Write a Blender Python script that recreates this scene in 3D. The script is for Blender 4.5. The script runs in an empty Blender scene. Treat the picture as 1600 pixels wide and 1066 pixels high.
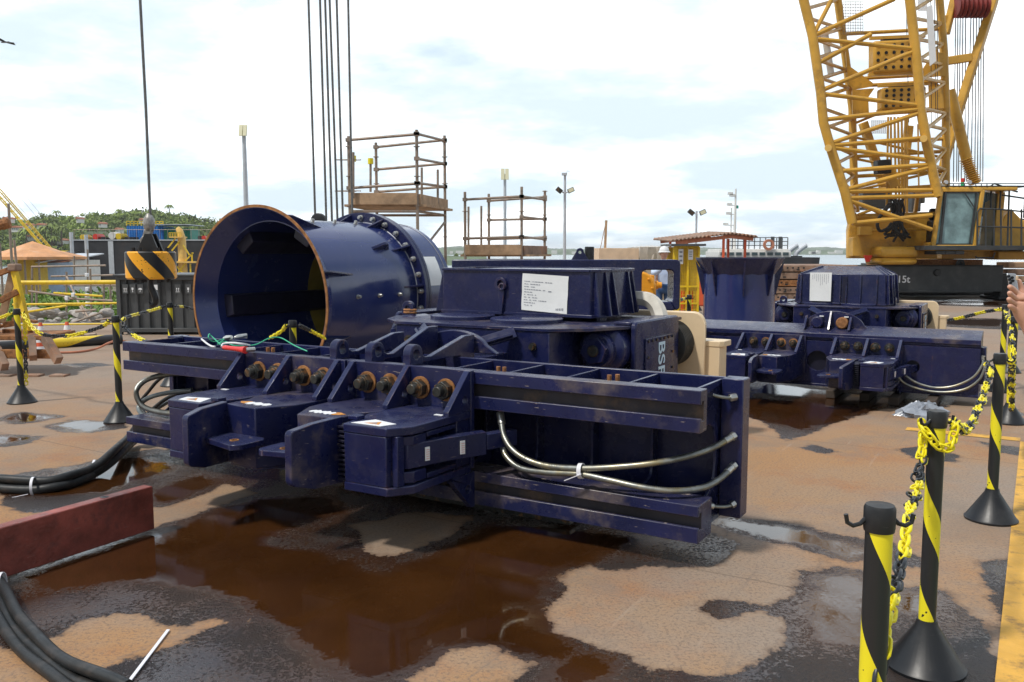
import bpy, bmesh, math, random
import numpy as np
from mathutils import Vector, Matrix
random.seed(7)
R = math.radians
col = bpy.context.scene.collection
# ---------------------------------------------------------------- camera model (used to place things at measured spots)
F = 1350.0; HZ = 395.0; H = 1.6
PITCH = math.atan((533 - HZ) / F); CP, SP = math.cos(PITCH), math.sin(PITCH)
def ray(x, y):
    a = (x - 800) / F; b = (533 - y) / F
    return Vector((a, CP + b * SP, -SP + b * CP))
EYE = Vector((0, 0, H))
def G(x, y, z=0.0):
    d = ray(x, y); return EYE + d * ((z - H) / d.z)
def P(x, y, Y):
    d = ray(x, y if y != 0 else 400); return EYE + d * (Y / d.y)
TH = math.atan2(-1350, 2220)
U = Vector((math.cos(TH), math.sin(TH), 0)); V = Vector((-math.sin(TH), math.cos(TH), 0))

# ---------------------------------------------------------------- mesh builder
class MB:
    def __init__(s): s.v = []; s.f = []; s.m = []
    def add(s, vs, fs, mi=0):
        n = len(s.v); s.v += [tuple(p) for p in vs]
        for f in fs: s.f.append([i + n for i in f]); s.m.append(mi)
        return s
    def hexa(s, p, mi=0):
        return s.add(p, [(0,3,2,1),(4,5,6,7),(0,1,5,4),(1,2,6,5),(2,3,7,6),(3,0,4,7)], mi)
    def box(s, x0, x1, y0, y1, z0, z1, mi=0):
        return s.hexa([(x0,y0,z0),(x1,y0,z0),(x1,y1,z0),(x0,y1,z0),(x0,y0,z1),(x1,y0,z1),(x1,y1,z1),(x0,y1,z1)], mi)
    def bar(s, a, b, w, h, up=(0,0,1), mi=0):
        a = Vector(a); b = Vector(b); d = (b - a).normalized(); up = Vector(up)
        if abs(d.dot(up)) > .98: up = Vector((0,1,0))
        sd = d.cross(up).normalized() * (w / 2); u = sd.cross(d).normalized() * (h / 2)
        return s.hexa([a-sd-u, a+sd-u, b+sd-u, b-sd-u, a-sd+u, a+sd+u, b+sd+u, b-sd+u], mi)
    def prism(s, poly, a0, a1, axis='z', mi=0):
        def T(p, a):
            if axis == 'z': return (p[0], p[1], a)
            if axis == 'x': return (a, p[0], p[1])
            return (p[0], a, p[1])
        n = len(poly)
        vs = [T(p, a0) for p in poly] + [T(p, a1) for p in poly]
        fs = [list(range(n))[::-1], list(range(n, 2*n))] + [(i, (i+1) % n, n + (i+1) % n, n + i) for i in range(n)]
        return s.add(vs, fs, mi)
    def plate_hole(s, poly, c, r, a0, a1, axis='x', mi=0, seg=18):
        # polygon with a round hole, joined by a slit at the outline vertex nearest to the hole
        k = min(range(len(poly)), key=lambda i: (poly[i][0]-c[0])**2 + (poly[i][1]-c[1])**2)
        area = sum(poly[i][0]*poly[(i+1) % len(poly)][1] - poly[(i+1) % len(poly)][0]*poly[i][1] for i in range(len(poly)))
        a = math.atan2(poly[k][1]-c[1], poly[k][0]-c[0]); sg = -1 if area > 0 else 1
        ring = [(c[0]+r*math.cos(a+sg*2*math.pi*i/seg), c[1]+r*math.sin(a+sg*2*math.pi*i/seg)) for i in range(seg)]
        pl = poly[k:] + poly[:k]
        outl = [pl[0]] + pl[1:] + [pl[0]] + ring + [ring[0]]
        return s.prism(outl, a0, a1, axis, mi)
    def ring(s, c, ro, ri, a0, a1, axis='x', seg=24, mi=0):
        def T(u, w, a):
            if axis == 'x': return (a, c[0]+u, c[1]+w)
            if axis == 'y': return (c[0]+u, a, c[1]+w)
            return (c[0]+u, c[1]+w, a)
        vs = []
        for i in range(seg):
            t = 2*math.pi*i/seg; cu, sn = math.cos(t), math.sin(t)
            vs += [T(ro*cu, ro*sn, a0), T(ro*cu, ro*sn, a1), T(ri*cu, ri*sn, a1), T(ri*cu, ri*sn, a0)]
        fs = []
        for i in range(seg):
            j = (i+1) % seg
            for k in range(4): fs.append((4*i+k, 4*j+k, 4*j+(k+1) % 4, 4*i+(k+1) % 4))
        return s.add(vs, fs, mi)
    def tube(s, pts, r, seg=8, mi=0, caps=True, rf=None):
        pts = [Vector(p) for p in pts]; n = len(pts)
        if n < 2: return s
        t = (pts[1]-pts[0]).normalized(); up = Vector((0,0,1)) if abs(t.z) < .9 else Vector((1,0,0))
        nr = t.cross(up).normalized(); vs = []
        for i, p in enumerate(pts):
            t2 = (pts[min(i+1, n-1)] - pts[max(i-1, 0)]).normalized()
            nr = (nr - t2 * nr.dot(t2)).normalized(); bn = t2.cross(nr)
            rr = rf[i] if rf else r
            for k in range(seg):
                a = 2*math.pi*k/seg; vs.append(p + (nr*math.cos(a) + bn*math.sin(a)) * rr)
        fs = [(i*seg+k, i*seg+(k+1) % seg, (i+1)*seg+(k+1) % seg, (i+1)*seg+k) for i in range(n-1) for k in range(seg)]
        if caps: fs += [list(range(seg))[::-1], [(n-1)*seg+k for k in range(seg)]]
        return s.add(vs, fs, mi)
    def cyl(s, a, b, r, seg=16, mi=0, r2=None):
        return s.tube([a, b], r, seg, mi, True, [r, r if r2 is None else r2])
    def lathe(s, prof, org, ax, seg=32, mi=0, closed=False, a0=0.0):
        ax = Vector(ax).normalized(); org = Vector(org)
        up = Vector((0,0,1)) if abs(ax.z) < .9 else Vector((1,0,0))
        e1 = ax.cross(up).normalized(); e2 = e1.cross(ax); n = len(prof); vs = []
        for k in range(seg):
            a = a0 + 2*math.pi*k/seg; d = e1*math.cos(a) + e2*math.sin(a)
            for r, h in prof: vs.append(org + ax*h + d*r)
        fs = []
        for k in range(seg):
            j = (k+1) % seg
            for i in range(n if closed else n-1):
                i2 = (i+1) % n; fs.append((k*n+i, j*n+i, j*n+i2, k*n+i2))
        return s.add(vs, fs, mi)
    def mirror(s):
        s.v = [(-p[0], p[1], p[2]) for p in s.v]; return s
    def shift(s, dx, dy, dz):
        s.v = [(p[0]+dx, p[1]+dy, p[2]+dz) for p in s.v]; return s
    def build(s, name, mats, parent=None, org=None, bevel=0, smooth=True, local=False, angle=35, recalc=True):
        if not isinstance(mats, (list, tuple)): mats = [mats]
        o = Vector((0,0,0))
        if org is not None: o = Vector(org)
        elif parent is not None and not local: o = Vector(parent.location) + (Vector(parent.parent.location) if parent.parent else Vector((0,0,0)))
        vs = [(p[0]-o.x, p[1]-o.y, p[2]-o.z) for p in s.v]
        me = bpy.data.meshes.new(name); me.from_pydata(vs, [], s.f)
        for m in mats: me.materials.append(m)
        me.polygons.foreach_set('material_index', s.m)
        if recalc:
            bm = bmesh.new(); bm.from_mesh(me); bmesh.ops.recalc_face_normals(bm, faces=bm.faces); bm.to_mesh(me); bm.free()
        if smooth:
            me.polygons.foreach_set('use_smooth', [True]*len(me.polygons)); me.set_sharp_from_angle(angle=R(angle))
        ob = bpy.data.objects.new(name, me); col.objects.link(ob)
        if parent is not None: ob.parent = parent
        elif org is not None: ob.location = o
        if bevel:
            b = ob.modifiers.new('bevel', 'BEVEL'); b.width = bevel; b.segments = 2; b.limit_method = 'ANGLE'; b.angle_limit = R(40)
        return ob

def build_each(mb, name, mats, parent, **k):
    """every separate piece of the mesh becomes a part of its own"""
    par = list(range(len(mb.v)))
    def fd(a):
        while par[a] != a: par[a] = par[par[a]]; a = par[a]
        return a
    for f in mb.f:
        r = fd(f[0])
        for i in f[1:]: par[fd(i)] = r
    grp = {}
    for f, m in zip(mb.f, mb.m): grp.setdefault(fd(f[0]), []).append((f, m))
    out = []
    for fl in grp.values():
        ids = sorted({i for f, _ in fl for i in f}); mp = {i: j for j, i in enumerate(ids)}; q = MB(); q.v = [mb.v[i] for i in ids]
        for f, m in fl: q.f.append([mp[i] for i in f]); q.m.append(m)
        out.append(q.build(name, mats, parent, **k))
    return out

def tag(o, label=None, cat=None, group=None, kind=None):
    if label: o['label'] = label
    if cat: o['category'] = cat
    if group: o['group'] = group
    if kind: o['kind'] = kind
    return o
def empty(name, loc, label, cat, group=None, rz=0.0, sc=1.0):
    o = bpy.data.objects.new(name, None); col.objects.link(o)
    o.location = loc; o.rotation_euler = (0,0,rz); o.scale = (sc,)*3
    return tag(o, label, cat, group)
def copy_tree(o, parent=None):
    c = o.copy(); col.objects.link(c); c.parent = parent
    for ch in [k for k in col.objects if k.parent == o]: copy_tree(ch, c)
    return c
def text_mb(txt, size, ext=0.002):
    cu = bpy.data.curves.new('t', 'FONT'); cu.body = txt; cu.size = size; cu.extrude = ext
    cu.align_x = 'CENTER'; cu.align_y = 'CENTER'; cu.offset = size*0.012
    ob = bpy.data.objects.new('t', cu); col.objects.link(ob)
    dg = bpy.context.evaluated_depsgraph_get(); me = bpy.data.meshes.new_from_object(ob.evaluated_get(dg))
    mb = MB(); mb.add([v.co[:] for v in me.vertices], [list(p.vertices) for p in me.polygons])
    bpy.data.objects.remove(ob); return mb
def xf(mb, M):
    mb.v = [tuple(M @ Vector(p)) for p in mb.v]; return mb
def smooth_path(pts, n=8):
    pts = [Vector(p) for p in pts]; out = []
    for i in range(len(pts)-1):
        p0 = pts[max(i-1,0)]; p1 = pts[i]; p2 = pts[i+1]; p3 = pts[min(i+2, len(pts)-1)]
        for k in range(n):
            t = k/n
            out.append(0.5*((2*p1)+(p2-p0)*t+(2*p0-5*p1+4*p2-p3)*t*t+(3*p1-p0-3*p2+p3)*t**3))
    out.append(pts[-1]); return out
def resample(pts, step):
    out = [pts[0]]; acc = 0
    for a, b in zip(pts, pts[1:]):
        L = (b-a).length
        while acc + L >= step:
            t = (step-acc)/L; a = a + (b-a)*t; L = (b-a).length; out.append(a.copy()); acc = 0
        acc += L
    return out

# ---------------------------------------------------------------- materials
MATS = {}
def mat(name, base=(.5,.5,.5), rough=.5, metal=0.0, var=0.0, vscale=4.0, dirt=None, dscale=6.0, damt=.5, bump=0.0, bscale=60.0,
        spec=.5, coat=0.0, emit=None, alpha=None, trans=0.0, top=None, ior=1.45, rvar=.1, scratch=0.0, edge=None):
    m = bpy.data.materials.new(name); m.use_nodes = True; nt = m.node_tree; N = nt.nodes; L = nt.links
    b = N['Principled BSDF']; b.inputs['Roughness'].default_value = rough; b.inputs['Metallic'].default_value = metal
    b.inputs['Specular IOR Level'].default_value = spec; b.inputs['Coat Weight'].default_value = coat; b.inputs['Coat Roughness'].default_value = .12
    b.inputs['IOR'].default_value = ior; b.inputs['Transmission Weight'].default_value = trans
    tc = N.new('ShaderNodeTexCoord')
    def noise(sc, det=5, ro=.6, stretch=None):
        n = N.new('ShaderNodeTexNoise'); n.inputs['Scale'].default_value = sc; n.inputs['Detail'].default_value = det; n.inputs['Roughness'].default_value = ro
        if stretch:
            mp = N.new('ShaderNodeMapping'); mp.inputs['Scale'].default_value = stretch; mp.inputs['Rotation'].default_value = (.3,.5,.2)
            L.new(tc.outputs['Object'], mp.inputs['Vector']); L.new(mp.outputs[0], n.inputs['Vector'])
        else: L.new(tc.outputs['Object'], n.inputs['Vector'])
        return n.outputs['Fac']
    def ramp(src, a, c):
        r = N.new('ShaderNodeMapRange'); r.inputs['From Min'].default_value = a; r.inputs['From Max'].default_value = c
        L.new(src, r.inputs['Value']); return r.outputs['Result']
    def mix(fac, A, B):
        x = N.new('ShaderNodeMix'); x.data_type = 'RGBA'
        if isinstance(fac, float): x.inputs[0].default_value = fac
        else: L.new(fac, x.inputs[0])
        for v, i in ((A, 6), (B, 7)):
            if isinstance(v, tuple): x.inputs[i].default_value = (*v, 1)
            else: L.new(v, x.inputs[i])
        return x.outputs[2]
    c = tuple(base)
    if var:
        lo = tuple(v*(1-var) for v in base); hi = tuple(min(1, v*(1+var)) for v in base)
        c = mix(ramp(noise(vscale), .3, .7), lo, hi)
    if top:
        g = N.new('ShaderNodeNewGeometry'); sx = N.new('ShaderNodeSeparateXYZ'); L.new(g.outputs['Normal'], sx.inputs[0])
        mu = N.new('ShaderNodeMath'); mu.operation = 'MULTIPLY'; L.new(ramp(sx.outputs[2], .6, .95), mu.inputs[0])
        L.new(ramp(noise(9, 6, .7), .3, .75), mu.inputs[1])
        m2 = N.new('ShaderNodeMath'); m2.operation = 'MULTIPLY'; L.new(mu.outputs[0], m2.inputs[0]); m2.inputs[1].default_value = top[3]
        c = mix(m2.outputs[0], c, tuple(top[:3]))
    if dirt:
        mu = N.new('ShaderNodeMath'); mu.operation = 'MULTIPLY'; L.new(ramp(noise(dscale, 8, .7), .52, .72), mu.inputs[0]); mu.inputs[1].default_value = damt
        c = mix(mu.outputs[0], c, tuple(dirt))
    if scratch:
        mu = N.new('ShaderNodeMath'); mu.operation = 'MULTIPLY'; L.new(ramp(noise(14, 3, .5, (1, 1, 9)), .69, .72), mu.inputs[0]); mu.inputs[1].default_value = scratch
        c = mix(mu.outputs[0], c, (.32,.27,.24))
    if edge:
        bv = N.new('ShaderNodeBevel'); bv.samples = 4; bv.inputs['Radius'].default_value = .009
        g2 = N.new('ShaderNodeNewGeometry'); dp = N.new('ShaderNodeVectorMath'); dp.operation = 'DOT_PRODUCT'; L.new(bv.outputs[0], dp.inputs[0]); L.new(g2.outputs['Normal'], dp.inputs[1])
        em = ramp(dp.outputs['Value'], .995, .86); em2 = ramp(noise(5, 6, .7), .36, .62)
        mu = N.new('ShaderNodeMath'); mu.operation = 'MULTIPLY'; L.new(em, mu.inputs[0]); L.new(em2, mu.inputs[1])
        ec = mix(ramp(noise(11, 5, .7), .52, .60), tuple(edge), (.30,.14,.055))
        m2 = N.new('ShaderNodeMath'); m2.operation = 'MULTIPLY'; L.new(mu.outputs[0], m2.inputs[0]); m2.inputs[1].default_value = .75
        c = mix(m2.outputs[0], c, ec)
    if isinstance(c, tuple): b.inputs['Base Color'].default_value = (*c, 1)
    else: L.new(c, b.inputs['Base Color'])
    if rvar:
        r = N.new('ShaderNodeMapRange'); r.inputs['From Min'].default_value = .3; r.inputs['From Max'].default_value = .7
        r.inputs['To Min'].default_value = max(.02, rough-rvar); r.inputs['To Max'].default_value = min(1, rough+rvar)
        L.new(noise(vscale*2.3), r.inputs['Value']); L.new(r.outputs[0], b.inputs['Roughness'])
    if bump:
        bp = N.new('ShaderNodeBump'); bp.inputs['Strength'].default_value = bump; bp.inputs['Distance'].default_value = .01
        L.new(noise(bscale), bp.inputs['Height']); L.new(bp.outputs[0], b.inputs['Normal'])
    if emit: b.inputs['Emission Color'].default_value = (*emit[:3], 1); b.inputs['Emission Strength'].default_value = emit[3]
    MATS[name] = m; return m
NAVY = (.0098, .0135, .062)
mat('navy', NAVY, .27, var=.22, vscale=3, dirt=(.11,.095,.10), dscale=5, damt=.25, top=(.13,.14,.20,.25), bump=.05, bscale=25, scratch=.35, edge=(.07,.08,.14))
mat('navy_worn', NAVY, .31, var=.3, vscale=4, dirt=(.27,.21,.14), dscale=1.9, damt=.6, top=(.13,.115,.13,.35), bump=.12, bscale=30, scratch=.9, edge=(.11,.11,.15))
mat('navy_gloss', (.016,.028,.125), .22, var=.10, vscale=1.5, dirt=(.07,.08,.14), dscale=2.4, damt=.25, bump=.02, bscale=5, coat=.5, scratch=.15)
mat('navy_dark', (.009,.009,.026), .5, var=.3)  # darker navy; also carries painted shade in recesses, gaps and holes
mat('rail_groove', (.028,.026,.034), .45, var=.5, vscale=4, dirt=(.20,.12,.06), dscale=2.5, damt=.7)
mat('rust', (.29,.13,.05), .85, var=.5, vscale=20, dirt=(.12,.04,.015), dscale=14, damt=.8, bump=.4)
mat('rust_bright', (.30,.135,.045), .8, var=.5, vscale=12, dirt=(.08,.035,.02), dscale=18, damt=.85, bump=.4)
mat('bolt_dark', (.045,.045,.04), .42, .5, var=.5, vscale=30, dirt=(.42,.20,.06), dscale=16, damt=.9)
mat('zinc', (.55,.55,.52), .35, .9, var=.2, vscale=30)
mat('hose_metal', (.30,.31,.29), .38, .8, var=.3, vscale=15, dirt=(.50,.38,.12), dscale=4, damt=.7)
mat('hose_grey', (.16,.18,.18), .35, .3, var=.3, vscale=9)
mat('rubber', (.018,.02,.021), .5, var=.3, vscale=9, bump=.1, dirt=(.14,.11,.09), dscale=7, damt=.3)
mat('white', (.78,.79,.8), .5, var=.05)
mat('paper', (.82,.83,.82), .55, var=.04, vscale=6, bump=.25, bscale=8)
mat('ink', (.25,.26,.3), .7, rvar=0)
mat('beige', (.72,.56,.36), .4, var=.06, vscale=3, dirt=(.4,.3,.2), dscale=8, damt=.25)
mat('letter_blue', (.50,.68,.82), .45, var=.08)
mat('label_orange', (.62,.26,.04), .5, var=.3, vscale=40)
mat('label_pink', (.75,.45,.42), .5)
mat('black', (.013,.014,.016), .42, var=.2, dirt=(.07,.065,.06), dscale=6, damt=.35, scratch=.12)
mat('steel_red', (.23,.055,.040), .42, var=.75, vscale=3.5, dirt=(.03,.022,.025), dscale=6.5, damt=1.0, bump=.5, bscale=45, scratch=.2)
mat('crane_yellow', (.60,.335,.048), .36, var=.18, vscale=1.2, dirt=(.22,.12,.04), dscale=1.6, damt=.7, scratch=.3)
mat('crane_yellow_light', (.78,.50,.14), .45, var=.1)
mat('crane_grey', (.042,.046,.048), .5, var=.25, vscale=2, dirt=(.1,.09,.08), dscale=2, damt=.4)
mat('sheave_red', (.22,.035,.03), .5, var=.3)
mat('glass', (.20,.31,.32), .06, var=.5, vscale=1.7, rvar=0, spec=.8)
mat('glass_dark', (.03,.06,.07), .06, rvar=0, spec=.8)
mat('scaffold', (.33,.27,.22), .55, .4, var=.4, vscale=8, dirt=(.22,.09,.04), dscale=8, damt=.8)
mat('wood', (.42,.28,.17), .75, var=.3, vscale=6, dirt=(.15,.11,.08), dscale=5, damt=.6)
mat('yellow_paint', (.80,.55,.02), .45, var=.12, dirt=(.35,.2,.08), dscale=7, damt=.6)
mat('yellow_plastic', (.86,.74,.015), .35, var=.05)
mat('chain_black', (.022,.026,.032), .38, var=.2)
mat('galv', (.55,.58,.62), .4, .3, var=.1)
mat('container_grey', (.075,.08,.083), .45, var=.15, dirt=(.12,.11,.10), dscale=4, damt=.3)
mat('hull', (.030,.031,.036), .65, var=.3, vscale=.6, dirt=(.10,.06,.05), dscale=.5, damt=.4)
mat('cone_orange', (.72,.12,.045), .5)
mat('tent', (.66,.33,.15), .7, var=.3, vscale=.8, dirt=(.75,.55,.40), dscale=1.2, damt=.5)
mat('blue_cont', (.03,.22,.62), .5, var=.15)
mat('green_cont', (.02,.28,.19), .5, var=.15)
mat('wall_yellow', (.7,.5,.07), .7, var=.1)
mat('wall_white', (.72,.71,.68), .7, var=.1)
mat('wall_blue', (.32,.42,.55), .7, var=.15)
mat('terracotta', (.5,.2,.12), .8, var=.2)
mat('leaf', (.19,.25,.055), .75, var=.8, vscale=.11, rvar=0)
mat('leaf_near', (.14,.24,.04), .6, var=.5, vscale=2, rvar=0)
mat('trunk', (.16,.12,.09), .9, var=.3)
mat('far_land', (.10,.14,.07), .9, var=.4, vscale=.02)
mat('skin', (.62,.34,.24), .45, var=.08, vscale=20)
mat('shirt', (.55,.66,.86), .8, var=.08)
mat('jeans', (.05,.11,.24), .85, var=.25, vscale=15)
mat('tarp', (.50,.46,.40), .35, var=.2, vscale=4, bump=1.0, bscale=5)
mat('crate', (.70,.52,.36), .7, var=.12, vscale=5)
mat('orange_mach', (.80,.33,.015), .4, var=.15, vscale=5)
mat('red_plastic', (.72,.03,.025), .3)
mat('green_cord', (.05,.45,.25), .5)
mat('phone', (.45,.47,.5), .2, .6, rvar=0)
mat('lens', (.01,.01,.012), .08, rvar=0)
mat('tie_white', (.8,.8,.85), .4)
mat('plastic_wrap', (.30,.33,.38), .18, var=.25, vscale=12, bump=.8, bscale=12, spec=.8)
mat('hook_block', (.30,.29,.27), .5, .5, var=.4, vscale=20)
mat('lamp_panel', (.75,.72,.5), .4)
mat('signal_red', (.7,.05,.03), .4); mat('signal_green', (.03,.5,.2), .4)
mat('weld', (.22,.23,.27), .45, .3, var=.4, vscale=40)
mat('rope', (.16,.16,.155), .5, .5, var=.3, vscale=30)
mat('dark_wood', (.06,.045,.035), .8, var=.4, vscale=6)
mat('hose_cream', (.60,.57,.50), .6, var=.15, vscale=6, dirt=(.35,.31,.25), dscale=8, damt=.6)
mat('concrete', (.38,.35,.32), .8, var=.2, vscale=2)
mat('plate_rust', (.27,.18,.13), .8, var=.5, vscale=3, dirt=(.42,.16,.06), dscale=2.0, damt=.8, bump=.3)
mat('inner_yellow', (.26,.20,.03), .5, var=.3, vscale=3, dirt=(.06,.06,.04), dscale=3, damt=.7)
def stripes(name, kind, A, B, k=1.0, thr=.5, ang=0.0, rough=.4, mult=1):
    """helical (pole) or diagonal stripes from object coordinates"""
    m = bpy.data.materials.new(name); m.use_nodes = True; nt = m.node_tree; N = nt.nodes; L = nt.links; b = N['Principled BSDF']
    tc = N.new('ShaderNodeTexCoord'); sx = N.new('ShaderNodeSeparateXYZ'); L.new(tc.outputs['Object'], sx.inputs[0])
    def M(op, a, c=0.0):
        n = N.new('ShaderNodeMath'); n.operation = op
        for i, v in enumerate((a, c)):
            if isinstance(v, (int, float)): n.inputs[i].default_value = v
            else: L.new(v, n.inputs[i])
        return n.outputs[0]
    if kind == 'helix':
        a = M('DIVIDE', M('ARCTAN2', sx.outputs[1], sx.outputs[0]), 2*math.pi/mult); f = M('ADD', M('ADD', a, M('MULTIPLY', sx.outputs[2], k)), ang)
    elif kind == 'helixx':
        a = M('DIVIDE', M('ARCTAN2', sx.outputs[2], sx.outputs[1]), 2*math.pi); f = M('ADD', a, M('MULTIPLY', sx.outputs[0], k))
    fr = M('FRACT', M('ADD', f, 20.0)); st = M('LESS_THAN', fr, thr)
    n = N.new('ShaderNodeTexNoise'); n.inputs['Scale'].default_value = 35; n.inputs['Detail'].default_value = 6; L.new(tc.outputs['Object'], n.inputs['Vector'])
    chip = M('LESS_THAN', n.outputs['Fac'], .66); st = M('MULTIPLY', st, chip)
    x = N.new('ShaderNodeMix'); x.data_type = 'RGBA'; L.new(st, x.inputs[0]); x.inputs[6].default_value = (*A, 1); x.inputs[7].default_value = (*B, 1)
    L.new(x.outputs[2], b.inputs['Base Color']); b.inputs['Roughness'].default_value = rough
    MATS[name] = m; return m
stripes('pole_stripe', 'helix', (.016,.018,.02), (.86,.74,.02), k=2.45, thr=.36, ang=.12)
stripes('drum_stripe', 'helix', (.012,.012,.012), (.92,.42,.015), k=2.3, thr=.5, mult=5)
stripes('bumper_stripe', 'helixx', (.03,.03,.032), (.80,.58,.03), k=.62, thr=.42)
M_ = MATS
# ================================================================= world, sun, camera
sc = bpy.context.scene
w = bpy.data.worlds.new('World'); sc.world = w; w.use_nodes = True
nt = w.node_tree; N = nt.nodes; L = nt.links; bg = N['Background']
sky = N.new('ShaderNodeTexSky'); sky.sky_type = 'NISHITA'; sky.sun_disc = False
SUN_EL, SUN_AZ = R(58), R(-125)      # azimuth measured from +Y towards +X
sky.sun_elevation = SUN_EL; sky.sun_rotation = SUN_AZ; sky.air_density = 1.0; sky.dust_density = .6; sky.ozone_density = 1.5
tc = N.new('ShaderNodeTexCoord'); sx = N.new('ShaderNodeSeparateXYZ'); L.new(tc.outputs['Generated'], sx.inputs[0])
def wm(op, a, c=0.0, d=None):
    n = N.new('ShaderNodeMath'); n.operation = op
    for i, v in enumerate((a, c, d)):
        if v is None: continue
        if isinstance(v, (int, float)): n.inputs[i].default_value = v
        else: L.new(v, n.inputs[i])
    return n.outputs[0]
def wr(v, a, b, c=0., d=1.):
    n = N.new('ShaderNodeMapRange'); n.interpolation_type = 'SMOOTHSTEP'; L.new(v, n.inputs['Value'])
    for k, x in (('From Min', a), ('From Max', b), ('To Min', c), ('To Max', d)): n.inputs[k].default_value = x
    return n.outputs[0]
zz = wm('ADD', wm('MAXIMUM', sx.outputs[2], 0.0), .20)
cb = N.new('ShaderNodeCombineXYZ'); L.new(wm('DIVIDE', sx.outputs[0], zz), cb.inputs[0]); L.new(wm('DIVIDE', sx.outputs[1], zz), cb.inputs[1])
def wn(scale, det, off=0.0):
    mp = N.new('ShaderNodeMapping'); mp.inputs['Location'].default_value = (off, off*.7, 0); L.new(cb.outputs[0], mp.inputs['Vector'])
    n = N.new('ShaderNodeTexNoise'); n.inputs['Scale'].default_value = scale; n.inputs['Detail'].default_value = det; n.inputs['Roughness'].default_value = .55
    L.new(mp.outputs[0], n.inputs['Vector']); return n.outputs['Fac']
n1 = wn(.9, 8, 3.1)
cover = wm('ADD', wm('MULTIPLY', wr(n1, .30, .50), .45), .55)                       # how much cloud
hi = wr(sx.outputs[2], .34, .65, 0.0, .55)       # clearer sky high overhead
cover = wm('MAXIMUM', wm('SUBTRACT', cover, hi), 0.0)
lit = wr(wn(1.0, 9, 9.4), .42, .74)             # cloud brightness
cloud = N.new('ShaderNodeMix'); cloud.data_type = 'RGBA'; L.new(lit, cloud.inputs[0])
cloud.inputs[6].default_value = (8.0, 9.4, 10.4, 1); cloud.inputs[7].default_value = (23.0, 22.8, 22.5, 1)
skx = N.new('ShaderNodeMix'); skx.data_type = 'RGBA'; skx.blend_type = 'MULTIPLY'; skx.inputs[0].default_value = 1
L.new(sky.outputs[0], skx.inputs[6]); skx.inputs[7].default_value = (1.5, 1.5, 1.45, 1)
mx = N.new('ShaderNodeMix'); mx.data_type = 'RGBA'; L.new(cover, mx.inputs[0]); L.new(skx.outputs[2], mx.inputs[6]); L.new(cloud.outputs[2], mx.inputs[7])
back = N.new('ShaderNodeMix'); back.data_type = 'RGBA'; back.blend_type = 'MULTIPLY'; back.inputs[0].default_value = 1
bk = N.new('ShaderNodeCombineXYZ'); fb = wr(sx.outputs[1], -.35, .30, .50, 1.0)     # sky dimmed behind the camera to darken the faces turned towards it
for i_ in range(3): L.new(fb, bk.inputs[i_])
L.new(mx.outputs[2], back.inputs[6]); L.new(bk.outputs[0], back.inputs[7]); L.new(back.outputs[2], bg.inputs['Color']); bg.inputs['Strength'].default_value = .095
ld = bpy.data.lights.new('sun', 'SUN'); ld.energy = 2.8; ld.angle = R(5); ld.color = (1, .95, .87)
lo = bpy.data.objects.new('sun', ld); col.objects.link(lo)
sd = Vector((math.sin(SUN_AZ)*math.cos(SUN_EL), math.cos(SUN_AZ)*math.cos(SUN_EL), math.sin(SUN_EL)))
lo.rotation_euler = sd.to_track_quat('Z', 'Y').to_euler()
cam = bpy.data.cameras.new('camera'); co = bpy.data.objects.new('camera', cam); col.objects.link(co); sc.camera = co
cam.sensor_width = 36; cam.lens = 36*F/1600; cam.clip_end = 20000; cam.clip_start = .05
co.location = EYE; co.rotation_euler = (R(90) - PITCH, 0, 0)
sc.view_settings.view_transform = 'Standard'; sc.view_settings.look = 'None'; sc.view_settings.exposure = 0.13
sc.render.resolution_x = 1024; sc.render.resolution_y = 682

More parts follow.
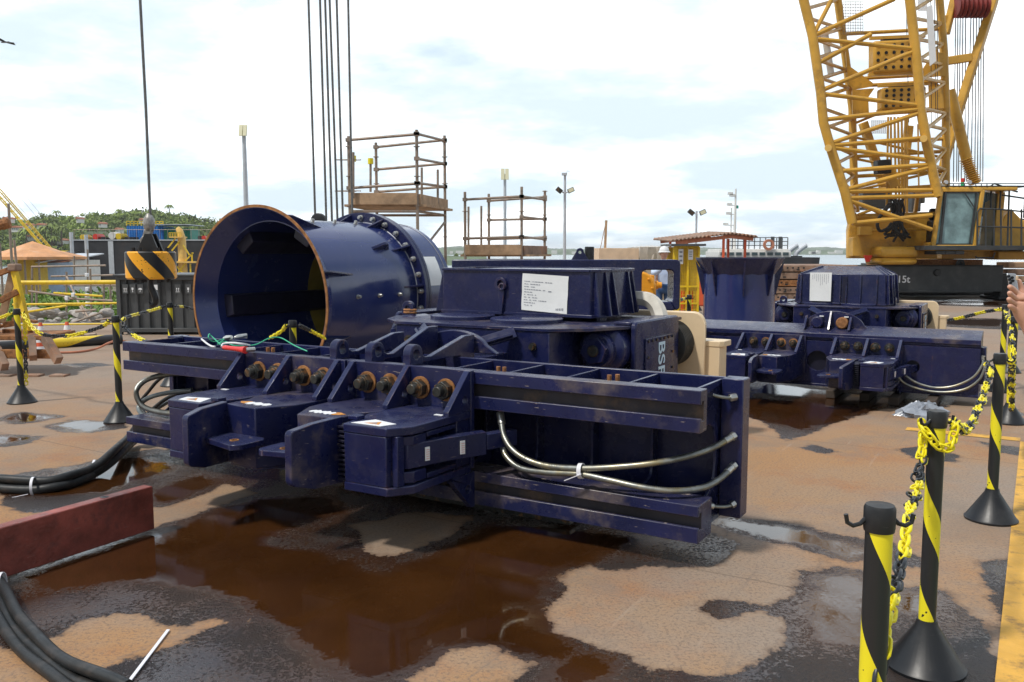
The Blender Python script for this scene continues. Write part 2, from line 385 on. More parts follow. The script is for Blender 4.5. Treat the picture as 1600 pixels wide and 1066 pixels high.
# ================================================================= ground
WET = [ # outlines traced on the quay surface (pixel pairs -> ground plane); damp, dark concrete
 [(0,790),(20,742),(60,735),(132,725),(188,708),(240,702),(330,706),(440,726),(560,735),(760,770),(900,800),(1097,828),(1150,850),(1131,880),(1085,888),(1010,884),(950,893),(906,878),(866,900),(884,925),(850,955),(868,985),(940,1015),(991,1028),(1010,1050),(1060,1052),(1120,1058),(1130,1110),(800,1120),(791,1066),(861,1038),(820,1022),(749,1008),(700,1020),(670,1041),(625,1075),(160,1110),(160,1066),(152,1052),(200,1030),(276,1008),(304,984),(256,974),(240,960),(192,960),(136,966),(72,1000),(40,1016),(0,1012),(-60,1020),(-60,940),(30,895),(240,835),(244,822),(304,806),(384,766),(407,766),(350,756),(250,766),(180,778),(100,800),(40,800)],
 [(1075,946),(1125,936),(1187,947),(1232,934),(1262,910),(1250,896),(1300,884),(1280,872),(1334,894),(1410,918),(1476,930),(1514,955),(1547,985),(1540,1008),(1575,1040),(1590,1120),(1020,1120),(1047,1052),(1120,1058),(1176,1041),(1212,1018),(1232,985),(1200,965),(1165,962),(1130,968)],
 [(1115,812),(1215,816),(1300,836),(1380,845),(1447,875),(1440,890),(1347,872),(1280,868),(1215,845),(1140,830)],
 [(1530,880),(1600,870),(1640,930),(1640,1000),(1590,1010),(1560,960)],
 [(1400,702),(1440,697),(1500,712),(1490,722),(1430,716)],[(1250,700),(1270,694),(1308,706),(1290,710)],
 [(0,655),(30,643),(95,650),(60,660),(20,664)],[(70,668),(110,656),(190,660),(200,668),(150,676),(100,676)],[(-20,690),(0,678),(70,682),(50,692),(0,700)],
 [(820,640),(1130,640),(1180,650),(1230,690),(1290,668),(1330,640),(1480,636),(1520,600),(1480,570),(1100,560),(820,600)],
 [(380,770),(470,745),(900,820),(905,880),(700,880),(420,840)],
 [(1440,500),(1640,488),(1640,520),(1560,545),(1480,525)],[(1450,470),(1640,458),(1640,478),(1500,486)],
 [(1530,690),(1600,700),(1610,715),(1560,706)],
 [(1555,640),(1590,640),(1600,650),(1560,655)],[(90,569),(150,567),(180,571),(120,575)],
]
DRYISL = [ [(242,798),(384,766),(405,770),(360,784),(304,806),(250,820)], [(280,985),(330,965),(350,972),(300,1000)],
 [(1160,962),(1187,952),(1230,975),(1228,996),(1200,990)], [(384,955),(400,950),(412,962),(385,975)],[(350,905),(430,925),(498,942),(430,936)],
 [(550,822),(640,800),(740,806),(700,840),(600,872),(575,860)],[(822,985),(840,978),(865,985),(850,992)] ]
POOL = [ [(28,770),(132,733),(188,717),(240,720),(266,731),(224,746),(160,766),(80,772)],
 [(20,905),(120,865),(242,828),(330,797),(400,778),(520,770),(545,800),(440,830),(420,850),(500,862),(560,882),(600,897),(660,872),(760,815),(900,822),(1000,842),(940,878),(897,886),(858,905),(872,925),(842,955),(860,985),(935,1018),(975,1035),(990,1075),(800,1080),(850,1035),(750,1004),(690,1018),(620,1062),(540,1100),(490,1040),(430,985),(370,945),(310,925),(200,912),(60,930)],
 [(250,765),(310,745),(330,752),(300,770),(250,785)],
 [(1284,905),(1320,900),(1347,915),(1345,1000),(1290,1000),(1280,950)],[(1137,817),(1215,823),(1300,845),(1347,862),(1330,867),(1270,850),(1200,838)],
 [(1405,935),(1450,930),(1450,950),(1415,950)],
 [(10,655),(30,648),(80,652),(50,657)],[(90,665),(120,660),(165,663),(140,671)],[(-20,688),(0,683),(35,686),(0,693)],
 [(1500,500),(1640,492),(1640,505),(1560,512)],[(1470,474),(1640,462),(1640,472),(1520,480)],
 [(1150,640),(1250,670),(1300,655),(1400,625),(1200,600)] ]
def sdist(px, py, poly):
    """signed distance, positive inside"""
    d = np.full(px.shape, 1e9); ins = np.zeros(px.shape, bool); n = len(poly)
    for i in range(n):
        ax, ay = poly[i]; bx, by = poly[(i+1) % n]; ex, ey = bx-ax, by-ay; l2 = ex*ex+ey*ey+1e-12
        t = np.clip(((px-ax)*ex+(py-ay)*ey)/l2, 0, 1); d = np.minimum(d, (px-ax-t*ex)**2+(py-ay-t*ey)**2)
        c = ((ay > py) != (by > py)) & (px < (bx-ax)*(py-ay)/(by-ay+1e-12)+ax); ins ^= c
    d = np.sqrt(d); return np.where(ins, d, -d)
def gp(poly): return [tuple(G(*p)[:2]) for p in poly]
xs = np.concatenate([np.arange(-70,-8,4), np.arange(-8,6.6,.05), np.arange(7,62,4)])
ys = np.concatenate([np.arange(-12,1.5,1.5), np.arange(1.5,13,.05), np.arange(13,32,.25), np.arange(32,44.1,2)])
XX, YY = np.meshgrid(xs, ys); nx, ny = len(xs), len(ys)
wet = np.full(XX.shape, -1.0); pool = np.full(XX.shape, -1.0)
for p in WET: wet = np.maximum(wet, sdist(XX, YY, gp(p)))
for p in DRYISL: wet = np.minimum(wet, -sdist(XX, YY, gp(p)))
for i_, p in enumerate(POOL): pool = np.maximum(pool, sdist(XX, YY, gp(p)) + (0 if i_ == 1 else .09))
wet = np.maximum(wet, pool+.02)
dist = np.sqrt(XX**2+YY**2)                       # outlines far away were traced more coarsely
verts = np.stack([XX.ravel(), YY.ravel(), np.zeros(XX.size)], 1)
faces = []
for j in range(ny-1):
    for i in range(nx-1):
        cx = (xs[i]+xs[i+1])/2; cy = (ys[j]+ys[j+1])/2
        if cx < -4 and cy > 19.5: continue
        a = j*nx+i; faces.append((a, a+1, a+nx+1, a+nx))
me = bpy.data.meshes.new('quay_ground'); me.from_pydata(verts.tolist(), [], faces)
for nm, arr in (('wet', wet), ('pool', pool)):
    at = me.attributes.new(nm, 'FLOAT', 'POINT'); at.data.foreach_set('value', arr.ravel().astype(np.float32))
gr = bpy.data.objects.new('quay_ground', me); col.objects.link(gr)
tag(gr, 'brown stained concrete quay with dark wet patches and puddles', 'ground', kind='structure')
m = bpy.data.materials.new('quay_concrete'); m.use_nodes = True; nt = m.node_tree; N = nt.nodes; L = nt.links; b = N['Principled BSDF']
tc = N.new('ShaderNodeTexCoord')
def gn(sc, det=6, ro=.6, off=0.0):
    mp = N.new('ShaderNodeMapping'); mp.inputs['Location'].default_value = (off, off, off); L.new(tc.outputs['Object'], mp.inputs[0])
    n = N.new('ShaderNodeTexNoise'); n.inputs['Scale'].default_value = sc; n.inputs['Detail'].default_value = det; n.inputs['Roughness'].default_value = ro
    L.new(mp.outputs[0], n.inputs['Vector']); return n.outputs['Fac']
def rg(v, a, c, lo=0., hi=1., sm=True):
    n = N.new('ShaderNodeMapRange'); L.new(v, n.inputs['Value'])
    if sm: n.interpolation_type = 'SMOOTHSTEP'
    for k, x in (('From Min', a), ('From Max', c), ('To Min', lo), ('To Max', hi)): n.inputs[k].default_value = x
    return n.outputs[0]
def mixc(f, A, B):
    x = N.new('ShaderNodeMix'); x.data_type = 'RGBA'
    if isinstance(f, float): x.inputs[0].default_value = f
    else: L.new(f, x.inputs[0])
    for v, i in ((A, 6), (B, 7)):
        if isinstance(v, tuple): x.inputs[i].default_value = (*v, 1)
        else: L.new(v, x.inputs[i])
    return x.outputs[2]
def mth(op, a, c=0.0):
    n = N.new('ShaderNodeMath'); n.operation = op
    for i, v in enumerate((a, c)):
        if isinstance(v, (int, float)): n.inputs[i].default_value = v
        else: L.new(v, n.inputs[i])
    return n.outputs[0]
aw = N.new('ShaderNodeAttribute'); aw.attribute_name = 'wet'; ap = N.new('ShaderNodeAttribute'); ap.attribute_name = 'pool'
edge = mth('ADD', mth('MULTIPLY', mth('SUBTRACT', gn(7, 9, .68), .5), .22), mth('MULTIPLY', mth('SUBTRACT', gn(40, 4, .7, 5), .5), .07))
wetm = rg(mth('ADD', aw.outputs['Fac'], edge), -.009, .011)
poolm = rg(mth('ADD', mth('ADD', ap.outputs['Fac'], mth('MULTIPLY', mth('SUBTRACT', gn(5, 9, .72, 9), .5), .34)), .0), -.05, .09)
# dry concrete: sandy rust film over grey, speckled
rustf = rg(gn(.55, 7, .65, 2), .36, .64)
dry = mixc(rustf, (.325,.212,.125), (.375,.200,.082))
dry = mixc(rg(gn(1.7, 6, .7, 11), .46, .70, 0, .85), dry, (.34,.150,.058))
dry = mixc(rg(gn(.35, 8, .65, 31), .42, .62, 0, .8), dry, (.27,.225,.185))
sxg = N.new('ShaderNodeSeparateXYZ'); L.new(tc.outputs['Object'], sxg.inputs[0])
dry = mixc(mth('MULTIPLY', rg(sxg.outputs[1], 6.5, 11), .55), dry, (.30,.245,.20))
dry = mixc(rg(gn(60, 4, .75), .48, .62, 0, .60), dry, (.13,.095,.075))
dry = mixc(rg(gn(120, 3, .7, 3), .54, .68, 0, .32), dry, (.52,.35,.20))
dry = mixc(rg(gn(.9, 7, .75, 41), .50, .62, 0, .45), dry, (.20,.155,.12))
mpj = N.new('ShaderNodeMapping'); mpj.inputs['Rotation'].default_value = (0, 0, -TH); L.new(tc.outputs['Object'], mpj.inputs[0]); sj = N.new('ShaderNodeSeparateXYZ'); L.new(mpj.outputs[0], sj.inputs[0])
for ax_ in (0, 1):
    jn = mth('ABSOLUTE', mth('SUBTRACT', mth('FRACT', mth('ADD', mth('DIVIDE', mth('ADD', sj.outputs[ax_], mth('MULTIPLY', gn(2.2, 4, .6, 50), .05)), 3.4), 20.28)), .5))
    dry = mixc(rg(jn, .0012, .0034, .5, 0), dry, (.12,.085,.06))
dry = mixc(rg(gn(3.5, 9, .8, 17), .60, .70, 0, .35), dry, (.14,.10,.075))
mps = N.new('ShaderNodeMapping'); mps.inputs['Scale'].default_value = (9, .5, 1); L.new(mpj.outputs[0], mps.inputs[0])
nst = N.new('ShaderNodeTexNoise'); nst.inputs['Scale'].default_value = 1.6; nst.inputs['Detail'].default_value = 7; nst.inputs['Roughness'].default_value = .7; L.new(mps.outputs[0], nst.inputs['Vector'])
dry = mixc(rg(nst.outputs['Fac'], .56, .70, 0, .40), dry, (.17,.13,.105)); dry = mixc(rg(nst.outputs['Fac'], .40, .28, 0, .30), dry, (.46,.37,.29))
rim = mth('SUBTRACT', 1.0, rg(mth('ABSOLUTE', mth('ADD', aw.outputs['Fac'], mth('MULTIPLY', edge, 1.0))), .0, .04))
dry = mixc(mth('MULTIPLY', rim, .45), dry, (.135,.075,.042))
# damp: dark, grainy, slightly purple-grey; pool: brown silt seen through water
damp = mixc(rg(gn(2.3, 6, .7, 4), .35, .65), (.036,.025,.027), (.062,.033,.019))
damp = mixc(rg(gn(60, 4, .75, 8), .46, .60, 0, .85), damp, (.014,.012,.013))
silt = mixc(rg(gn(1.4, 7, .65, 21), .3, .7), (.034,.0125,.0035), (.058,.022,.006))
silt = mixc(rg(gn(30, 5, .7, 23), .62, .72, 0, .4), silt, (.09,.042,.018))
fringe = rg(mth('ADD', ap.outputs['Fac'], mth('MULTIPLY', mth('SUBTRACT', gn(3.2, 8, .7, 71), .5), .7)), -.34, .06)
damp = mixc(mth('MULTIPLY', fringe, .8), damp, silt)
c = mixc(wetm, dry, damp); c = mixc(poolm, c, silt); L.new(c, b.inputs['Base Color'])
film = rg(mth('ADD', gn(48, 6, .72, 61), mth('MULTIPLY', mth('SUBTRACT', gn(1.6, 5, .65, 63), .5), 1.1)), .46, .54)
ro = mixc(wetm, (.85,)*3, mixc(film, (.42,)*3, (.07,)*3)); ro = mixc(poolm, ro, (.03,)*3)
L.new(ro, b.inputs['Roughness'])
L.new(mth('ADD', .5, mth('MULTIPLY', wetm, .25)), b.inputs['Specular IOR Level'])
h = mth('ADD', mth('MULTIPLY', gn(42, 6, .75, 6), .7), mth('MULTIPLY', gn(90, 3, .7, 7), .35))
amp = mth('MULTIPLY', mth('ADD', .13, mth('MULTIPLY', wetm, .87)), mth('MULTIPLY', mth('SUBTRACT', 1.0, mth('MULTIPLY', mth('MULTIPLY', film, wetm), .86)), mth('SUBTRACT', 1.0, mth('MULTIPLY', poolm, .985))))
bp = N.new('ShaderNodeBump'); bp.inputs['Distance'].default_value = .06; L.new(amp, bp.inputs['Strength']); L.new(h, bp.inputs['Height']); L.new(bp.outputs[0], b.inputs['Normal'])
me.materials.append(m); MATS['quay'] = m
# quay edges, low land on the left, water to the horizon
mb = MB(); mb.box(-4,70,44,44.6,-3,-.01); mb.box(-4.5,-4.002,19.5,44.6,-3,-.01); mb.box(-70,-4.51,19.4,19.9,-3,-.01)
tag(mb.build('quay_wall', M_['concrete']), 'concrete face of the quay above the water', 'quay wall', kind='structure')
m = mat('bare_soil', (.20,.17,.12), .9, var=.4, vscale=.6, dirt=(.08,.13,.03), dscale=.5, damt=.8)
mb = MB(); mb.box(-160,-4.6,19.95,72,-4,-1.0)
tag(mb.build('low_land', m), 'muddy low ground beyond the quay edge with weeds', 'ground', kind='structure')
m = bpy.data.materials.new('river_water'); m.use_nodes = True; nt = m.node_tree; N2 = nt.nodes; b = N2['Principled BSDF']
b.inputs['Base Color'].default_value = (.16,.21,.22,1); b.inputs['Roughness'].default_value = .16
nn = N2.new('ShaderNodeTexNoise'); nn.inputs['Scale'].default_value = .9; nn.inputs['Detail'].default_value = 5
t2 = N2.new('ShaderNodeTexCoord'); nt.links.new(t2.outputs['Object'], nn.inputs['Vector'])
bb = N2.new('ShaderNodeBump'); bb.inputs['Strength'].default_value = .6; bb.inputs['Distance'].default_value = .25; nt.links.new(nn.outputs[0], bb.inputs['Height']); nt.links.new(bb.outputs[0], b.inputs['Normal'])
MATS['water'] = m
mb = MB(); mb.add([(-9000,-200,-1.8),(9000,-200,-1.8),(9000,9000,-1.8),(-9000,9000,-1.8)], [(0,1,2,3)])
tag(mb.build('water', m), 'calm pale river reaching to the horizon', 'water', kind='structure')
# yellow safety line and green walkway on the right, running back along the quay
def lane(name, p, a, b2, y0, y1, z, m, label):
    mb = MB(); vs = []
    for t in np.linspace(y0, y1, 60):
        c0 = p + V*(float(t)); vs += [tuple(c0 + U*a + Vector((0,0,z))), tuple(c0 + U*b2 + Vector((0,0,z)))]
    mb.add(vs, [(2*i, 2*i+1, 2*i+3, 2*i+2) for i in range(59)])
    return tag(mb.build(name, m), label, 'floor marking', kind='structure')
m = mat('line_yellow', (.66,.36,.06), .7, var=.15, vscale=6, dirt=(.13,.08,.05), dscale=7, damt=1.0, bump=.3, bscale=60)
g0 = G(1572, 900)
lane('yellow_line', g0, 0, .16, -6, 3.6, .004, m, 'worn yellow line painted on the quay by the posts')
lane('yellow_line', g0 + V*3.6, -.9, .0, 0, .15, .004, m, 'worn yellow cross line painted behind the far posts')
m = mat('walk_green', (.20,.24,.13), .8, var=.2, vscale=3, dirt=(.28,.24,.17), dscale=4, damt=.8)
lane('green_walkway', g0, .165, 2.4, -6, 3.6, .004, m, 'green painted walkway beside the yellow line')
# ================================================================= pile clamping machines
A0 = G(1090, 848, .15); A0g = Vector((A0.x, A0.y, 0))
RA = A0g - U*2.29
B0 = G(1528, 620.5, .11); RB = Vector((B0.x, B0.y, 0)) - U*1.60
SB = .77
def loc_on_y(px, py, y, root=RA, s=1.0):
    """machine coordinates of the point seen at a pixel on the plane y = const"""
    d = ray(px, py); t = (y*s - (EYE-root).dot(V)) / d.dot(V); p = EYE + d*t
    return Vector(((p-root).dot(U)/s, y, p.z/s))
def loc_on_z(px, py, z, root=RA, s=1.0):
    p = G(px, py, z*s); return Vector(((p-root).dot(U)/s, (p-root).dot(V)/s, z))
def arc(cx, cy, r, a0, a1, n=6): return [(cx+r*math.cos(R(a0+(a1-a0)*i/n)), cy+r*math.sin(R(a0+(a1-a0)*i/n))) for i in range(n+1)]

def bolt(root, x, z, y, r=.056, rusty=True, mirror=False):
    mb = MB(); mb.ring((x, z), r*1.2, r*.5, y-.012, y, 'y', 20)
    wsh = mb.build('washer', M_['rust_bright' if rusty else 'bolt_dark'], root, local=True, bevel=.002)
    mb = MB(); a0 = random.random()
    mb.prism([(x+r*math.cos(a0+i*math.pi/3), z+r*math.sin(a0+i*math.pi/3)) for i in range(6)], y-.058, y-.012, 'y')
    mb.lathe([(0,0),(r*.52,0),(r*.56,.006),(r*.56,.05),(0,.05)], (x, y-.105, z), (0,1,0), 16)
    mb.ring((x, z), r*.72, r*.5, y-.064, y-.058, 'y', 16)
    o = mb.build('bolt', M_['bolt_dark'], wsh, local=True, bevel=.003)
    return wsh

def jaw_unit(root, sx, shift, label_arm=True, old=False):
    """bolted clamp: mounting plate with gussets, jaw body, fixed block, swinging finger and tab"""
    def fin(mb): 
        if old: mb.v = [(p[0], p[1]*1.62 if p[1] < -.04 else p[1], p[2]-.06) for p in mb.v]
        mb.shift(shift, 0, 0)
        if sx < 0: mb.mirror()
        return mb
    W = M_['navy_worn']; N_ = M_['navy']
    def bld(mb, name, m, par, bevel=.004, **k): return fin(mb).build(name, m, par, local=True, bevel=bevel, **k)
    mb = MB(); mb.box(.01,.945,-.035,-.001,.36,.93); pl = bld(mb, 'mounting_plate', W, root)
    # studs and nuts
    for bx in (.18,.36,.59,.775):
        bolt(pl, sx*(bx+shift), .806-(.06 if old else 0), -.036, rusty=random.random() < (.85 if not old else .4))
    for gx in (.045,.472,.905):
        mb = MB(); mb.plate_hole([(-.036,.70),(-.036,.928),(-.052,.928),(-.256,.722),(-.256,.70)], (-.092,.768), .024, gx, gx+.038, 'x')
        bld(mb, 'gusset', N_, pl, .003)
    mb = MB(); mb.plate_hole([(-.001,.13),(-.035,.13),(-.25,.345),(-.25,.339),(-.001,.339)], (-.07,.245), .026, .908, .945, 'x'); bld(mb, 'lower_gusset', N_, pl, .003)
    # jaw body
    mb = MB(); out = [(.03,-.036),(.055,-.42),(.17,-.63),(.44,-.605),(.455,-.42),(.50,-.33),(.50,-.036)]
    mb.prism(out, .34, .70, 'z'); mb.prism([(x*.98+.005, y*.98-.002) for x, y in out], .325, .34, 'z'); bd = bld(mb, 'jaw_body', W, root, .006)
    mb = MB(); blk = [(.503,-.036),(.503,-.42),(.545,-.55),(.575,-.70),(.865,-.695),(.945,-.575),(.945,-.036)]
    mb.prism(blk, .655, .70, 'z'); mb.prism(blk, .34, .385, 'z')
    mb.prism([(.507,-.036),(.507,-.42),(.548,-.55),(.578,-.697),(.86,-.692),(.862,-.64),(.80,-.60),(.80,-.036)], .386, .654, 'z')
    mb.box(.862,.905,-.655,-.60,.386,.654); mb.box(.80,.93,-.16,-.036,.386,.654)
    fb = bld(mb, 'fixed_jaw_block', N_, root, .005)
    mb = MB(); mb.prism([(.84,-.60),(.84,-.45),(.935,-.45),(.935,-.56),(.90,-.60)], .595, .645, 'z'); mb.prism([(.84,-.60),(.84,-.45),(.935,-.45),(.935,-.56),(.90,-.60)], .395, .455, 'z')
    mb.box(.81,.935,-.44,-.17,.62,.648); mb.box(.81,.935,-.44,-.17,.392,.42)
    mb = fin(mb); build_each(mb, 'clevis', N_, fb, local=True, bevel=.005)
    # actuator arm from the clevis into the beam
    mb = MB(); mb.prism([(.865,-.60),(.915,-.585),(.985,-.33),(1.085,-.09),(1.03,-.05),(.93,-.28),(.86,-.53)], .47, .60, 'z')
    mb.prism([(1.085,-.085),(1.16,.12),(1.10,.14),(1.03,-.055)], .495, .585, 'z')
    arm = bld(mb, 'clamp_arm', N_, root, .004)
    for (ax, ay, bx, by) in ((.944,-.478,.961,-.416),(1.017,-.255,1.031,-.222)):
        nrm = Vector((by-ay, -(bx-ax), 0)).normalized()*.004
        mb = MB(); a = Vector((ax, ay, 0))+nrm; c = Vector((bx, by, 0))+nrm; t = (c-a)
        c = a + t.normalized()*.03
        vs = [a+Vector((0,0,.498)), c+Vector((0,0,.498)), c+Vector((0,0,.572)), a+Vector((0,0,.572))]
        vs += [v + nrm for v in vs]; mb.hexa(vs)
        # text lines
        for k in range(5):
            z = .508+k*.012; q = [a+nrm*1.6+(c-a)*.15+Vector((0,0,z)), a+nrm*1.6+(c-a)*.85+Vector((0,0,z)), a+nrm*1.6+(c-a)*.85+Vector((0,0,z+.004)), a+nrm*1.6+(c-a)*.15+Vector((0,0,z+.004))]
            mb.add(q, [(0,1,2,3)], 1)
        bld(mb, 'sticker', [M_['white'], M_['label_pink']], arm, 0, smooth=False)
    # teeth between finger and block
    mb = MB()
    for k in range(12): mb.box(.455,.545,-.60-.04,-.42,.37+k*.026,.383+k*.026)
    bld(mb, 'jaw_teeth', M_['navy_dark'], fb, .002)
    # swinging finger
    mb = MB()
    prof = [(-.60,.345),(-.60,.712)] + [(-.80,.702)] + arc(-.905,.655,.028,90,180,4) + arc(-.895,.42,.04,180,250,4) + [(-.80,.35)]
    # slightly curved finger built as three slabs
    n = len(prof); vs = []
    for side in (0, 1):
        for (y, z) in prof:
            bend = .05*((y+.60)/.32)**2
            vs.append(((.415 if side == 0 else .462) - bend + .02, y, z))
    mb.add(vs, [list(range(n))[::-1], list(range(n, 2*n))] + [(i, (i+1) % n, n+(i+1) % n, n+i) for i in range(n)])
    fg = bld(mb, 'jaw_finger', W, root, .005)
    mb = MB(); tab = [(.40,-.62),(.40,-.80),(.13,-.86)] + arc(.13,-.80,.06,270,180,5) + [(.07,-.66),(.11,-.62)]
    mb.plate_hole(tab, (.20,-.76), .026, .50, .532, 'z'); bld(mb, 'tab', N_, fg, .004)
    mb = MB(); mb.ring((.20,-.76), .027, .018, .497, .535, 'z', 16); bld(mb, 'bushing', M_['rust_bright'], fg, 0)
    # square boss and decals on top
    mb = MB(); mb.box(.52,.585,-.60,-.535,.70,.722); bld(mb, 'boss', N_, fb, .004)
    mb = MB(); q = [(.60,-.665),(.80,-.665),(.835,-.575),(.66,-.535)]
    mb.prism(q, .7005, .7025, 'z'); mb.prism([(.67,-.64),(.77,-.64),(.735,-.575)], .7025, .7035, 'z', 1); mb.prism([(.695,-.632),(.745,-.632),(.730,-.60)], .7035, .7042, 'z', 2)
    bld(mb, 'warning_sticker', [M_['white'], M_['label_orange'], M_['ink']], fb, 0, smooth=False)
    mb = MB()
    for k in range(7):
        x = .17+k*.024; y = -.52 + .012*math.sin(k*2.1)
        mb.prism([(x,y-.02),(x+.03,y-.03),(x+.035,y+.015),(x+.012,y+.034),(x-.006,y+.01)], .7005, .7020+k*.0001, 'z')
    bld(mb, 'white_paint_mark', M_['white'], bd, 0, smooth=False)
    mb = MB(); mb.prism([(.36+.055*math.cos(a)*(1+.15*math.sin(5*a)), -.515+.028*math.sin(a)*(1+.2*math.cos(4*a))) for a in np.linspace(0, 2*math.pi, 22)[:-1]], .7005, .7022, 'z')
    bld(mb, 'orange_label', M_['label_orange'], bd, 0, smooth=False)
    mb = MB(); mb.box(.845,.90,-.26,-.235,.7005,.703); bld(mb, 'small_sticker', [M_['white']], fb, 0, smooth=False)

def spring_stack(root, x, y0, y1, z, r):
    mb = MB(); n = 7; st = (y1-y0)/n; prof = [(r*.6, 0)]
    for k in range(n): prof += [(r*.86, k*st), (r, k*st+st*.3), (r, k*st+st*.7), (r*.86, k*st+st*.98)]
    prof += [(r*.6, y1-y0)]
    mb.lathe(prof, (x, y0, z), (0,1,0), 36); return mb.build('rubber_spring', M_['rubber'], root, local=True, angle=50)

def common_body(root, B):
    N_ = M_['navy']; W = M_['navy_worn']
    def bld(mb, name, m, par=root, bevel=.005, **k): return mb.build(name, m, par, local=True, bevel=bevel, **k)
    before = {k.name for k in col.objects if k.parent == root}
    # central body
    mb = MB(); mb.prism([(-.70,1.33),(.70,1.33),(.72,1.40),(.72,3.0),(-.72,3.0),(-.72,1.40)], .22, 1.03, 'z')
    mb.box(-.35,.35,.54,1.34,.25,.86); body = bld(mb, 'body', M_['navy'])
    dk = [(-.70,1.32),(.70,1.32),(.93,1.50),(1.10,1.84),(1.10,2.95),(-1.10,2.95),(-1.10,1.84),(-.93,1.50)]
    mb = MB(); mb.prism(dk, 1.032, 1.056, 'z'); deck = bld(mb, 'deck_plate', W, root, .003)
    for (x, y, r) in ((.24,1.80,.29),(-.40,1.84,.27)):
        mb = MB(); mb.lathe([(0,1.057),(r,1.057),(r,1.083),(r-.012,1.09),(0,1.09)], (x, y, 0), (0,0,1), 48); mb.v = [(p[0], p[1], p[2]) for p in mb.v]; bld(mb, 'deck_disc', N_, deck, 0)
    # angle braces running up the body front
    for s in (-1, 1):
        mb = MB(); mb.bar((s*.12,1.05,.90), (s*.43,1.31,1.02), .09, .022, (0,-1,.4)); mb.bar((s*.12,1.00,.885), (s*.43,1.27,.995), .022, .07, (0,-1,.4))
        bld(mb, 'angle_brace', N_, body, .003)
        mb = MB(); mb.lathe([(0,0),(.022,0),(.022,.02),(.03,.02),(.03,.035)], (s*.57,1.295,.92), (0,1,0), 14); bld(mb, 'plug', M_['bolt_dark'], body, 0)
    # side frames: cross roller with hex cap, guard plate, recess back wall
    for s in (-1, 1):
        x = s*.915
        mb = MB(); mb.lathe([(0,0),(.06,0),(.075,.012),(.075,.035),(.12,.035),(.135,.05),(.135,.10),(.175,.115),(.19,.13),(.19,.36)], (x,1.62,.88), (0,1,0), 36)
        mb.prism([(x+.105*math.cos(i*math.pi/3+.2), .88+.105*math.sin(i*math.pi/3+.2)) for i in range(6)], 1.61, 1.66, 'y')
        rl = bld(mb, 'roller_cap', M_['navy'], root, .004)
        mb = MB(); mb.lathe([(0,0),(.038,0),(.045,.01),(.045,.03)], (x,1.592,.88), (0,1,0), 16); bld(mb, 'centre_bolt', M_['bolt_dark'], rl, 0)
        spring_stack(root, x, 1.98, 2.45, .86, .17)
        spring_stack(root, s*1.0, 2.78, 3.0, .83, .20)
        mb = MB(); x0, x1 = sorted((s*1.10, s*1.145))
        gp_ = [(1.86,.40),(1.86,1.03)] + arc(1.91,1.035,.05,180,100,4) + [(2.70,1.085)] + arc(2.72,1.04,.045,80,0,4) + [(2.765,.40)]
        mb.prism(gp_, x0, x1, 'x'); gd = bld(mb, 'guard_plate', N_, root, .012)
        mb = MB(); xa, xb = sorted((s*1.10, s*.96)); mb.box(xa, xb, 1.87, 2.76, 1.058, 1.082); bld(mb, 'guard_top', N_, gd, .006)
        mb = MB(); xo = s*1.1455
        xa, xb = sorted((xo, xo+s*.014)); mb.box(xa, xb, 2.03, 2.62, .45, .945)
        cv = bld(mb, 'cover_panel', N_, gd, .003)
        mb = MB()
        for k in range(7): mb.cyl((xo+s*.013, 2.07+k*.085, .925), (xo+s*.024, 2.07+k*.085, .925), .012, 6)
        for k in range(3): mb.cyl((xo+s*.013, 2.07, .80-k*.13), (xo+s*.024, 2.07, .80-k*.13), .012, 6); mb.cyl((xo+s*.013, 2.585, .80-k*.13), (xo+s*.024, 2.585, .80-k*.13), .012, 6)
        build_each(mb, 'cover_bolt', M_['bolt_dark'], cv, local=True)
        if s > 0:
            t = text_mb('BSP', .19, .001)
            Mx = Matrix.Translation((xo+.016, 2.37, .725)) @ Matrix(((0,0,1,0),(0,1,0,0),(-1,0,0,0),(0,0,0,1)))
            # letters run downwards on the side face: text x -> -z, text y -> +y
            Mx = Matrix.Translation((xo+.016, 2.34, .765)) @ Matrix(((0,0,1,0),(0,1,0,0),(-1,0,0,0),(0,0,0,1)))
            xf(t, Mx); bld(t, 'lettering', M_['letter_blue'], cv, 0, smooth=False)
        # open box frame round the roller
        mb = MB(); xa, xb = sorted((s*.73, s*1.095)); mb.box(xa, xb, 2.50, 2.53, .40, 1.03); mb.box(xa, xb, 1.6 if B else 1.80, 2.5, .40, .43)
        bld(mb, 'recess_wall', M_['navy_dark'], root, 0)  # same paint as the body, recess shade put into the darker colour
        # beige plate and box at the back
        if s > 0 or not B:
            mb = MB(); xa = s*.55; xe = s*1.285
            pl = [(xa,.34)] + [(xe,.34),(xe,1.0)] + ([(xe-s*.10+s*.10*math.cos(R(a)), 1.0+.10*math.sin(R(a))) for a in (0,22,45,67,90)]) + [(xa,1.10)]
            mb.prism(pl, 3.0, 3.05, 'y'); bp_ = bld(mb, 'beige_plate', M_['beige'], root, .012)
            mb = MB(); xa, xb = sorted((s*1.20, s*1.40)); mb.box(xa, xb, 3.06, 3.26, .30, .80)
            xa, xb = sorted((s*1.18, s*1.43)); mb.prism([(xa,3.055),(xb-.03,3.055),(xb,3.09),(xb,3.29),(xa,3.29)], .80, .85, 'z'); bld(mb, 'beige_box', M_['beige'], bp_, .006)
        # lifting eye on deck
        mb = MB(); ex = s*.72; mb.plate_hole([(2.10,1.056),(2.10,1.10)] + arc(2.16,1.12,.062,180,0,10) + [(2.222,1.056)], (2.16,1.115), .028, ex-.018, ex+.018, 'x'); eye = bld(mb, 'lifting_eye', W, deck, .004)
    mb = MB(); ex = -1.0
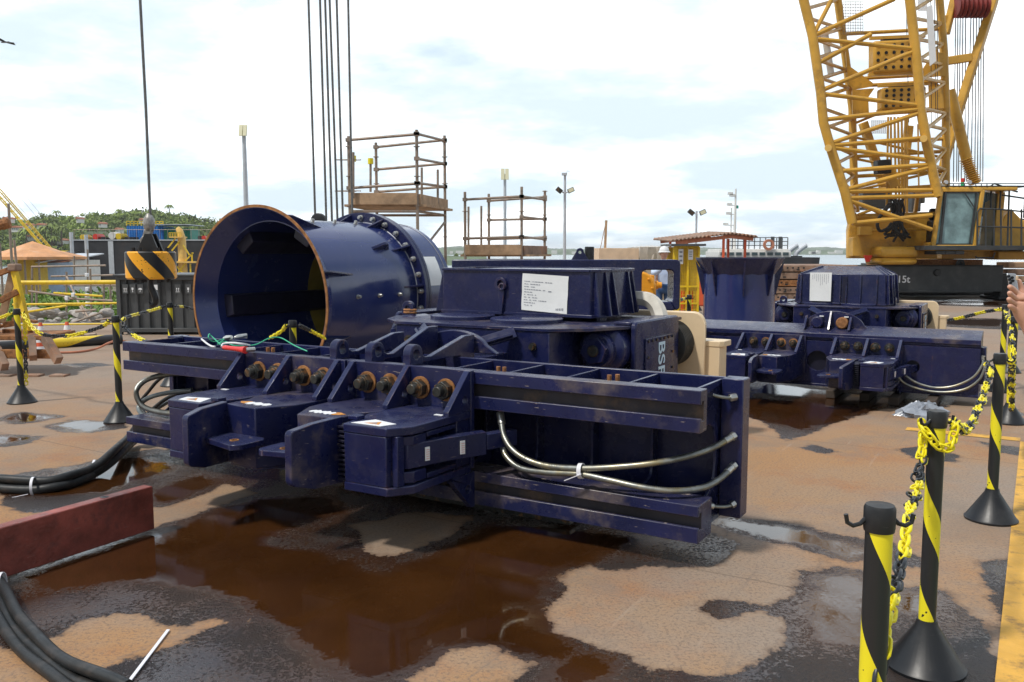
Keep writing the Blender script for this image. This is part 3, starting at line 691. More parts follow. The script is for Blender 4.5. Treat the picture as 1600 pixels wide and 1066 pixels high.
    mb.plate_hole([(ex-.062,1.056),(ex-.062,1.10)] + arc(ex,1.12,.062,180,0,10) + [(ex+.062,1.056)], (ex,1.115), .028, 1.86, 1.90, 'y'); e2 = bld(mb, 'lifting_eye', W, deck, .004)
    if not B:
        mb = MB()
        for k in range(2): mb.tube([(ex+.045+.06*math.cos(a), 1.84+.03*math.sin(a), 1.085+k*.022) for a in np.linspace(0, 2*math.pi, 17)], .010, 6)
        bld(mb, 'rusty_ring', M_['rust'], e2, 0)
    # roofed housing
    zb, zt = 1.10, 1.455
    o8 = [(-.72,2.0),(.70,2.0),(.745,2.08),(.77,2.22),(.77,2.58),(.745,2.74),(.66,2.86),(-.66,2.86),(-.745,2.74),(-.79,2.58),(-.79,2.22),(-.76,2.08)]
    if B: zb, zt = 1.08, 1.56; o8 = [(x*.95-.035, 1.72+(y-2.0)*1.25) for x, y in o8]
    cx, cy = 0, 2.43
    top = [(cx+(x-cx)*.965, cy+(y-cy)*.965) for x, y in o8]
    if not B: top = [(x*.99, 2.0 if y == 2.0 else y) for (x, y) in o8]
    n = len(o8); vs = [(x, y, zb) for x, y in o8] + [(x, y, zt) for x, y in top]
    inn = [(cx+(x-cx)*(.62 if B else .5), cy+(y-cy)*.25) for x, y in o8]; zr = zt + (.12 if B else .012); vs += [(x, y, zr) for x, y in inn]
    mb = MB(); mb.add(vs, [list(range(n))[::-1], list(range(2*n, 3*n))] + [(i, (i+1) % n, n+(i+1) % n, n+i) for i in range(n)] + [(n+i, n+(i+1) % n, 2*n+(i+1) % n, 2*n+i) for i in range(n)])
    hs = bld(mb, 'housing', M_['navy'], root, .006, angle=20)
    mb = MB(); mb.prism([(x*.93, cy+(y-cy)*.9) for x, y in o8], 1.057, zb-.001, 'z')
    if not B: mb.v = [(p[0]*.6, p[1]+.02, p[2]) for p in mb.v]
    bld(mb, 'housing_base', M_['navy_dark'], hs, 0)  # dark colour paints the shadow gap between deck and housing
    mb = MB(); mb.prism([(cx+(x-cx)*1.02, cy+(y-cy)*1.02) for x, y in o8], zb-.012, zb+.012, 'z'); bld(mb, 'bottom_flange', N_, hs, .003)
    if not B:
        mb = MB()
        for i in range(n):
            a = Vector((*top[i], zt)); c = Vector((*top[(i+1) % n], zt)); mb.bar(a+Vector((0,0,.004)), c+Vector((0,0,.004)), .03, .02)
        bld(mb, 'rim', N_, hs, .003)
    # fins round the ends (and along the front on the other machine)
    spots = []
    for i in range(n):
        a = Vector(o8[i]); c = Vector(o8[(i+1) % n]); ln = (c-a).length
        if ln > 1: 
            if B and a.y < 2.0 and c.y < 2.0: spots += [(a.lerp(c, t), (c-a)) for t in (.03,.17,.49,.56,.72,.90)]
            continue
        spots += [(a.lerp(c, t), (c-a)) for t in ((.5,) if ln < .3 else (.08,.92))]
    mb = MB()
    for p, e in spots:
        nv = Vector((e.y, -e.x)).normalized(); tv = e.normalized()*.009
        for s0 in (1,):
            a = p; q = p + nv*(.065 if not B else .045); t0 = p - nv*.0
            vs = [(*(a-tv), zb), (*(q-tv), zb), (*(q+tv), zb), (*(a+tv), zb)]
            inn_ = p - nv*.025; q2 = p - nv*.0 + nv*.006
            vs += [(*(inn_-tv), zt-.01), (*(q2-tv), zt-.01), (*(q2+tv), zt-.01), (*(inn_+tv), zt-.01)]
            mb.hexa([vs[0],vs[1],vs[2],vs[3],vs[4],vs[5],vs[6],vs[7]])
    build_each(mb, 'fin', M_['navy'], hs, local=True, bevel=.003)
    if B:
        mb = MB()
        for i in range(n):
            a = Vector((*top[i], zt+.004)); c = Vector((*inn[i], zr+.004)); mb.bar(a, c, .012, .016)
        bld(mb, 'roof_seams', M_['navy'], hs, .002)
        mb = MB(); mb.box(-.02,.04,1.70,1.719,1.11,1.52); bld(mb, 'gap_shade_strip', M_['navy_dark'], hs, 0)  # dark strip on the face, painted shade of a gap between halves
    if B:
        for o in [k for k in col.objects if k.parent == root and k.name not in before]: o.location.z += .17
    return hs

def paper_on(hs, corners, root, s, y, dz=0):
    pts = [loc_on_y(px, py, y, root, s) for px, py in corners]       # tl, tr, br, bl on the housing front
    tl, tr, br, bl = pts; mb = MB(); nx_, nz_ = 10, 6; vs = []; fs = []
    for j in range(nz_+1):
        for i in range(nx_+1):
            p = tl.lerp(tr, i/nx_).lerp(bl.lerp(br, i/nx_), j/nz_)
            edge = min(i, nx_-i, j, nz_-j); vs.append((p.x, y-.003-(.006*math.sin(i*1.3+j)**2 if edge == 0 else .001), p.z-dz))
    fs = [(j*(nx_+1)+i, j*(nx_+1)+i+1, (j+1)*(nx_+1)+i+1, (j+1)*(nx_+1)+i) for j in range(nz_) for i in range(nx_)]
    mb.add(vs, fs, 0)
    pp = mb.build('paper_sheet', M_['paper'], hs, local=True)
    mb = MB(); rnd = random.Random(3)
    def bit(u0, u1, v0, v1):
        q = []
        for (u, v) in ((u0,v0),(u1,v0),(u1,v1),(u0,v1)):
            p = tl.lerp(tr, u).lerp(bl.lerp(br, u), v); q.append((p.x, y-.0065, p.z-dz))
        mb.add(q, [(0,1,2,3)])
    return pp, mb, bit, rnd

def machine(name, label, loc, s, B):
    root = empty(name, loc, label, 'pile clamp', rz=TH, sc=s)
    N_ = M_['navy']; W = M_['navy_worn']
    def bld(mb, nm, m, par=root, bevel=.005, **k): return mb.build(nm, m, par, local=True, bevel=bevel, **k)
    X = 2.29
    if not B:
        for (nm, z0, z1, a, c, dep) in (('upper_rail', .705, .92, .779, .849, .10), ('lower_rail', .14, .335, .220, .277, .21)):
            lip = .014
            prof = [(0,z0),(dep,z0),(dep,z1),(0,z1),(0,c),(.022,c),(.022,c+lip),(.052,c+lip),(.052,a-lip),(.022,a-lip),(.022,a),(0,a)]
            mb = MB(); mb.prism(prof, -X-.02, X, 'x'); rl = bld(mb, nm, W, root, .004)
            mb = MB(); mb.box(-X+.0, X-.0, .045, .051, a-lip+.001, c+lip-.001); bld(mb, 'groove_face', M_['rail_groove'], rl, 0)
        mb = MB(); mb.box(-X,X,.50,.53,.165,.925); bld(mb, 'rear_web', N_)
        mb = MB(); mb.box(-X+.01,X-.06,.102,.499,.765,.785); bld(mb, 'shelf_plate', M_['navy'])
        mb = MB(); mb.box(-X+.01,X-.06,.212,.499,.165,.185); bld(mb, 'bottom_plate', N_)
        for k in range(-6, 7):
            x = k*.373
            co_ = [(.10,.705),(.10,.918),(.499,.918),(.499,.15),(.212,.15),(.212,.30)] + arc(.36,.39,.06,-90,0,4) + [(.42,.45)] + arc(.36,.64,.06,0,90,4) + [(.24,.70)]
            mb = MB(); mb.prism(co_, x-.008, x+.008, 'x'); bld(mb, 'rib', N_, root, .002)
        for s_ in (-1, 1):
            x0, x1 = sorted((s_*2.25, s_*2.37)); mb = MB(); mb.box(x0, x1, .45, .575, .165, .925); bld(mb, 'end_post', N_, root, .005)
            x0, x1 = sorted((s_*2.235, s_*2.25)); mb = MB(); mb.prism([(.10,.70),(.10,.86),(.455,.90),(.455,.18),(.21,.16),(.21,.30),(.30,.34),(.37,.38),(.39,.44),(.39,.62),(.36,.67),(.28,.70)], x0-.004, x1-.004, 'x'); bld(mb, 'end_plate', N_, root, .003)
        # small bolts lying on the shelf
        for (x, y) in ((1.02,.14),(1.06,.14),(1.72,.16),(1.75,.20),(-.9,.16),(-.86,.17)):
            mb = MB(); mb.prism([(x+.014*math.cos(i*1.047), y+.014*math.sin(i*1.047)) for i in range(6)], .905, .94, 'z'); mb.cyl((x,y,.86),(x,y,.91),.008,8); bld(mb, 'set_screw', M_['rust'], root, .001)
        # three lugs with eyes on plates running back from the rail
        for x, zt in ((-.14,1.045),(.155,1.10),(.455,1.055)):
            mb = MB(); mb.plate_hole(arc(.06,.985,.062,-20,200,16) + [(-.005,.921),(.125,.921)], (.06,.985), .028, x-.03, x+.03, 'x')
            lg = bld(mb, 'lug', W, root, .006)
            mb = MB(); mb.prism([(.10,.93),(.115,.985),(.16,.962),(.22,.958),(.60,zt),(.705,zt),(.705,.60),(.54,.60),(.54,.93)], x-.02, x+.02, 'x'); bld(mb, 'lug_plate', N_, lg, .004)
        ya = .72
    else:
        X = 2.08
        prof = [(.08,.13),(.52,.13),(.52,1.0),(.40,1.0),(0,.905),(0,.84),(.035,.835),(.035,.80),(.08,.795)]
        mb = MB(); mb.prism(prof, -X, X, 'x'); bld(mb, 'beam', W, root, .005)
        mb = MB(); rect = lambda a, c: [(a,.13),(c,.13),(c,.795),(a,.795)]
        for a, c, hx in ((-X,-1.26,None),(-1.26,-1.02,None),(-1.02,-.20,None),(-.20,.20,-.02),(.20,1.16,None),(1.16,1.5,1.26),(1.5,X,None)):
            if hx is None: mb.prism(rect(a,c), .0, .079, 'y')
            else: mb.plate_hole(rect(a,c), (hx,.50), .15 if hx < 1 else .09, .0, .079, 'y', seg=28)
        bld(mb, 'beam_face', M_['navy'], root, 0)
        mb = MB(); mb.box(-.19,.19,.0795,.083,.2,.75); mb.box(1.17,1.45,.0795,.083,.3,.7); build_each(mb, 'hole_shade_plate', M_['navy_dark'], root, local=True)  # dark plates paint the shade inside the holes
        mb = MB(); mb.box(X,X+.06,.12,.36,.30,.80); bld(mb, 'end_bracket', N_, root, .004)
        mb = MB(); mb.box(-X,X,-.02,-.001,.13,.165); bld(mb, 'bottom_flange', N_, root, .003)
        ya = .30
    # half-moon bracket in the centre
    hx = .13 if B else .30; hr_ = .44 if B else .26; hm = [(hx-hr_-.08,.92)] + [(hx+hr_*math.cos(R(a)), .95+(.27 if B else .125)*math.sin(R(a))) for a in range(170, 5, -11)] + [(hx+hr_+.08,.93)]
    mb = MB(); mb.prism(hm, ya, ya+.045, 'y'); arcp = bld(mb, 'half_moon_bracket', W, root, .006)
    if B:
        for px_ in (-.09,.26):
            mb = MB(); mb.lathe([(0,0),(.07,0),(.085,.012),(.085,.11)], (px_, ya-.10, 1.05), (0,1,0), 24); bld(mb, 'pin', M_['rust' if px_ > 0 else 'navy_worn'], arcp, .003)
            mb = MB(); mb.box(px_+.02, px_+.08, ya-.03, ya-.002, 1.13, 1.145); bld(mb, 'pin_keeper', M_['white'], arcp, 0)
        for gx in (-.27,.08,.36):
            mb = MB(); mb.prism([(ya-.001,.96),(ya-.001,1.22 if gx == .08 else 1.14),(ya-.03,1.22 if gx == .08 else 1.14),(ya-.20,.96)], gx, gx+.03, 'x'); bld(mb, 'gusset', N_, arcp, .003)
    sh = .18 if B else 0.0
    for sx in (1, -1): jaw_unit(root, sx, sh, old=B)
    hs = common_body(root, B)
    return root, hs

mA, hA = machine('pile_clamp', 'large dark blue pile clamp in front with two grooved rails and metal hoses', RA, 1.0, False)
pp, mb, bit, rnd = paper_on(hA, [(817,427),(889,432),(886,491),(815,484)], RA, 1.0, 2.0)
for k, (ln) in enumerate(((.02,.60),(.02,.34),(.02,.22),(.02,.46),(.02,.14),(.02,.26),(.02,.28),(.02,.50),(.02,.24),(.02,.18))):
    v = .20+k*.072; u = .05
    while u < .05+ln[1]:
        wdt = rnd.uniform(.015,.06); bit(u, u+wdt, v, v+.018); u += wdt+.012+(.03 if rnd.random() < .2 else 0)
bit(.58,.65,.43,.455)
for k in range(5): bit(.76+k*.035, .78+k*.035, .88-k*.006, .93)
mb.build('writing', M_['ink'], pp, local=True, smooth=False)
# padeye on the housing front
c = loc_on_y(783, 444, 1.985); mb = MB()
mb.ring((c.x, c.z), .055, .032, 1.97, 1.998, 'y', 24); mb.prism([(c.x-.022, c.z-.05),(c.x+.035, c.z-.05),(c.x+.012, c.z-.25),(c.x-.004,c.z-.25)], 1.972, 1.998, 'y')
mb.ring((c.x+.02, c.z-.02), .03, .018, 1.955, 1.972, 'y', 16)
mb.build('padeye', M_['navy'], hA, local=True, bevel=.003)
mB, hB = machine('pile_clamp', 'smaller dark blue pile clamp behind on the right with one solid beam', RB, SB, True)
pp, mb, bit, rnd = paper_on(hB, [(1266,426),(1300,426),(1298,471),(1265,470)], RB, SB, 1.67, .17)
for k in range(9):
    u = .12+k*.09; v = .06; e = v + rnd.uniform(.12,.40)
    while v < e: dv = rnd.uniform(.015,.04); bit(u, u+.018, v, v+dv); v += dv+.012
mb.build('writing', M_['ink'], pp, local=True, smooth=False)
# ================================================================= big flanged tube lying on its side
ax = V.copy(); CC = Vector((-2.792, 9.453, 1.069)); S1 = U.copy()
tube = empty('steel_sleeve', (CC.x, CC.y, 0), 'large dark blue steel tube on its side with rusty flared mouth', 'steel tube')
Rr = 1.049; Rb = .905
def rad(a, r, L_): return CC + ax*L_ + (S1*math.cos(a) + Vector((0,0,1))*math.sin(a))*r
mb = MB(); mb.lathe([(Rb,.20),(Rb,2.42),(Rb-.03,2.42),(Rb-.03,.20)], CC, ax, 96, closed=True); shell = mb.build('shell', M_['navy_gloss'], tube, angle=30)
mb = MB(); mb.lathe([(Rr,.0),(Rb+.002,.21),(Rb-.028,.21),(Rr-.035,.0)], CC, ax, 96, closed=True); bell = mb.build('flared_mouth', M_['navy_gloss'], tube, angle=30)
mb = MB(); mb.lathe([(Rr+.001,-.006),(Rr+.001,.006),(Rr-.028,.006),(Rr-.028,-.006)], CC, ax, 96, closed=True); mb.build('rusty_edge', M_['rust_bright'], bell, angle=30)
mb = MB(); mb.lathe([(Rb+.002,1.70),(1.03,1.70),(1.03,1.76),(Rb+.002,1.76)], CC, ax, 96, closed=True); fl = mb.build('flange', M_['navy'], tube, bevel=.004, angle=30)
mb = MB(); mb.lathe([(Rb+.002,1.765),(1.03,1.765),(1.03,1.81),(Rb+.002,1.81)], CC, ax, 96, closed=True); mb.build('flange', M_['navy'], tube, bevel=.004, angle=30)
mb = MB(); mb.lathe([(Rb+.001,1.684),(Rb+.010,1.692),(Rb+.001,1.70)], CC, ax, 96); mb.build('weld_bead', M_['weld'], shell, angle=60)
mb = MB(); mb.lathe([(Rb+.001,2.33),(Rb+.008,2.337),(Rb+.001,2.344)], CC, ax, 96); mb.build('weld_bead', M_['weld'], shell, angle=60)
for k in range(30):
    a = 2*math.pi*(k+.35)/30; c = rad(a, .965, 1.70)
    mb = MB(); mb.lathe([(0,-.055),(.018,-.055),(.026,-.045),(.026,-.012),(.034,-.012),(.034,0)], c, ax, 12); mb.build('flange_bolt', M_['zinc'], fl)
def gusset(mb, a, L0, L1, r0, r1, th=.022, back=False):
    # triangular fin lying along the tube at angle a, standing off the shell
    t = (-S1*math.sin(a) + Vector((0,0,1))*math.cos(a)) * th/2
    if not back: q = [rad(a, Rb-.01, L0+.21), rad(a, r0, L0), rad(a, r0, L0+.10), rad(a, Rb-.005, L1)]
    else: q = [rad(a, Rb-.01, L0), rad(a, r0, L1), rad(a, r0-.02, L1-.06), rad(a, Rb-.01, L1)]
    if not back: mb.hexa([q[0]-t, q[1]-t, q[2]-t, q[3]-t, q[0]+t, q[1]+t, q[2]+t, q[3]+t])
    else: mb.hexa([q[0]-t, q[2]-t, q[1]-t, q[3]-t, q[0]+t, q[2]+t, q[1]+t, q[3]+t])
for k in range(8):
    a = R(-30 + 45*k + 4)
    mb = MB(); gusset(mb, a, .02, .62, 1.035, Rb); mb.build('mouth_gusset', M_['navy'], tube, bevel=.003)
for k in range(12):
    a = R(30*k + 8)
    mb = MB(); gusset(mb, a, 1.42, 1.698, 1.01, Rb, back=True); mb.build('flange_gusset', M_['navy'], fl, bevel=.003)
for adeg in (74, 3, -60, 140, 200):
    for L_ in (.62, .98, 1.34):
        c = rad(R(adeg), Rb, L_); nrm = rad(R(adeg), 1.0, L_) - rad(R(adeg), 0, L_)
        mb = MB(); mb.lathe([(.026,-.01),(.026,.008),(.019,.008),(.019,.035),(.016,.045),(.009,.045),(.009,.02),(0,.02)], c, nrm, 12); mb.build('shell_bolt', M_['zinc'], shell)
mb = MB(); a = R(40); t = (-S1*math.sin(a)+Vector((0,0,1))*math.cos(a))*.02
q = [rad(a, Rb-.01, 1.10), rad(a, 1.0, 1.26), rad(a, 1.0, 1.32), rad(a, Rb-.01, 1.42)]; mb.hexa([p-t for p in q]+[p+t for p in q]); mb.build('lifting_lug', M_['navy'], shell, bevel=.006)
# guide pads inside
for adeg in (186, 128, 60, -20, -70):
    mb = MB(); a = R(adeg); e1 = (S1*math.cos(a)+Vector((0,0,1))*math.sin(a)); e2 = (-S1*math.sin(a)+Vector((0,0,1))*math.cos(a))
    vs = []
    for L_ in (.30, 1.9):
        for (d, h) in ((.88,-.14),(.88,.14),(.74,.115),(.74,-.115)): vs.append(CC + ax*L_ + e1*d + e2*h)
    mb.hexa([vs[0],vs[1],vs[2],vs[3],vs[4],vs[5],vs[6],vs[7]]); mb.build('guide_pad', M_['navy_dark'], tube, bevel=.012)
mb = MB(); mb.lathe([(0,2.40),(Rb-.031,2.40),(Rb-.031,2.415),(0,2.415)], CC, ax, 64); mb.build('light_stop_disc', M_['navy_dark'], tube)  # unseen dark disc added to keep light out of the tube
mb = MB(); mb.lathe([(Rb-.031,1.66),(Rb-.036,1.67),(Rb-.036,2.40),(Rb-.031,2.41)], CC, ax, 64); mb.build('primer_band', M_['inner_yellow'], shell)
# paper sheet outside
mb = MB(); vs = []; fs = []
for i in range(7):
    for j in range(3): vs.append(rad(R(8+24*i/6), Rb+.004, 1.93+.30*j/2))
for i in range(6):
    for j in range(2): b0 = i*3+j; fs.append((b0, b0+1, b0+4, b0+3))
mb.add(vs, fs); mb.build('paper_sheet', M_['paper'], shell)
mb = MB()
for s_ in (-.55,.55):
    for L_ in (.6,1.4): c = CC + S1*s_ + ax*L_; mb.bar(Vector((c.x,c.y,.07))-ax*.25, Vector((c.x,c.y,.07))+ax*.25, .2, .14)
tag(mb.build('timber_block', M_['wood'], org=(CC.x,CC.y,0), bevel=.01), 'timber chocks under the large blue tube', 'timber')

# ---- long box beam with a window cut-out, on trestles
bx0, bx1, by, bz0, bz1, bt = P(706,440,10).x, P(1063,440,10).x, 10.0, .935, 1.52, .42
beam = empty('box_beam', ((bx0+bx1)/2, by, 0), 'long dark blue box beam with a rounded window opening near its right end', 'steel beam')
wx0, wx1, wz0, wz1 = P(1003,440,10).x, P(1053,440,10).x, P(800,472,10).z, P(800,422,10).z
r_ = .05
outl = [(bx0,bz0)] + arc(bx1-.05,bz0+.05,.05,-90,0,4) + arc(bx1-.05,bz1-.05,.05,0,90,4) + [(bx0,bz1)]
hole = arc(wx1-r_,wz0+r_,r_,-90,0,5) + arc(wx1-r_,wz1-r_,r_,0,90,5) + arc(wx0+r_,wz1-r_,r_,90,180,5) + arc(wx0+r_,wz0+r_,r_,180,270,5)
hole = hole[::-1]
# bridge from bottom-right outline vertex to the hole start
k = 1; st = min(range(len(hole)), key=lambda i: (hole[i][0]-outl[k][0])**2+(hole[i][1]-outl[k][1])**2); hr = hole[st:]+hole[:st]
mb = MB(); mb.prism(outl[k:]+outl[:k]+[outl[k]]+hr+[hr[0]], by, by+bt, 'y'); bm_ = mb.build('beam_body', M_['navy'], beam, bevel=.02)
mb = MB()
for i in range(4): mb.cyl((wx1-.004, by+.14, wz0+.08+i*.07), (wx1-.02, by+.14, wz0+.08+i*.07), .006, 8)
build_each(mb, 'window_screw', M_['zinc'], bm_)
for tx in (bx0+.45, .75):
    mb = MB()
    for dx in (-.25,.25):
        mb.bar((tx+dx*1.4, by+.21, 0), (tx+dx*.6, by+.21, .86), .08, .08)
    mb.box(tx-.3, tx+.3, by+.05, by+.38, .86, .93); mb.box(tx-.3,tx+.3,by+.17,by+.25,.3,.36); mb.build('trestle', M_['navy'], beam, bevel=.004)
mb = MB(); c = P(906,400,10.2); mb.plate_hole([(c.x-.10,bz1-.002),(c.x-.045,bz1+.09)]+arc(c.x,bz1+.09,.045,180,0,8)+[(c.x+.10,bz1-.002)], (c.x,bz1+.085), .018, 10.18, 10.22, 'y'); mb.build('lug', M_['navy'], beam, bevel=.003)
c = P(921,395,10.25); mb = MB(); mb.cyl((c.x,c.y,bz1-.01), (c.x,c.y,bz1+.15), .055, 18); mb.build('rubber_stop', M_['rubber'], beam, bevel=.006)

# ---- vertical flared guide standing on its end
gc = P(1155, 440, 17.0); gx, gy = gc.x, 17.0
gd = empty('flared_guide', (gx, gy, 0), 'upright dark blue steel cylinder with a flared octagonal top behind the far clamp', 'steel cylinder')
mb = MB(); mb.lathe([(.68,0),(.68,1.20),(.655,1.20),(.655,0)], (gx,gy,0), (0,0,1), 72, closed=True); gsh = mb.build('shell', M_['navy_gloss'], gd)
mb = MB(); mb.lathe([(.685,1.18),(.86,1.50),(.835,1.50),(.66,1.18)], (gx,gy,0), (0,0,1), 16, closed=True, a0=.1); mb.build('flare', M_['navy'], gd, angle=15, bevel=.003)
for k in range(8):
    a = R(45*k-8); d = Vector((math.cos(a), math.sin(a), 0)); t = Vector((-d.y, d.x, 0))*.012; b0 = Vector((gx,gy,0))
    q = [b0+d*.672+Vector((0,0,.78)), b0+d*.70+Vector((0,0,.78)), b0+d*.852+Vector((0,0,1.45)), b0+d*.672+Vector((0,0,1.17))]
    mb = MB(); mb.hexa([p-t for p in q]+[p+t for p in q]); mb.build('fin', M_['navy'], gd, bevel=.003)

# ================================================================= hoses
def wp(px, py, y): q = loc_on_y(px, py, y); return RA + U*q.x + V*q.y + Vector((0,0,q.z))
def ribbed(pts, r, step=.0050, seg=10):
    p = resample(smooth_path(pts, 12), step); rf = [r*(1+.11*(1 if (i//1) % 2 else -1)) for i in range(len(p))]
    mb = MB(); mb.tube(p, r, seg, rf=rf); return mb
def ls(a, b, n): return [a+(b-a)*i/(n-1) for i in range(n)]
up = [(783,655),(787,680),(800,702),(825,719),(860,729),(908,732),(960,730),(1020,724),(1075,713),(1115,699),(1147,681)]
lo_ = [(784,690),(790,712),(812,731),(850,738),(905,741),(950,750),(1000,761),(1050,767),(1095,763),(1125,748),(1147,727)]
yy = [.06,.02,-.01,-.02,-.02,-.02,.0,.06,.18,.32,.44]
for path, lab in ((up, 'upper of the two ribbed metal hoses hanging across the front rails gap'), (lo_, 'lower, deeper sagging ribbed metal hose between the front rails')):
    pts = [wp(px, py, y) for (px, py), y in zip(path, yy)]
    e = empty('hydraulic_hose', pts[5], lab, 'hose', 'metal hoses on the front clamp')
    ribbed(pts, .0165).build('hose', M_['hose_metal'], e, angle=70)
    d = (pts[-1]-pts[-2]).normalized(); mb = MB(); mb.cyl(pts[-1]-d*.07, pts[-1]-d*.02, .020, 14); mb.cyl(pts[-1]-d*.02, pts[-1]+d*.005, .024, 6); mb.build('fitting', M_['zinc'], e, bevel=.002)
    d = (pts[1]-pts[0]).normalized(); mb = MB(); mb.cyl(pts[0]-d*.04, pts[0]+d*.03, .022, 14); mb.build('fitting', M_['zinc'], e)
c = wp(910,737,-.045); mb = MB(); mb.lathe([(.030,-.012),(.034,-.012),(.034,.012),(.030,.012)], wp(908,736,-.02), (wp(950,738,-.02)-wp(870,734,-.02)), 20, closed=True)
for i in range(len(mb.v)):
    p = Vector(mb.v[i]); mb.v[i] = (p.x, p.y, p.z + (p.z-wp(908,736,-.02).z)*.25)
mb.bar(wp(908,741,-.055), wp(882,751,-.06), .010, .004); mb.build
tag(mb.build('cable_tie', M_['tie_white'], org=c), 'white cable tie holding the two ribbed metal hoses together', 'cable tie')
# elbow fittings on the end post
for (pts_, lab) in (([(1101,614,.30),(1112,617,.34),(1125,620,.38),(1140,622,.42),(1150,620,.45)], 'brass pipe elbow at the top of the right end post'), ([(1103,790,.32),(1114,791,.35),(1130,792,.40),(1142,790,.43),(1148,786,.45)], 'brass pipe elbow at the foot of the right end post')):
    p = [wp(*q) for q in pts_]; e = empty('pipe_elbow', p[2], lab, 'pipe fitting')
    mb = MB(); mb.tube(smooth_path(p, 6), .009, 10); mb.build('pipe', M_['hose_metal'], e)
    mb = MB(); mb.cyl(p[0]-(p[1]-p[0])*.8, p[1], .018, 14); mb.build('sleeve', M_['zinc'], e); mb = MB(); mb.cyl(p[-2], p[-1], .021, 6); mb.build('nut', M_['zinc'], e, bevel=.002)
# coiled hoses behind the left end of the rails
lc = [([(300,583,.30),(262,585,.25),(228,594,.2),(213,612,.18),(222,634,.15),(250,644,.12),(285,646,.12)], .020, 'hose_metal', 'outermost grey coiled hose by the left end of the rails'),
      ([(300,610,.35),(262,614,.3),(232,622,.24),(217,636,.2),(226,650,.16),(255,655,.14),(290,654,.14)], .019, 'hose_grey', 'smooth grey hose looping just above the lower left rail'),
      ([(272,582,.33),(250,592,.32),(232,612,.31),(218,632,.30),(228,648,.28)], .014, 'rubber', 'thin black hose with yellow mark inside the left coil'),
      ([(300,608,.42),(262,622,.38),(236,642,.34),(228,652,.32)], .016, 'rubber', 'short black hose crossing the left coil'),
      ([(318,612,.44),(285,618,.42),(250,636,.40),(235,648,.36)], .015, 'hose_grey', 'grey hose at the back of the left coil')]
for pts_, r, m_, lab in lc:
    p = [wp(*q) for q in pts_]; mb = ribbed(p, r) if m_ == 'hose_metal' else MB().tube(smooth_path(p, 10), r, 10)
    tag(mb.build('coiled_hose', M_[m_], org=p[0], angle=70), lab, 'hose', 'coiled hoses at the left end')
# hoses on the far machine
def wpB(px, py, y): q = loc_on_y(px, py, y, RB, SB); return RB + (U*q.x + V*q.y + Vector((0,0,q.z)))*SB
for path, lab in (([(1402,570),(1412,584),(1432,598),(1462,606),(1492,603),(1520,590),(1534,572),(1536,562)], 'upper hose sagging across the far clamp beam'), ([(1400,582),(1412,598),(1440,609),(1475,613),(1508,608),(1530,593),(1538,575)], 'lower hose sagging across the far clamp beam')):
    p = [wpB(px, py, -.12+.1*i/len(path)) for i, (px, py) in enumerate(path)]
    e = empty('hydraulic_hose', p[3], lab, 'hose', 'metal hoses on the far clamp'); ribbed(p, .0135, .006).build('hose', M_['hose_metal'], e, angle=70)
    mb = MB(); mb.cyl(p[-1], p[-1]+Vector((0,0,.04)), .018, 10); mb.build('fitting', M_['zinc'], e)
# black hose bundles on the ground, left
def bundle(cl, offs, r, labs):
    for (du, dz), lab in zip(offs, labs):
        p = [q + Vector((du*.3, du, dz)) for q in cl]; p = smooth_path(p, 10)
        for i, q in enumerate(p): q.z += .006*math.sin(i*.35+du*40); q.x += .006*math.sin(i*.21+dz*60)
        tag(MB().tube(p, r, 14).build('rubber_hose', M_['rubber'], org=p[len(p)//2]), lab, 'hose', 'black hoses on the ground')
cl = [wp(215,672,.25), wp(198,693,.2), P(172,718,6.2), G(135,745,.03), G(95,760,.03), G(40,764,.03), G(-60,760,.03)]
bundle(cl, [(0,0),(.07,.0),(.03,.05)], .030, ['front hose of the black bundle running to the left clamp end','rear hose of the black bundle running to the left clamp end','top hose of the black bundle running to the left clamp end'])
cl2 = [G(-120,800,.035), G(-50,865,.035), G(-5,925,.035), G(22,975,.035), G(62,1020,.035), G(115,1056,.035), G(190,1090,.035)]
bundle(cl2, [(0,-.01),(.045,-.01),(.022,.03),(-.04,-.01)], .023, ['front black hose curving through the bottom left corner','rear black hose curving through the bottom left corner','top black hose curving through the bottom left corner','lowest black hose curving through the bottom left corner'])
for (px, py, z, lab) in ((148,732,.06,'white cable tie on the hose bundle beside the large puddle'),(52,760,.05,'white cable tie with long tail on the hose bundle at left'),(2,915,.05,'white cable tie on the corner hose bundle')):
    c = G(px, py, z); mb = MB(); d = Vector((1,.25,.0)); mb.lathe([(.058,-.008),(.062,-.008),(.062,.008),(.058,.008)], c, d, 18, closed=True); mb.bar(c+Vector((-.01,-.05,-.04)), c+Vector((-.12,-.10,-.055)), .008, .003)
    tag(mb.build('cable_tie', M_['tie_white'], org=c), lab, 'cable tie')
# loose strap on the ground
a, b_ = G(263,984,.008), G(190,1080,.008); mb = MB(); mb.bar(a, b_, .014, .004)
tag(mb.build('plastic_strip', M_['tie_white'], org=a, bevel=.001), 'thin white plastic strip lying on the wet ground', 'strip')
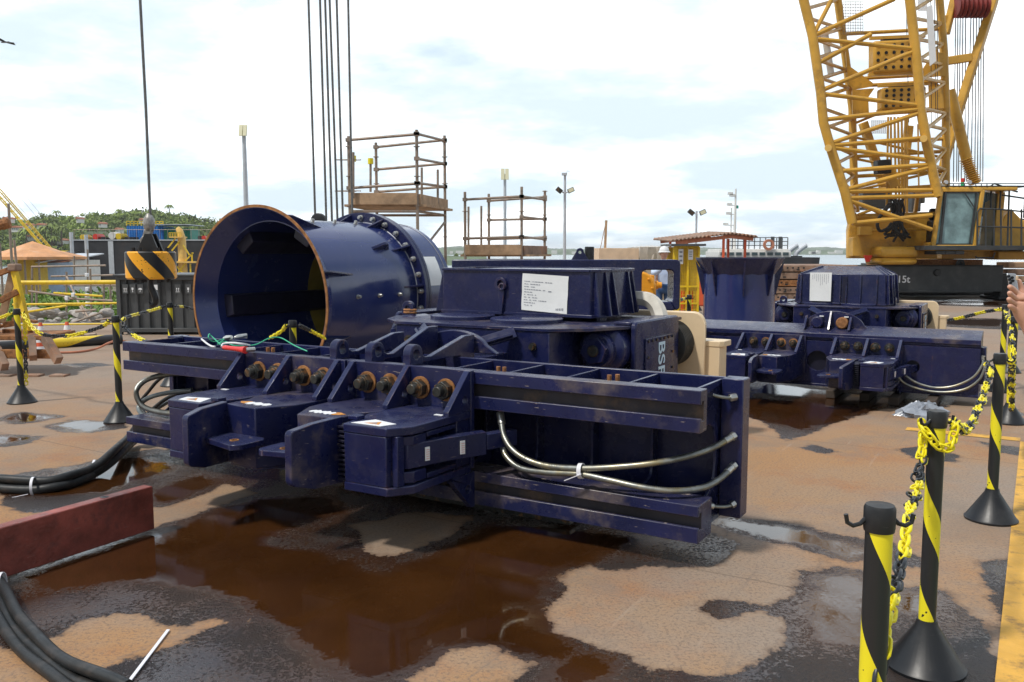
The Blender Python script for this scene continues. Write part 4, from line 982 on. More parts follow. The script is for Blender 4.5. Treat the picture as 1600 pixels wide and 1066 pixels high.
# ---- red steel block
a = G(242,832); c = G(0,912); d = (c-a).normalized(); nrm = Vector((-d.y, d.x, 0)); nrm = nrm if nrm.y > 0 else -nrm; L0 = a + d*4.0
mb = MB(); h = .272; th = .075
q = [a, L0, L0+nrm*th, a+nrm*th]; mb.hexa([Vector((p.x,p.y,.02)) for p in q]+[Vector((p.x,p.y,h)) for p in q])
e = empty('steel_plate', a, 'thick weathered red steel beam lying in the wet at the left edge', 'steel beam')
mb.build('plate', M_['steel_red'], e, bevel=.006)
for k in range(5):
    p = a + d*(.28+.62*k) + nrm*.04; mb = MB(); mb.ring((p.x,p.y), .022, .012, h-.0005, h+.002, 'z', 14); mb.cyl((p.x,p.y,h-.02),(p.x,p.y,h+.0005), .012, 12); mb.build('plug_hole', M_['black'], e)

# ---- screwdriver, leads and clips on the left rail
e0 = loc_on_z(372,546,.94)
def wz(px, py, z=.935): return G(px, py, z)
e = empty('screwdriver', wz(372,545), 'red handled test tool lying on the left top rail', 'tool')
mb = MB(); p0, p1, p2, p3 = wz(349,543,.95), wz(374,546,.95), wz(384,547,.95), wz(398,546,.95)
mb.tube([p0,p0.lerp(p1,.1),p0.lerp(p1,.5),p1,p2], .02, 12, rf=[.012,.017,.016,.018,.026]); mb.build('handle', M_['red_plastic'], e)
mb = MB(); mb.cyl(p2, p3, .016, 8); mb.build('jaw', M_['zinc'], e)
for pts_, lab in (([(350,529),(362,527)], 'left silver clamp clip on the rail'), ([(366,528),(386,524)], 'right silver clamp clip on the rail')):
    a_, b_ = wz(*pts_[0], .97), wz(*pts_[1], .985); mb = MB(); mb.tube([a_, a_.lerp(b_,.3), a_.lerp(b_,.7), b_], .018, 8, rf=[.012,.02,.017,.014]); mb.tube([a_, b_+Vector((0,0,-.02))], .008, 6)
    tag(mb.build('metal_clip', M_['zinc'], org=a_, bevel=.001), lab, 'clip')
def cord(pts_, r, m_, name, lab, cat, n=8):
    p = smooth_path(pts_, n); tag(MB().tube(p, r, 6).build(name, m_, org=p[0]), lab, cat)
cord([wz(x,y,z) for x,y,z in ((345,539,.95),(330,525,1.0),(327,522,1.02),(326,528,1.0),(334,534,.96),(350,530,.97),(340,538,.95),(352,534,.96),(366,540,.945),(398,539,.94),(420,529,.99),(438,528,.99),(460,540,.945),(480,549,.935))], .0045, M_['green_cord'], 'green_cord', 'thin green cord tangled on the left rail and looping to the right', 'cord')
cord([wz(x,y,z) for x,y,z in ((346,542,.94),(350,537,.96),(365,536,.97),(380,538,.96),(390,540,.94))], .008, M_['white'], 'white_lead', 'white lead looped beside the silver clips on the rail', 'cable')
cord([wz(x,y,.94) for x,y in ((315,530),(322,536),(330,541),(336,542))], .007, M_['white'], 'white_lead', 'short white lead at the left of the tangle on the rail', 'cable')

# ---- white curved hose at the housing right end
cord([P(x,y,Y) for x,y,Y in ((985,466,7.45),(1000,466,7.4),(1014,469,7.35),(1025,479,7.3),(1031,493,7.25),(1033,506,7.2))], .066, M_['hose_cream'], 'white_hose', 'fat dusty white curved hose between the housing and the beige plate', 'hose')

# ================================================================= barrier posts and chains
def post(base, lab, top=1.01, grp='black and yellow barrier posts', tilt=(0,0)):
    e = empty('barrier_post', (base.x, base.y, 0), lab, 'barrier post', grp)
    e.rotation_euler = (R(tilt[0]), R(tilt[1]), random.uniform(0, 6.28) if tilt == (0,0) else .0)
    return e
P0 = None
def make_post(base, lab, rot):
    global P0
    if P0 is None:
        e = empty('barrier_post', (0,0,0), lab, 'barrier post', 'black and yellow barrier posts')
        mb = MB(); mb.lathe([(0,.188),(.031,.188),(.031,.965),(0,.965)], (0,0,0), (0,0,1), 32); mb.build('pole', M_['pole_stripe'], e, local=True)
        mb = MB(); mb.lathe([(0,.0),(.145,.0),(.147,.012),(.138,.02),(.042,.17),(.036,.192),(0,.195)], (0,0,0), (0,0,1), 40); mb.build('cone_base', M_['black'], e, local=True)
        mb = MB(); mb.lathe([(0,.945),(.0345,.945),(.036,.955),(.036,1.0),(.032,1.008),(0,1.01)], (0,0,0), (0,0,1), 32); mb.build('cap', M_['black'], e, local=True)
        for s in (-1, 1):
            mb = MB(); mb.tube([(s*.033,0,.975),(s*.045,0,.962),(s*.062,0,.957),(s*.076,0,.965),(s*.08,0,.985)], .0055, 8); mb.build('hook', M_['black'], e, local=True)
        P0 = e; r = e
    else:
        r = copy_tree(P0)
    r['label'] = lab; r.location = (base[0], base[1], 0); r.rotation_euler = (0,0,R(rot)); return r
def at_top(px, py): Y = .59*F/(py-HZ); return Vector((P(px,py,Y).x, Y, 0))
PT = dict(
 a=(at_top(1375,795),'nearest barrier post at the bottom right, cut off by the picture edge',0), b=(at_top(1465,643),'second nearest barrier post, tall with yellow chain wrapped round its top',20),
 c=(at_top(1563,552),'barrier post standing on the yellow line edge, third from the front',-15), d=(at_top(1586,494),'barrier post beyond the yellow line whose top is below the hand holding a phone',40),
 e=(Vector((P(1571,480,9.9).x,9.9,0)),'barrier post just left of the one below the hand, farther away',10), f=(Vector((P(1583,472,11.5).x,11.5,0)),'farthest barrier post of the right-hand row',70),
 g=(at_top(26,482),'leftmost barrier post in front of the yellow sawhorse',0), h=(at_top(180,493),'barrier post in front of the dark grey container, left of the rails',30),
 i=(at_top(265,472),'barrier post standing against the dark grey container, under the hook',15), j=(at_top(457,500),'barrier post in front of the mouth of the blue tube',50),
 k=(Vector((P(1077,461,12.2).x,12.2,0)),'barrier post between the box beam and the flared cylinder',20), l=(Vector((P(1090,440,24).x,24,0)),'small distant barrier post near the yellow cage',80))
for k, (p, lab, rot) in PT.items(): make_post(p, lab, rot)
def link_mb(mb, c, t, side, s, r, mi):
    # one stadium-shaped link: centre c, length axis t, width axis side
    n = 16; hl = s*.5; hw = s*.30; pts = []
    for k in range(n):
        a = 2*math.pi*k/n; x = math.cos(a); y = math.sin(a)
        px_ = (hl-hw)*(1 if x > 0 else -1)*min(1, abs(x)*3) + hw*x; pts.append(c + t*px_ + side*(hw*y))
    seg = 6; vs = []; nn = t.cross(side)
    for k in range(n):
        tg = (pts[(k+1) % n]-pts[k-1]).normalized(); ou = tg.cross(nn)
        for j in range(seg):
            b = 2*math.pi*j/seg; vs.append(pts[k] + (ou*math.cos(b)+nn*math.sin(b))*r)
    fs = [(k*seg+j, k*seg+(j+1) % seg, ((k+1) % n)*seg+(j+1) % seg, ((k+1) % n)*seg+j) for k in range(n) for j in range(seg)]
    mb.add(vs, fs, mi)
def chain(pts, lab, s=.046, r=.0042, bunch=1.0, seed=1, block=8, first=1):
    rnd = random.Random(seed); p = resample(smooth_path(pts, 14), s*.62*bunch); mb = MB()
    for i in range(len(p)-1):
        t = (p[i+1]-p[i]).normalized(); up_ = Vector((0,0,1)) if abs(t.z) < .9 else Vector((1,0,0)); sd_ = t.cross(up_).normalized(); s2 = t.cross(sd_)
        a = (math.pi/4 if i % 2 else -math.pi/4) + rnd.uniform(-.35,.35); sv = sd_*math.cos(a)+s2*math.sin(a)
        jit = Vector((rnd.uniform(-1,1), rnd.uniform(-1,1), rnd.uniform(-1,1)))*s*(.22 if bunch < .9 else .03)
        t2 = (t + jit*(6 if bunch < .9 else 2)).normalized(); sv = (sv - t2*sv.dot(t2)).normalized()
        link_mb(mb, (p[i]+p[i+1])/2+jit, t2, sv, s, r, (i//block+first) % 2)
    return tag(mb.build('barrier_chain', [M_['chain_black'], M_['yellow_plastic']], org=p[0], angle=60), lab, 'chain', 'yellow and black plastic chains')
def tp(k, dz=.96, dx=0): p = PT[k][0]; return Vector((p.x+dx, p.y, dz))
chain([P(1418,812,2.55), P(1413,860,2.4), P(1402,900,2.25), P(1390,950,2.1), P(1380,1010,2.0), P(1370,1090,1.95)], 'chain hanging down beside the nearest barrier post', s=.060, r=.0052, block=6, seed=3)
chain([tp('b',.955,-.06), P(1443,700,3.2), P(1436,740,3.1), P(1428,775,2.9), P(1415,815,2.55)], 'chain hanging from the second nearest post towards the nearest one', s=.045, r=.0044, bunch=.62, seed=5, block=9)
pb = PT['b'][0]
chain([Vector((pb.x-.065,pb.y-.01,.955)), Vector((pb.x-.055,pb.y-.04,.93)), Vector((pb.x-.02,pb.y-.05,.885)), Vector((pb.x+.03,pb.y-.045,.875)), Vector((pb.x+.055,pb.y-.02,.92)), Vector((pb.x+.07,pb.y,.965))], 'yellow chain draped round the top of the second nearest post', s=.048, r=.0047, seed=6, block=99, bunch=.9)
chain([tp('b',.955,.07), P(1492,660,3.35), P(1505,672,3.6), P(1515,668,3.8), P(1528,640,4.2), P(1538,612,4.6), P(1547,580,4.9), tp('c',.955,-.07)], 'chain sagging between the second nearest post and the post on the yellow line', s=.046, r=.0046, bunch=.6, seed=7)
chain([tp('c',.955,.07), P(1581,575,5.6), P(1582,610,6.2), P(1580,640,6.6), P(1582,600,7.0), P(1583,540,7.4), tp('d',.955,-.05)], 'bunched chain hanging between the yellow line post and the one under the hand', s=.046, r=.0048, bunch=.6, seed=8)
chain([tp('d',.955), P(1585,500,8.6), P(1575,498,9.2), tp('e',.95)], 'short chain between the two farther right-hand posts', s=.05, r=.006, bunch=.7, seed=9)
chain([tp('e',.955), P(1540,487,10.5), P(1500,497,11.2), P(1460,503,12), P(1420,505,13)], 'long chain leading away left from the far right-hand posts', s=.06, r=.0075, seed=10)
chain([tp('g',.96,.06), P(60,520,9.0), P(100,525,8.8), P(130,520,8.6), P(160,510,8.3), tp('h',.96,-.06)], 'chain between the leftmost post and the post by the container', s=.055, r=.006, seed=11, block=12)
chain([tp('g',.96,-.06), P(-10,500,9.5), P(-60,510,10)], 'chain leaving the picture from the leftmost post', s=.055, r=.006, seed=12, block=12)
chain([P(38,492,9.2), P(39,520,9.2), P(40,560,9.2), P(41,602,9.2)], 'loose chain end hanging beside the leftmost post', s=.055, r=.006, seed=13, block=9)
chain([tp('h',.96,.06), P(200,495,8.8), P(230,487,9.8), tp('i',.96,-.06)], 'chain from the container post to the post under the hook', s=.05, r=.006, seed=14, block=14)
chain([tp('i',.96,.06), P(290,480,11.3), P(320,488,11)], 'chain leading from the hook post towards the blue tube', s=.05, r=.006, seed=15, block=14, first=0)
chain([tp('h',.96,.06), P(200,517,8.0), P(222,531,7.6), P(250,540,7.3)], 'chain dropping from the container post behind the left rail', s=.05, r=.006, seed=16, block=12, first=0)
chain([tp('j',.96,-.06), P(440,517,7.9), P(420,530,7.7)], 'chain running left from the post in front of the tube mouth', s=.05, r=.006, seed=17, block=20)
chain([tp('j',.96,.06), P(485,517,8.2), P(510,530,8.5)], 'chain running right from the post in front of the tube mouth', s=.05, r=.006, seed=18, block=20, first=0)
chain([tp('k',.96,-.05), P(1060,470,11), P(1030,483,10-.1), P(1000,489,9.8)], 'chain passing in front of the box beam window end', s=.06, r=.007, seed=19, block=10, first=0)
# plastic wrap under the far clamp
mb = MB(); c = G(1445,652); rnd = random.Random(5); n = 26; vs = []; fs = []
for j in range(9):
    for i in range(n):
        a = 2*math.pi*i/n; rr = (1-j/8.5)**.5; k_ = 1+.18*math.sin(3*a+j)+rnd.uniform(-.12,.12)
        vs.append((c.x+.24*rr*k_*math.cos(a), c.y+.05+.15*rr*k_*math.sin(a), .13*(j/8.)**.7*(1+rnd.uniform(-.3,.3))))
for j in range(8):
    for i in range(n): fs.append((j*n+i, j*n+(i+1) % n, (j+1)*n+(i+1) % n, (j+1)*n+i))
fs.append([8*n+i for i in range(n)]); mb.add(vs, fs)
tag(mb.build('plastic_wrap', M_['plastic_wrap'], org=c, angle=25), 'crumpled translucent plastic wrap on the ground under the far clamp', 'plastic wrap')
for (x, y, Y0, nme) in ((1290,628,8.6,'left pair'),(1390,640,8.3,'right pair')):
    c = G(x, y); mb = MB(); d = V
    for k in (0, .35): mb.bar(Vector((c.x,c.y,.045))+U*k+d*.25, Vector((c.x,c.y,.045))+U*k+d*1.8, .10, .085)
    tag(mb.build('timber_skid', M_['dark_wood'], org=c, bevel=.006), 'dark timber skids under the far clamp, '+nme, 'timber')
for (u, v0) in ((-1.1,.9),(1.1,.9)):
    c = RA + U*u + V*v0; mb = MB(); mb.bar(c+Vector((0,0,.07)), c+V*2.2+Vector((0,0,.07)), .2, .14); mb.bar(c+V*.3+Vector((0,0,.18))-U*.2, c+V*.3+Vector((0,0,.18))+U*.2, .2, .08)
    tag(mb.build('timber_skid', M_['wood'], org=c, bevel=.008), 'timber skid under the %s side of the near clamp' % ('left' if u < 0 else 'right'), 'timber')
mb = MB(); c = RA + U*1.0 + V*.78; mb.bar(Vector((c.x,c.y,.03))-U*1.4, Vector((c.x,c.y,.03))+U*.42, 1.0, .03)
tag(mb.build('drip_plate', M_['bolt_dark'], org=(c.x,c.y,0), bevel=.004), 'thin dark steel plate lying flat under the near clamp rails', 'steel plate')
# ================================================================= hook block on its rope
Yh = 12.0; hc = P(236, 415, Yh); e = empty('crane_hook', (hc.x, Yh, P(0,436,Yh).z), 'heavy yellow and black striped hook weight with a black hook, hanging from a single rope', 'crane hook')
zt, zb_ = P(0,393,Yh).z, P(0,436,Yh).z; rB = (P(273,0,Yh).x-P(198,0,Yh).x)/2
mb = MB(); mb.lathe([(0,zb_),(rB-.02,zb_),(rB,zb_+.02),(rB,zt-.02),(rB-.02,zt),(0,zt)], (hc.x,Yh,0), (0,0,1), 48); mb.build('weight', M_['drum_stripe'], e)
mb = MB()
for k in range(6):
    a = k*math.pi/3+.3
    for z0, z1 in ((zt-.01, zt+.05), (zb_-.05, zb_+.01)): mb.cyl((hc.x+.22*math.cos(a), Yh+.22*math.sin(a), z0), (hc.x+.22*math.cos(a), Yh+.22*math.sin(a), z1), .03, 8)
build_each(mb, 'bolt', M_['black'], e)
zc = P(0,372,Yh).z; mb = MB(); q = [(hc.x-.15,zt),(hc.x+.15,zt),(hc.x+.06,zc+.06),(hc.x-.03,zc+.06)]
mb.prism(q, Yh-.10, Yh-.06, 'y'); mb.prism(q, Yh+.06, Yh+.10, 'y'); mb.build('yoke', M_['black'], e, bevel=.006)
sx_ = P(230,0,Yh).x; mb = MB(); zs = P(0,377,Yh).z; zs2 = P(0,338,Yh).z
mb.lathe([(0,-.05),(.075,-.05),(.075,.05),(0,.05)], (sx_,Yh,zs), (0,1,0), 24); mb.hexa([(sx_-.06,Yh-.045,zs),(sx_+.04,Yh-.045,zs),(sx_+.04,Yh+.045,zs),(sx_-.06,Yh+.045,zs),(sx_-.01,Yh-.05,zs2-.18),(sx_+.09,Yh-.05,zs2-.18),(sx_+.09,Yh+.05,zs2-.18),(sx_-.01,Yh+.05,zs2-.18)]); mb.lathe([(0,-.20),(.055,-.20),(.075,-.15),(.075,-.04),(.05,.0),(.024,.04),(0,.04)], (sx_+.045,Yh,zs2), (0,0,1), 20)
mb.lathe([(0,-.07),(.03,-.07),(.035,.07),(0,.07)], (sx_,Yh,zs), (0,1,0), 12); mb.build('rope_socket', M_['hook_block'], e, bevel=.008)
mb = MB(); hp = [P(236,437,Yh), P(236,448,Yh), P(240,457,Yh), P(243,466,Yh), P(242,474,Yh), P(237,477,Yh), P(233,472,Yh)]
pp_ = smooth_path(hp, 6); mb.tube(pp_, .03, 10, rf=[.035+.012*math.sin(math.pi*min(1,i/len(pp_)*1.2)) if i < len(pp_)*.8 else .036*(1-(i/len(pp_)-.8)*3.6) for i in range(len(pp_))]); mb.build('hook', M_['black'], e)
rp = [P(235,340,Yh), P(228,170,Yh), P(219,.5,Yh), P(208,-220,Yh)]
mb = MB(); mb.tube(rp, .020, 8); mb.build('rope', M_['rope'], e)
# parallel falls of rope behind the tube, with their block
Yr = 13.2; e = empty('hoist_ropes', (P(515,0,Yr).x, Yr, .9), 'group of steel hoist ropes rising behind the blue tube', 'hoist ropes')
for (xb_, xt) in ((495,482),(512,500),(521,508),(530,515),(538,526),(552,544)):
    mb = MB(); mb.tube([P(xb_,420,Yr), P(xt,.5,Yr), P(xt-7,-240,Yr)], .017, 8); mb.build('rope', M_['rope'], e)
mb = MB(); mb.lathe([(0,-.04),(.10,-.04),(.12,-.03),(.12,.03),(.10,.04),(0,.04)], P(498,346,12.9), (.3,1,0), 24); mb.build('sheave', M_['black'], e)
mb = MB(); q = P(523,420,Yr); mb.box(q.x-.4,q.x+.4,Yr-.12,Yr+.12,q.z-.35,q.z+.05); mb.build('block', M_['navy_dark'], e, bevel=.02)

# ================================================================= dark grey corrugated container
a = P(186,0,17).x; Yc = 16.9; W_ = 1.62; Hc = P(0,432,Yc).z
e = empty('cargo_box', (a+W_/2, Yc, 0), 'dark grey corrugated cargo container with white handling symbols, left of the blue tube', 'container')
def corr(p, d, n_, Ln, z0, z1, nrib, dep):
    mb = MB(); vs = []; fs = []; st = Ln/nrib
    for k in range(nrib):
        for (t, o_) in ((0,0),(.42,0),(.52,-dep),(.90,-dep),(1.0,0)):
            q = p + d*(st*(k+t)) + n_*o_; vs += [(q.x,q.y,z0),(q.x,q.y,z1)]
    m_ = len(vs)//2; fs = [(2*i,2*i+2,2*i+3,2*i+1) for i in range(m_-1)]; mb.add(vs, fs); return mb
p0 = Vector((a, Yc, 0)); mb = corr(p0+Vector((.06,0,0)), Vector((1,.02,0)), Vector((0,-1,0)), W_-.1, .1, Hc-.06, 7, .05)
q0 = p0+Vector((0,.06,0)); m2 = corr(q0, Vector((-.0,1,0)), Vector((-1,0,0)), 1.5, .1, Hc-.06, 6, .04); mb.add(m2.v, m2.f)
mb.box(a+.03,a+W_-.03,Yc+.06,Yc+1.5,.05,Hc-.02); mb.build('walls', M_['container_grey'], e, recalc=False)
mb = MB()
for (x0,x1,z0,z1) in ((-.02,.06,.0,Hc),(W_-.06,W_+.02,.0,Hc),(.06,W_-.06,Hc-.07,Hc+.0),(.06,W_-.06,.05,.13)): mb.box(a+x0,a+x1,Yc-.06,Yc+.02,z0,z1)
mb.box(a-.06,a+W_+.06,Yc-.09,Yc+1.6,Hc+.001,Hc+.04); mb.build('frame', M_['container_grey'], e, bevel=.006)
def sym(kind, cx, cz, s, mb, y):
    if kind == 'up':
        for dx in (-.35,.35):
            mb.box(cx+(dx-.09)*s, cx+(dx+.09)*s, y-.003, y, cz-.5*s, cz+.4*s); mb.prism([(cx+(dx-.28)*s,cz+.35*s),(cx+(dx+.28)*s,cz+.35*s),(cx+dx*s,cz+.85*s)], y-.0031, y, 'y')
        mb.box(cx-.75*s, cx+.75*s, y-.003, y, cz-.8*s, cz-.65*s)
    elif kind == 'glass':
        mb.prism([(cx-.38*s,cz+.85*s),(cx+.38*s,cz+.85*s),(cx+.32*s,cz+.1*s),(cx+.08*s,cz-.1*s),(cx+.08*s,cz-.6*s),(cx+.35*s,cz-.8*s),(cx-.35*s,cz-.8*s),(cx-.08*s,cz-.6*s),(cx-.08*s,cz-.1*s),(cx-.32*s,cz+.1*s)], y-.003, y, 'y')
    else:
        mb.prism([(cx+.75*s*math.cos(R(t)), cz+.1*s+.65*s*math.sin(R(t))) for t in range(0,181,18)], y-.003, y, 'y'); mb.box(cx-.07*s,cx+.07*s,y-.0032,y,cz-.7*s,cz+.1*s); mb.box(cx-.3*s,cx-.07*s,y-.0033,y,cz-.75*s,cz-.62*s)
mb = MB(); zs = P(0,453,Yc).z
for kd, px_ in (('up',195.5),('glass',207),('umb',219),('box',243),('up',277.5),('glass',294)):
    x = P(px_,0,Yc).x
    if kd == 'box': mb.box(x-.03,x+.04,Yc-.066,Yc-.063,zs-.0,zs+.10)
    else: sym(kd, x, zs, .052, mb, Yc-.063)
mb.build('handling_symbols', M_['white'], e, smooth=False)
mb = MB()
for px_ in (195.5,207,219,243,277.5,294): x = P(px_,0,Yc).x; mb.box(x-.055,x+.055,Yc-.0625,Yc-.052,zs-.07,zs+.11)
build_each(mb, 'symbol_plate', M_['container_grey'], e, smooth=False)

# ================================================================= scaffold towers
def tubeP(mb, a, b, r=.024): mb.tube([a, b], r, 8)
def scaffold(lab, Y0, Y1, fx0, fx1, bx0_, bx1_, tops, low, rails_f, rails_b, rails_r, plat, wood, loose, base=0.0):
    """front legs at px fx0/fx1 (depth Y0), back legs at bx0/bx1 (depth Y1)"""
    cxx = P((fx0+fx1)/2,0,Y0).x; e = empty('scaffold_tower', (cxx, Y0, 0), lab, 'scaffold')
    legs = [(fx0,Y0,tops[0]),(fx1,Y0,tops[1]),(bx0_,Y1,tops[2]),(bx1_,Y1,tops[3])]
    for (px_, Y, pt) in legs:
        x = P(px_,0,Y).x; mb = MB(); tubeP(mb, (x,Y,0), (x,Y,P(0,pt,Y).z), .027); z = .4
        while z < P(0,pt,Y).z: mb.ring((x,Y), .055, .02, z-.006, z+.006, 'z', 8); z += .5
        mb.build('leg', M_['scaffold'], e)
    def X(px_, Y): return P(px_,0,Y).x
    for lst, A, B in ((rails_f,(fx0,Y0),(fx1,Y0)),(rails_b,(bx0_,Y1),(bx1_,Y1)),(rails_r,(fx1,Y0),(bx1_,Y1))):
        for (ya, yb) in lst:
            mb = MB(); tubeP(mb, (X(*A),A[1],P(0,ya,A[1]).z), (X(*B),B[1],P(0,yb,B[1]).z))
            for (q, y_) in ((A,ya),(B,yb)): c = Vector((X(*q),q[1],P(0,y_,q[1]).z)); mb.box(c.x-.045,c.x+.045,c.y-.045,c.y+.045,c.z-.03,c.z+.03)
            mb.build('rail', M_['scaffold'], e)
    zp = P(0,plat,Y0).z; x0,x1,x2,x3 = X(fx0,Y0),X(fx1,Y0),X(bx0_,Y1),X(bx1_,Y1)
    n = 6
    for k in range(n):
        t0, t1 = k/n+.01, (k+1)/n-.01; L_ = lambda t, z: [(x0+(x2-x0)*t-.1, Y0+(Y1-Y0)*t, z), (x1+(x3-x1)*t+.15, Y0+(Y1-Y0)*t, z)]
        a_, b_ = L_(t0, zp), L_(t1, zp); mb = MB(); mb.hexa([a_[0],a_[1],b_[1],b_[0]]+[(p[0],p[1],p[2]+.04) for p in (a_[0],a_[1],b_[1],b_[0])]); mb.build('plank', M_['wood'], e)
    mb = MB(); mb.bar((x0,Y0-.04,zp+.13),(x1,Y0-.04,zp+.13), .035, .20); mb.build('toe_board', M_['wood'], e, bevel=.004)
    mb = MB(); mb.bar((x1+.04,Y0,zp+.12),(x3+.04,Y1,zp+.12), .035, .19); mb.build('toe_board', M_[wood], e, bevel=.004)
    for (p1, p2) in loose:
        mb = MB(); tubeP(mb, P(*p1), P(*p2), .022); mb.build('loose_tube', M_['scaffold'], e)
    for z in (zp-.08, 1.2, .3):
        mb = MB(); tubeP(mb,(x0,Y0,z),(x1,Y0,z)); tubeP(mb,(x2,Y1,z),(x3,Y1,z)); tubeP(mb,(x1,Y0,z),(x3,Y1,z)); tubeP(mb,(x0,Y0,z),(x2,Y1,z)); mb.build('ledger', M_['scaffold'], e)
    return e
e = scaffold('taller scaffold tower with wooden platform behind the blue tube', 15.0, 16.6, 548, 653, 590, 696, (213,203,223,212), 0,
    [(219,210),(294,287)], [(230,219),(265,256),(300,292)], [(209,220),(248,256),(286,292)], 323, 'wood',
    [((579,300,15.6),(579,255,15.6)),((659,318,15.9),(659,262,15.9)),((684,318,16),(684,265,16)),((552,310,14.9),(552,238,14.9)),((696,346,16.6),(660,392,15))])
for (px_, py, Y, nme) in ((552,248,15.2,'left'),(579,252,15.6,'right')):
    c = P(px_,py,Y); mb = MB(); mb.cyl(c-Vector((0,0,.05)), c+Vector((0,0,.05)), .05, 8); mb.build('yellow_coupler', M_['yellow_plastic'], e)
mb = MB()
for z in (249,298): c = P(542,z,15.2); mb.tube([c+Vector((.22*math.cos(a), .1+.22*math.sin(a), .02*math.sin(a))) for a in np.linspace(0,5.6,18)], .010, 6)
mb.build('safety_hoop', M_['scaffold'], e)
scaffold('shorter scaffold tower with rusty toe plate, right of the blue tube', 17.0, 18.6, 727, 815, 764, 851, (300,292,303,298), 0,
    [(312,307),(373,370)], [(314,308),(344,342),(374,371)], [(307,312),(339,343),(370,374)], 401, 'plate_rust', [((732,385,17.3),(732,323,17.3)),((752,385,17.4),(752,322,17.4))])

# ================================================================= lamp masts
def mast(px_, ytop, Y, kind, lab, r=.07):
    x = P(px_,0,Y).x; zt_ = P(0,ytop,Y).z; e = empty('lamp_mast', (x,Y,0), lab, 'lamp mast')
    mb = MB(); mb.tube([(x,Y,-1.9 if Y > 43 else 0),(x,Y,zt_)], r, 12, rf=[r,r*.7]); mb.build('pole', M_['galv'], e)
    k = Y/F
    if kind == 'panel':
        mb = MB()
        for dx in (-3.2,3.2):
            mb.hexa([(x+(dx-2.8)*k,Y-.25,zt_-9*k),(x+(dx+2.8)*k,Y-.25,zt_-9*k),(x+(dx+2.8)*k,Y-.15,zt_-9*k),(x+(dx-2.8)*k,Y-.15,zt_-9*k),(x+(dx-2.8)*k,Y-.1,zt_+8*k),(x+(dx+2.8)*k,Y-.1,zt_+8*k),(x+(dx+2.8)*k,Y,zt_+8*k),(x+(dx-2.8)*k,Y,zt_+8*k)])
        mb.build('floodlight', M_['lamp_panel'], e, bevel=.01)
    else:
        for s in (-1,1):
            c = Vector((x+s*9*k, Y-.1, zt_-25*k if kind == 'twin' else zt_-2*k)); mb = MB()
            d = Vector((1,0,.45*s)).normalized() if s > 0 else Vector((1,0,-.8)).normalized(); up_ = Vector((-d.z,0,d.x)); w2 = 5.0*k*d; h2 = up_*3.4*k
            q = [c-w2-h2, c+w2-h2, c+w2+h2, c-w2+h2]; mb.hexa([v+Vector((0,-.05,0)) for v in q]+[v+Vector((0,.08,0)) for v in q]); hd = mb.build('lamp_head', M_['container_grey'], e, bevel=.008)
            mb = MB(); q = [c-w2*.8-h2*.75, c+w2*.8-h2*.75, c+w2*.8+h2*.75, c-w2*.8+h2*.75]; mb.hexa([v+Vector((0,-.062,0)) for v in q]+[v+Vector((0,-.052,0)) for v in q]); mb.build('lamp_panel', M_['lamp_panel' if s > 0 else 'bolt_dark'], hd)
            mb = MB(); mb.tube([c, (x,Y,c.z-.1)], .025, 6); mb.build('arm', M_['galv'], e)
        if kind == 'twin':
            mb = MB(); mb.box(x-5*k,x+3*k,Y-.1,Y+.1,zt_-2*k,zt_+1.5*k); mb.tube([(x+3*k,Y,zt_),(x+3*k,Y,zt_+5*k),(x+7*k,Y,zt_+4*k)], .012, 6); mb.build('camera_bracket', M_['galv'], e)
mast(387, 204, 42, 'panel', 'tall white mast with pale floodlight panels left of the blue tube', .14)
mast(789, 272, 60, 'panel', 'distant white mast with floodlight panel between the two scaffolds', .14)
mast(882, 272, 30, 'twin', 'grey mast with two dark lamp heads right of the scaffolds', .06)
mast(1087, 330, 48, 'plain', 'far grey mast with twin lamps above the rusty canopy', .08)

# ================================================================= things behind the box beam
Y = 22.0
def bxp(x0, x1, y0, y1, Y, dep): return (P(x0,0,Y).x, P(x1,0,Y).x, Y, Y+dep, P(0,y1,Y).z, P(0,y0,Y).z)
def wrapped(x0, x1, y0, Y, dep, name, lab, mt, wob):
    a0,a1,b0,b1,z0,z1 = bxp(x0,x1,y0,500,Y,dep); z0 = 0; mb = MB(); rnd = random.Random(x0); nx_, nz_ = 14, 8; 
    def face(o, u, v):
        vs = [o+u*(i/nx_)+v*(j/nz_)+Vector((rnd.uniform(-1,1),rnd.uniform(-1,1),rnd.uniform(-1,1)))*(wob if 0<i<nx_ and 0<j<nz_ else 0) for j in range(nz_+1) for i in range(nx_+1)]
        mb.add(vs, [(j*(nx_+1)+i, j*(nx_+1)+i+1, (j+1)*(nx_+1)+i+1, (j+1)*(nx_+1)+i) for j in range(nz_) for i in range(nx_)])
    Vx, Vy, Vz = Vector((a1-a0,0,0)), Vector((0,dep,0)), Vector((0,0,z1)); o = Vector((a0,b0,0))
    face(o, Vx, Vz); face(o+Vx, Vy, Vz); face(o, Vy, Vz); face(o+Vz, Vx, Vy); face(o+Vy, Vx, Vz)
    return tag(mb.build(name, mt, org=((a0+a1)/2,Y,0), recalc=False), lab, 'crate')
wrapped(936, 998, 388, 21.5, 2.2, 'packing_crate', 'pale pinkish packing crate wrapped in film behind the box beam', M_['crate'], .012)
wrapped(1000, 1057, 386, 22.2, 2.4, 'packing_crate', 'grey tarpaulin-wrapped crate behind the man in the white helmet', M_['tarp'], .05)
mb = MB(); c = P(945,384,22.5); mb.bar(c-Vector((0,0,.3)), c+Vector((.03,0,.65)), .06, .06); mb.tube([c+Vector((.02,0,.6)), c+Vector((-.12,0,-.1))], .01, 5); tag(mb.build('wooden_stake', M_['wood'], org=c), 'thin wooden stake standing up behind the pale crate', 'stake')
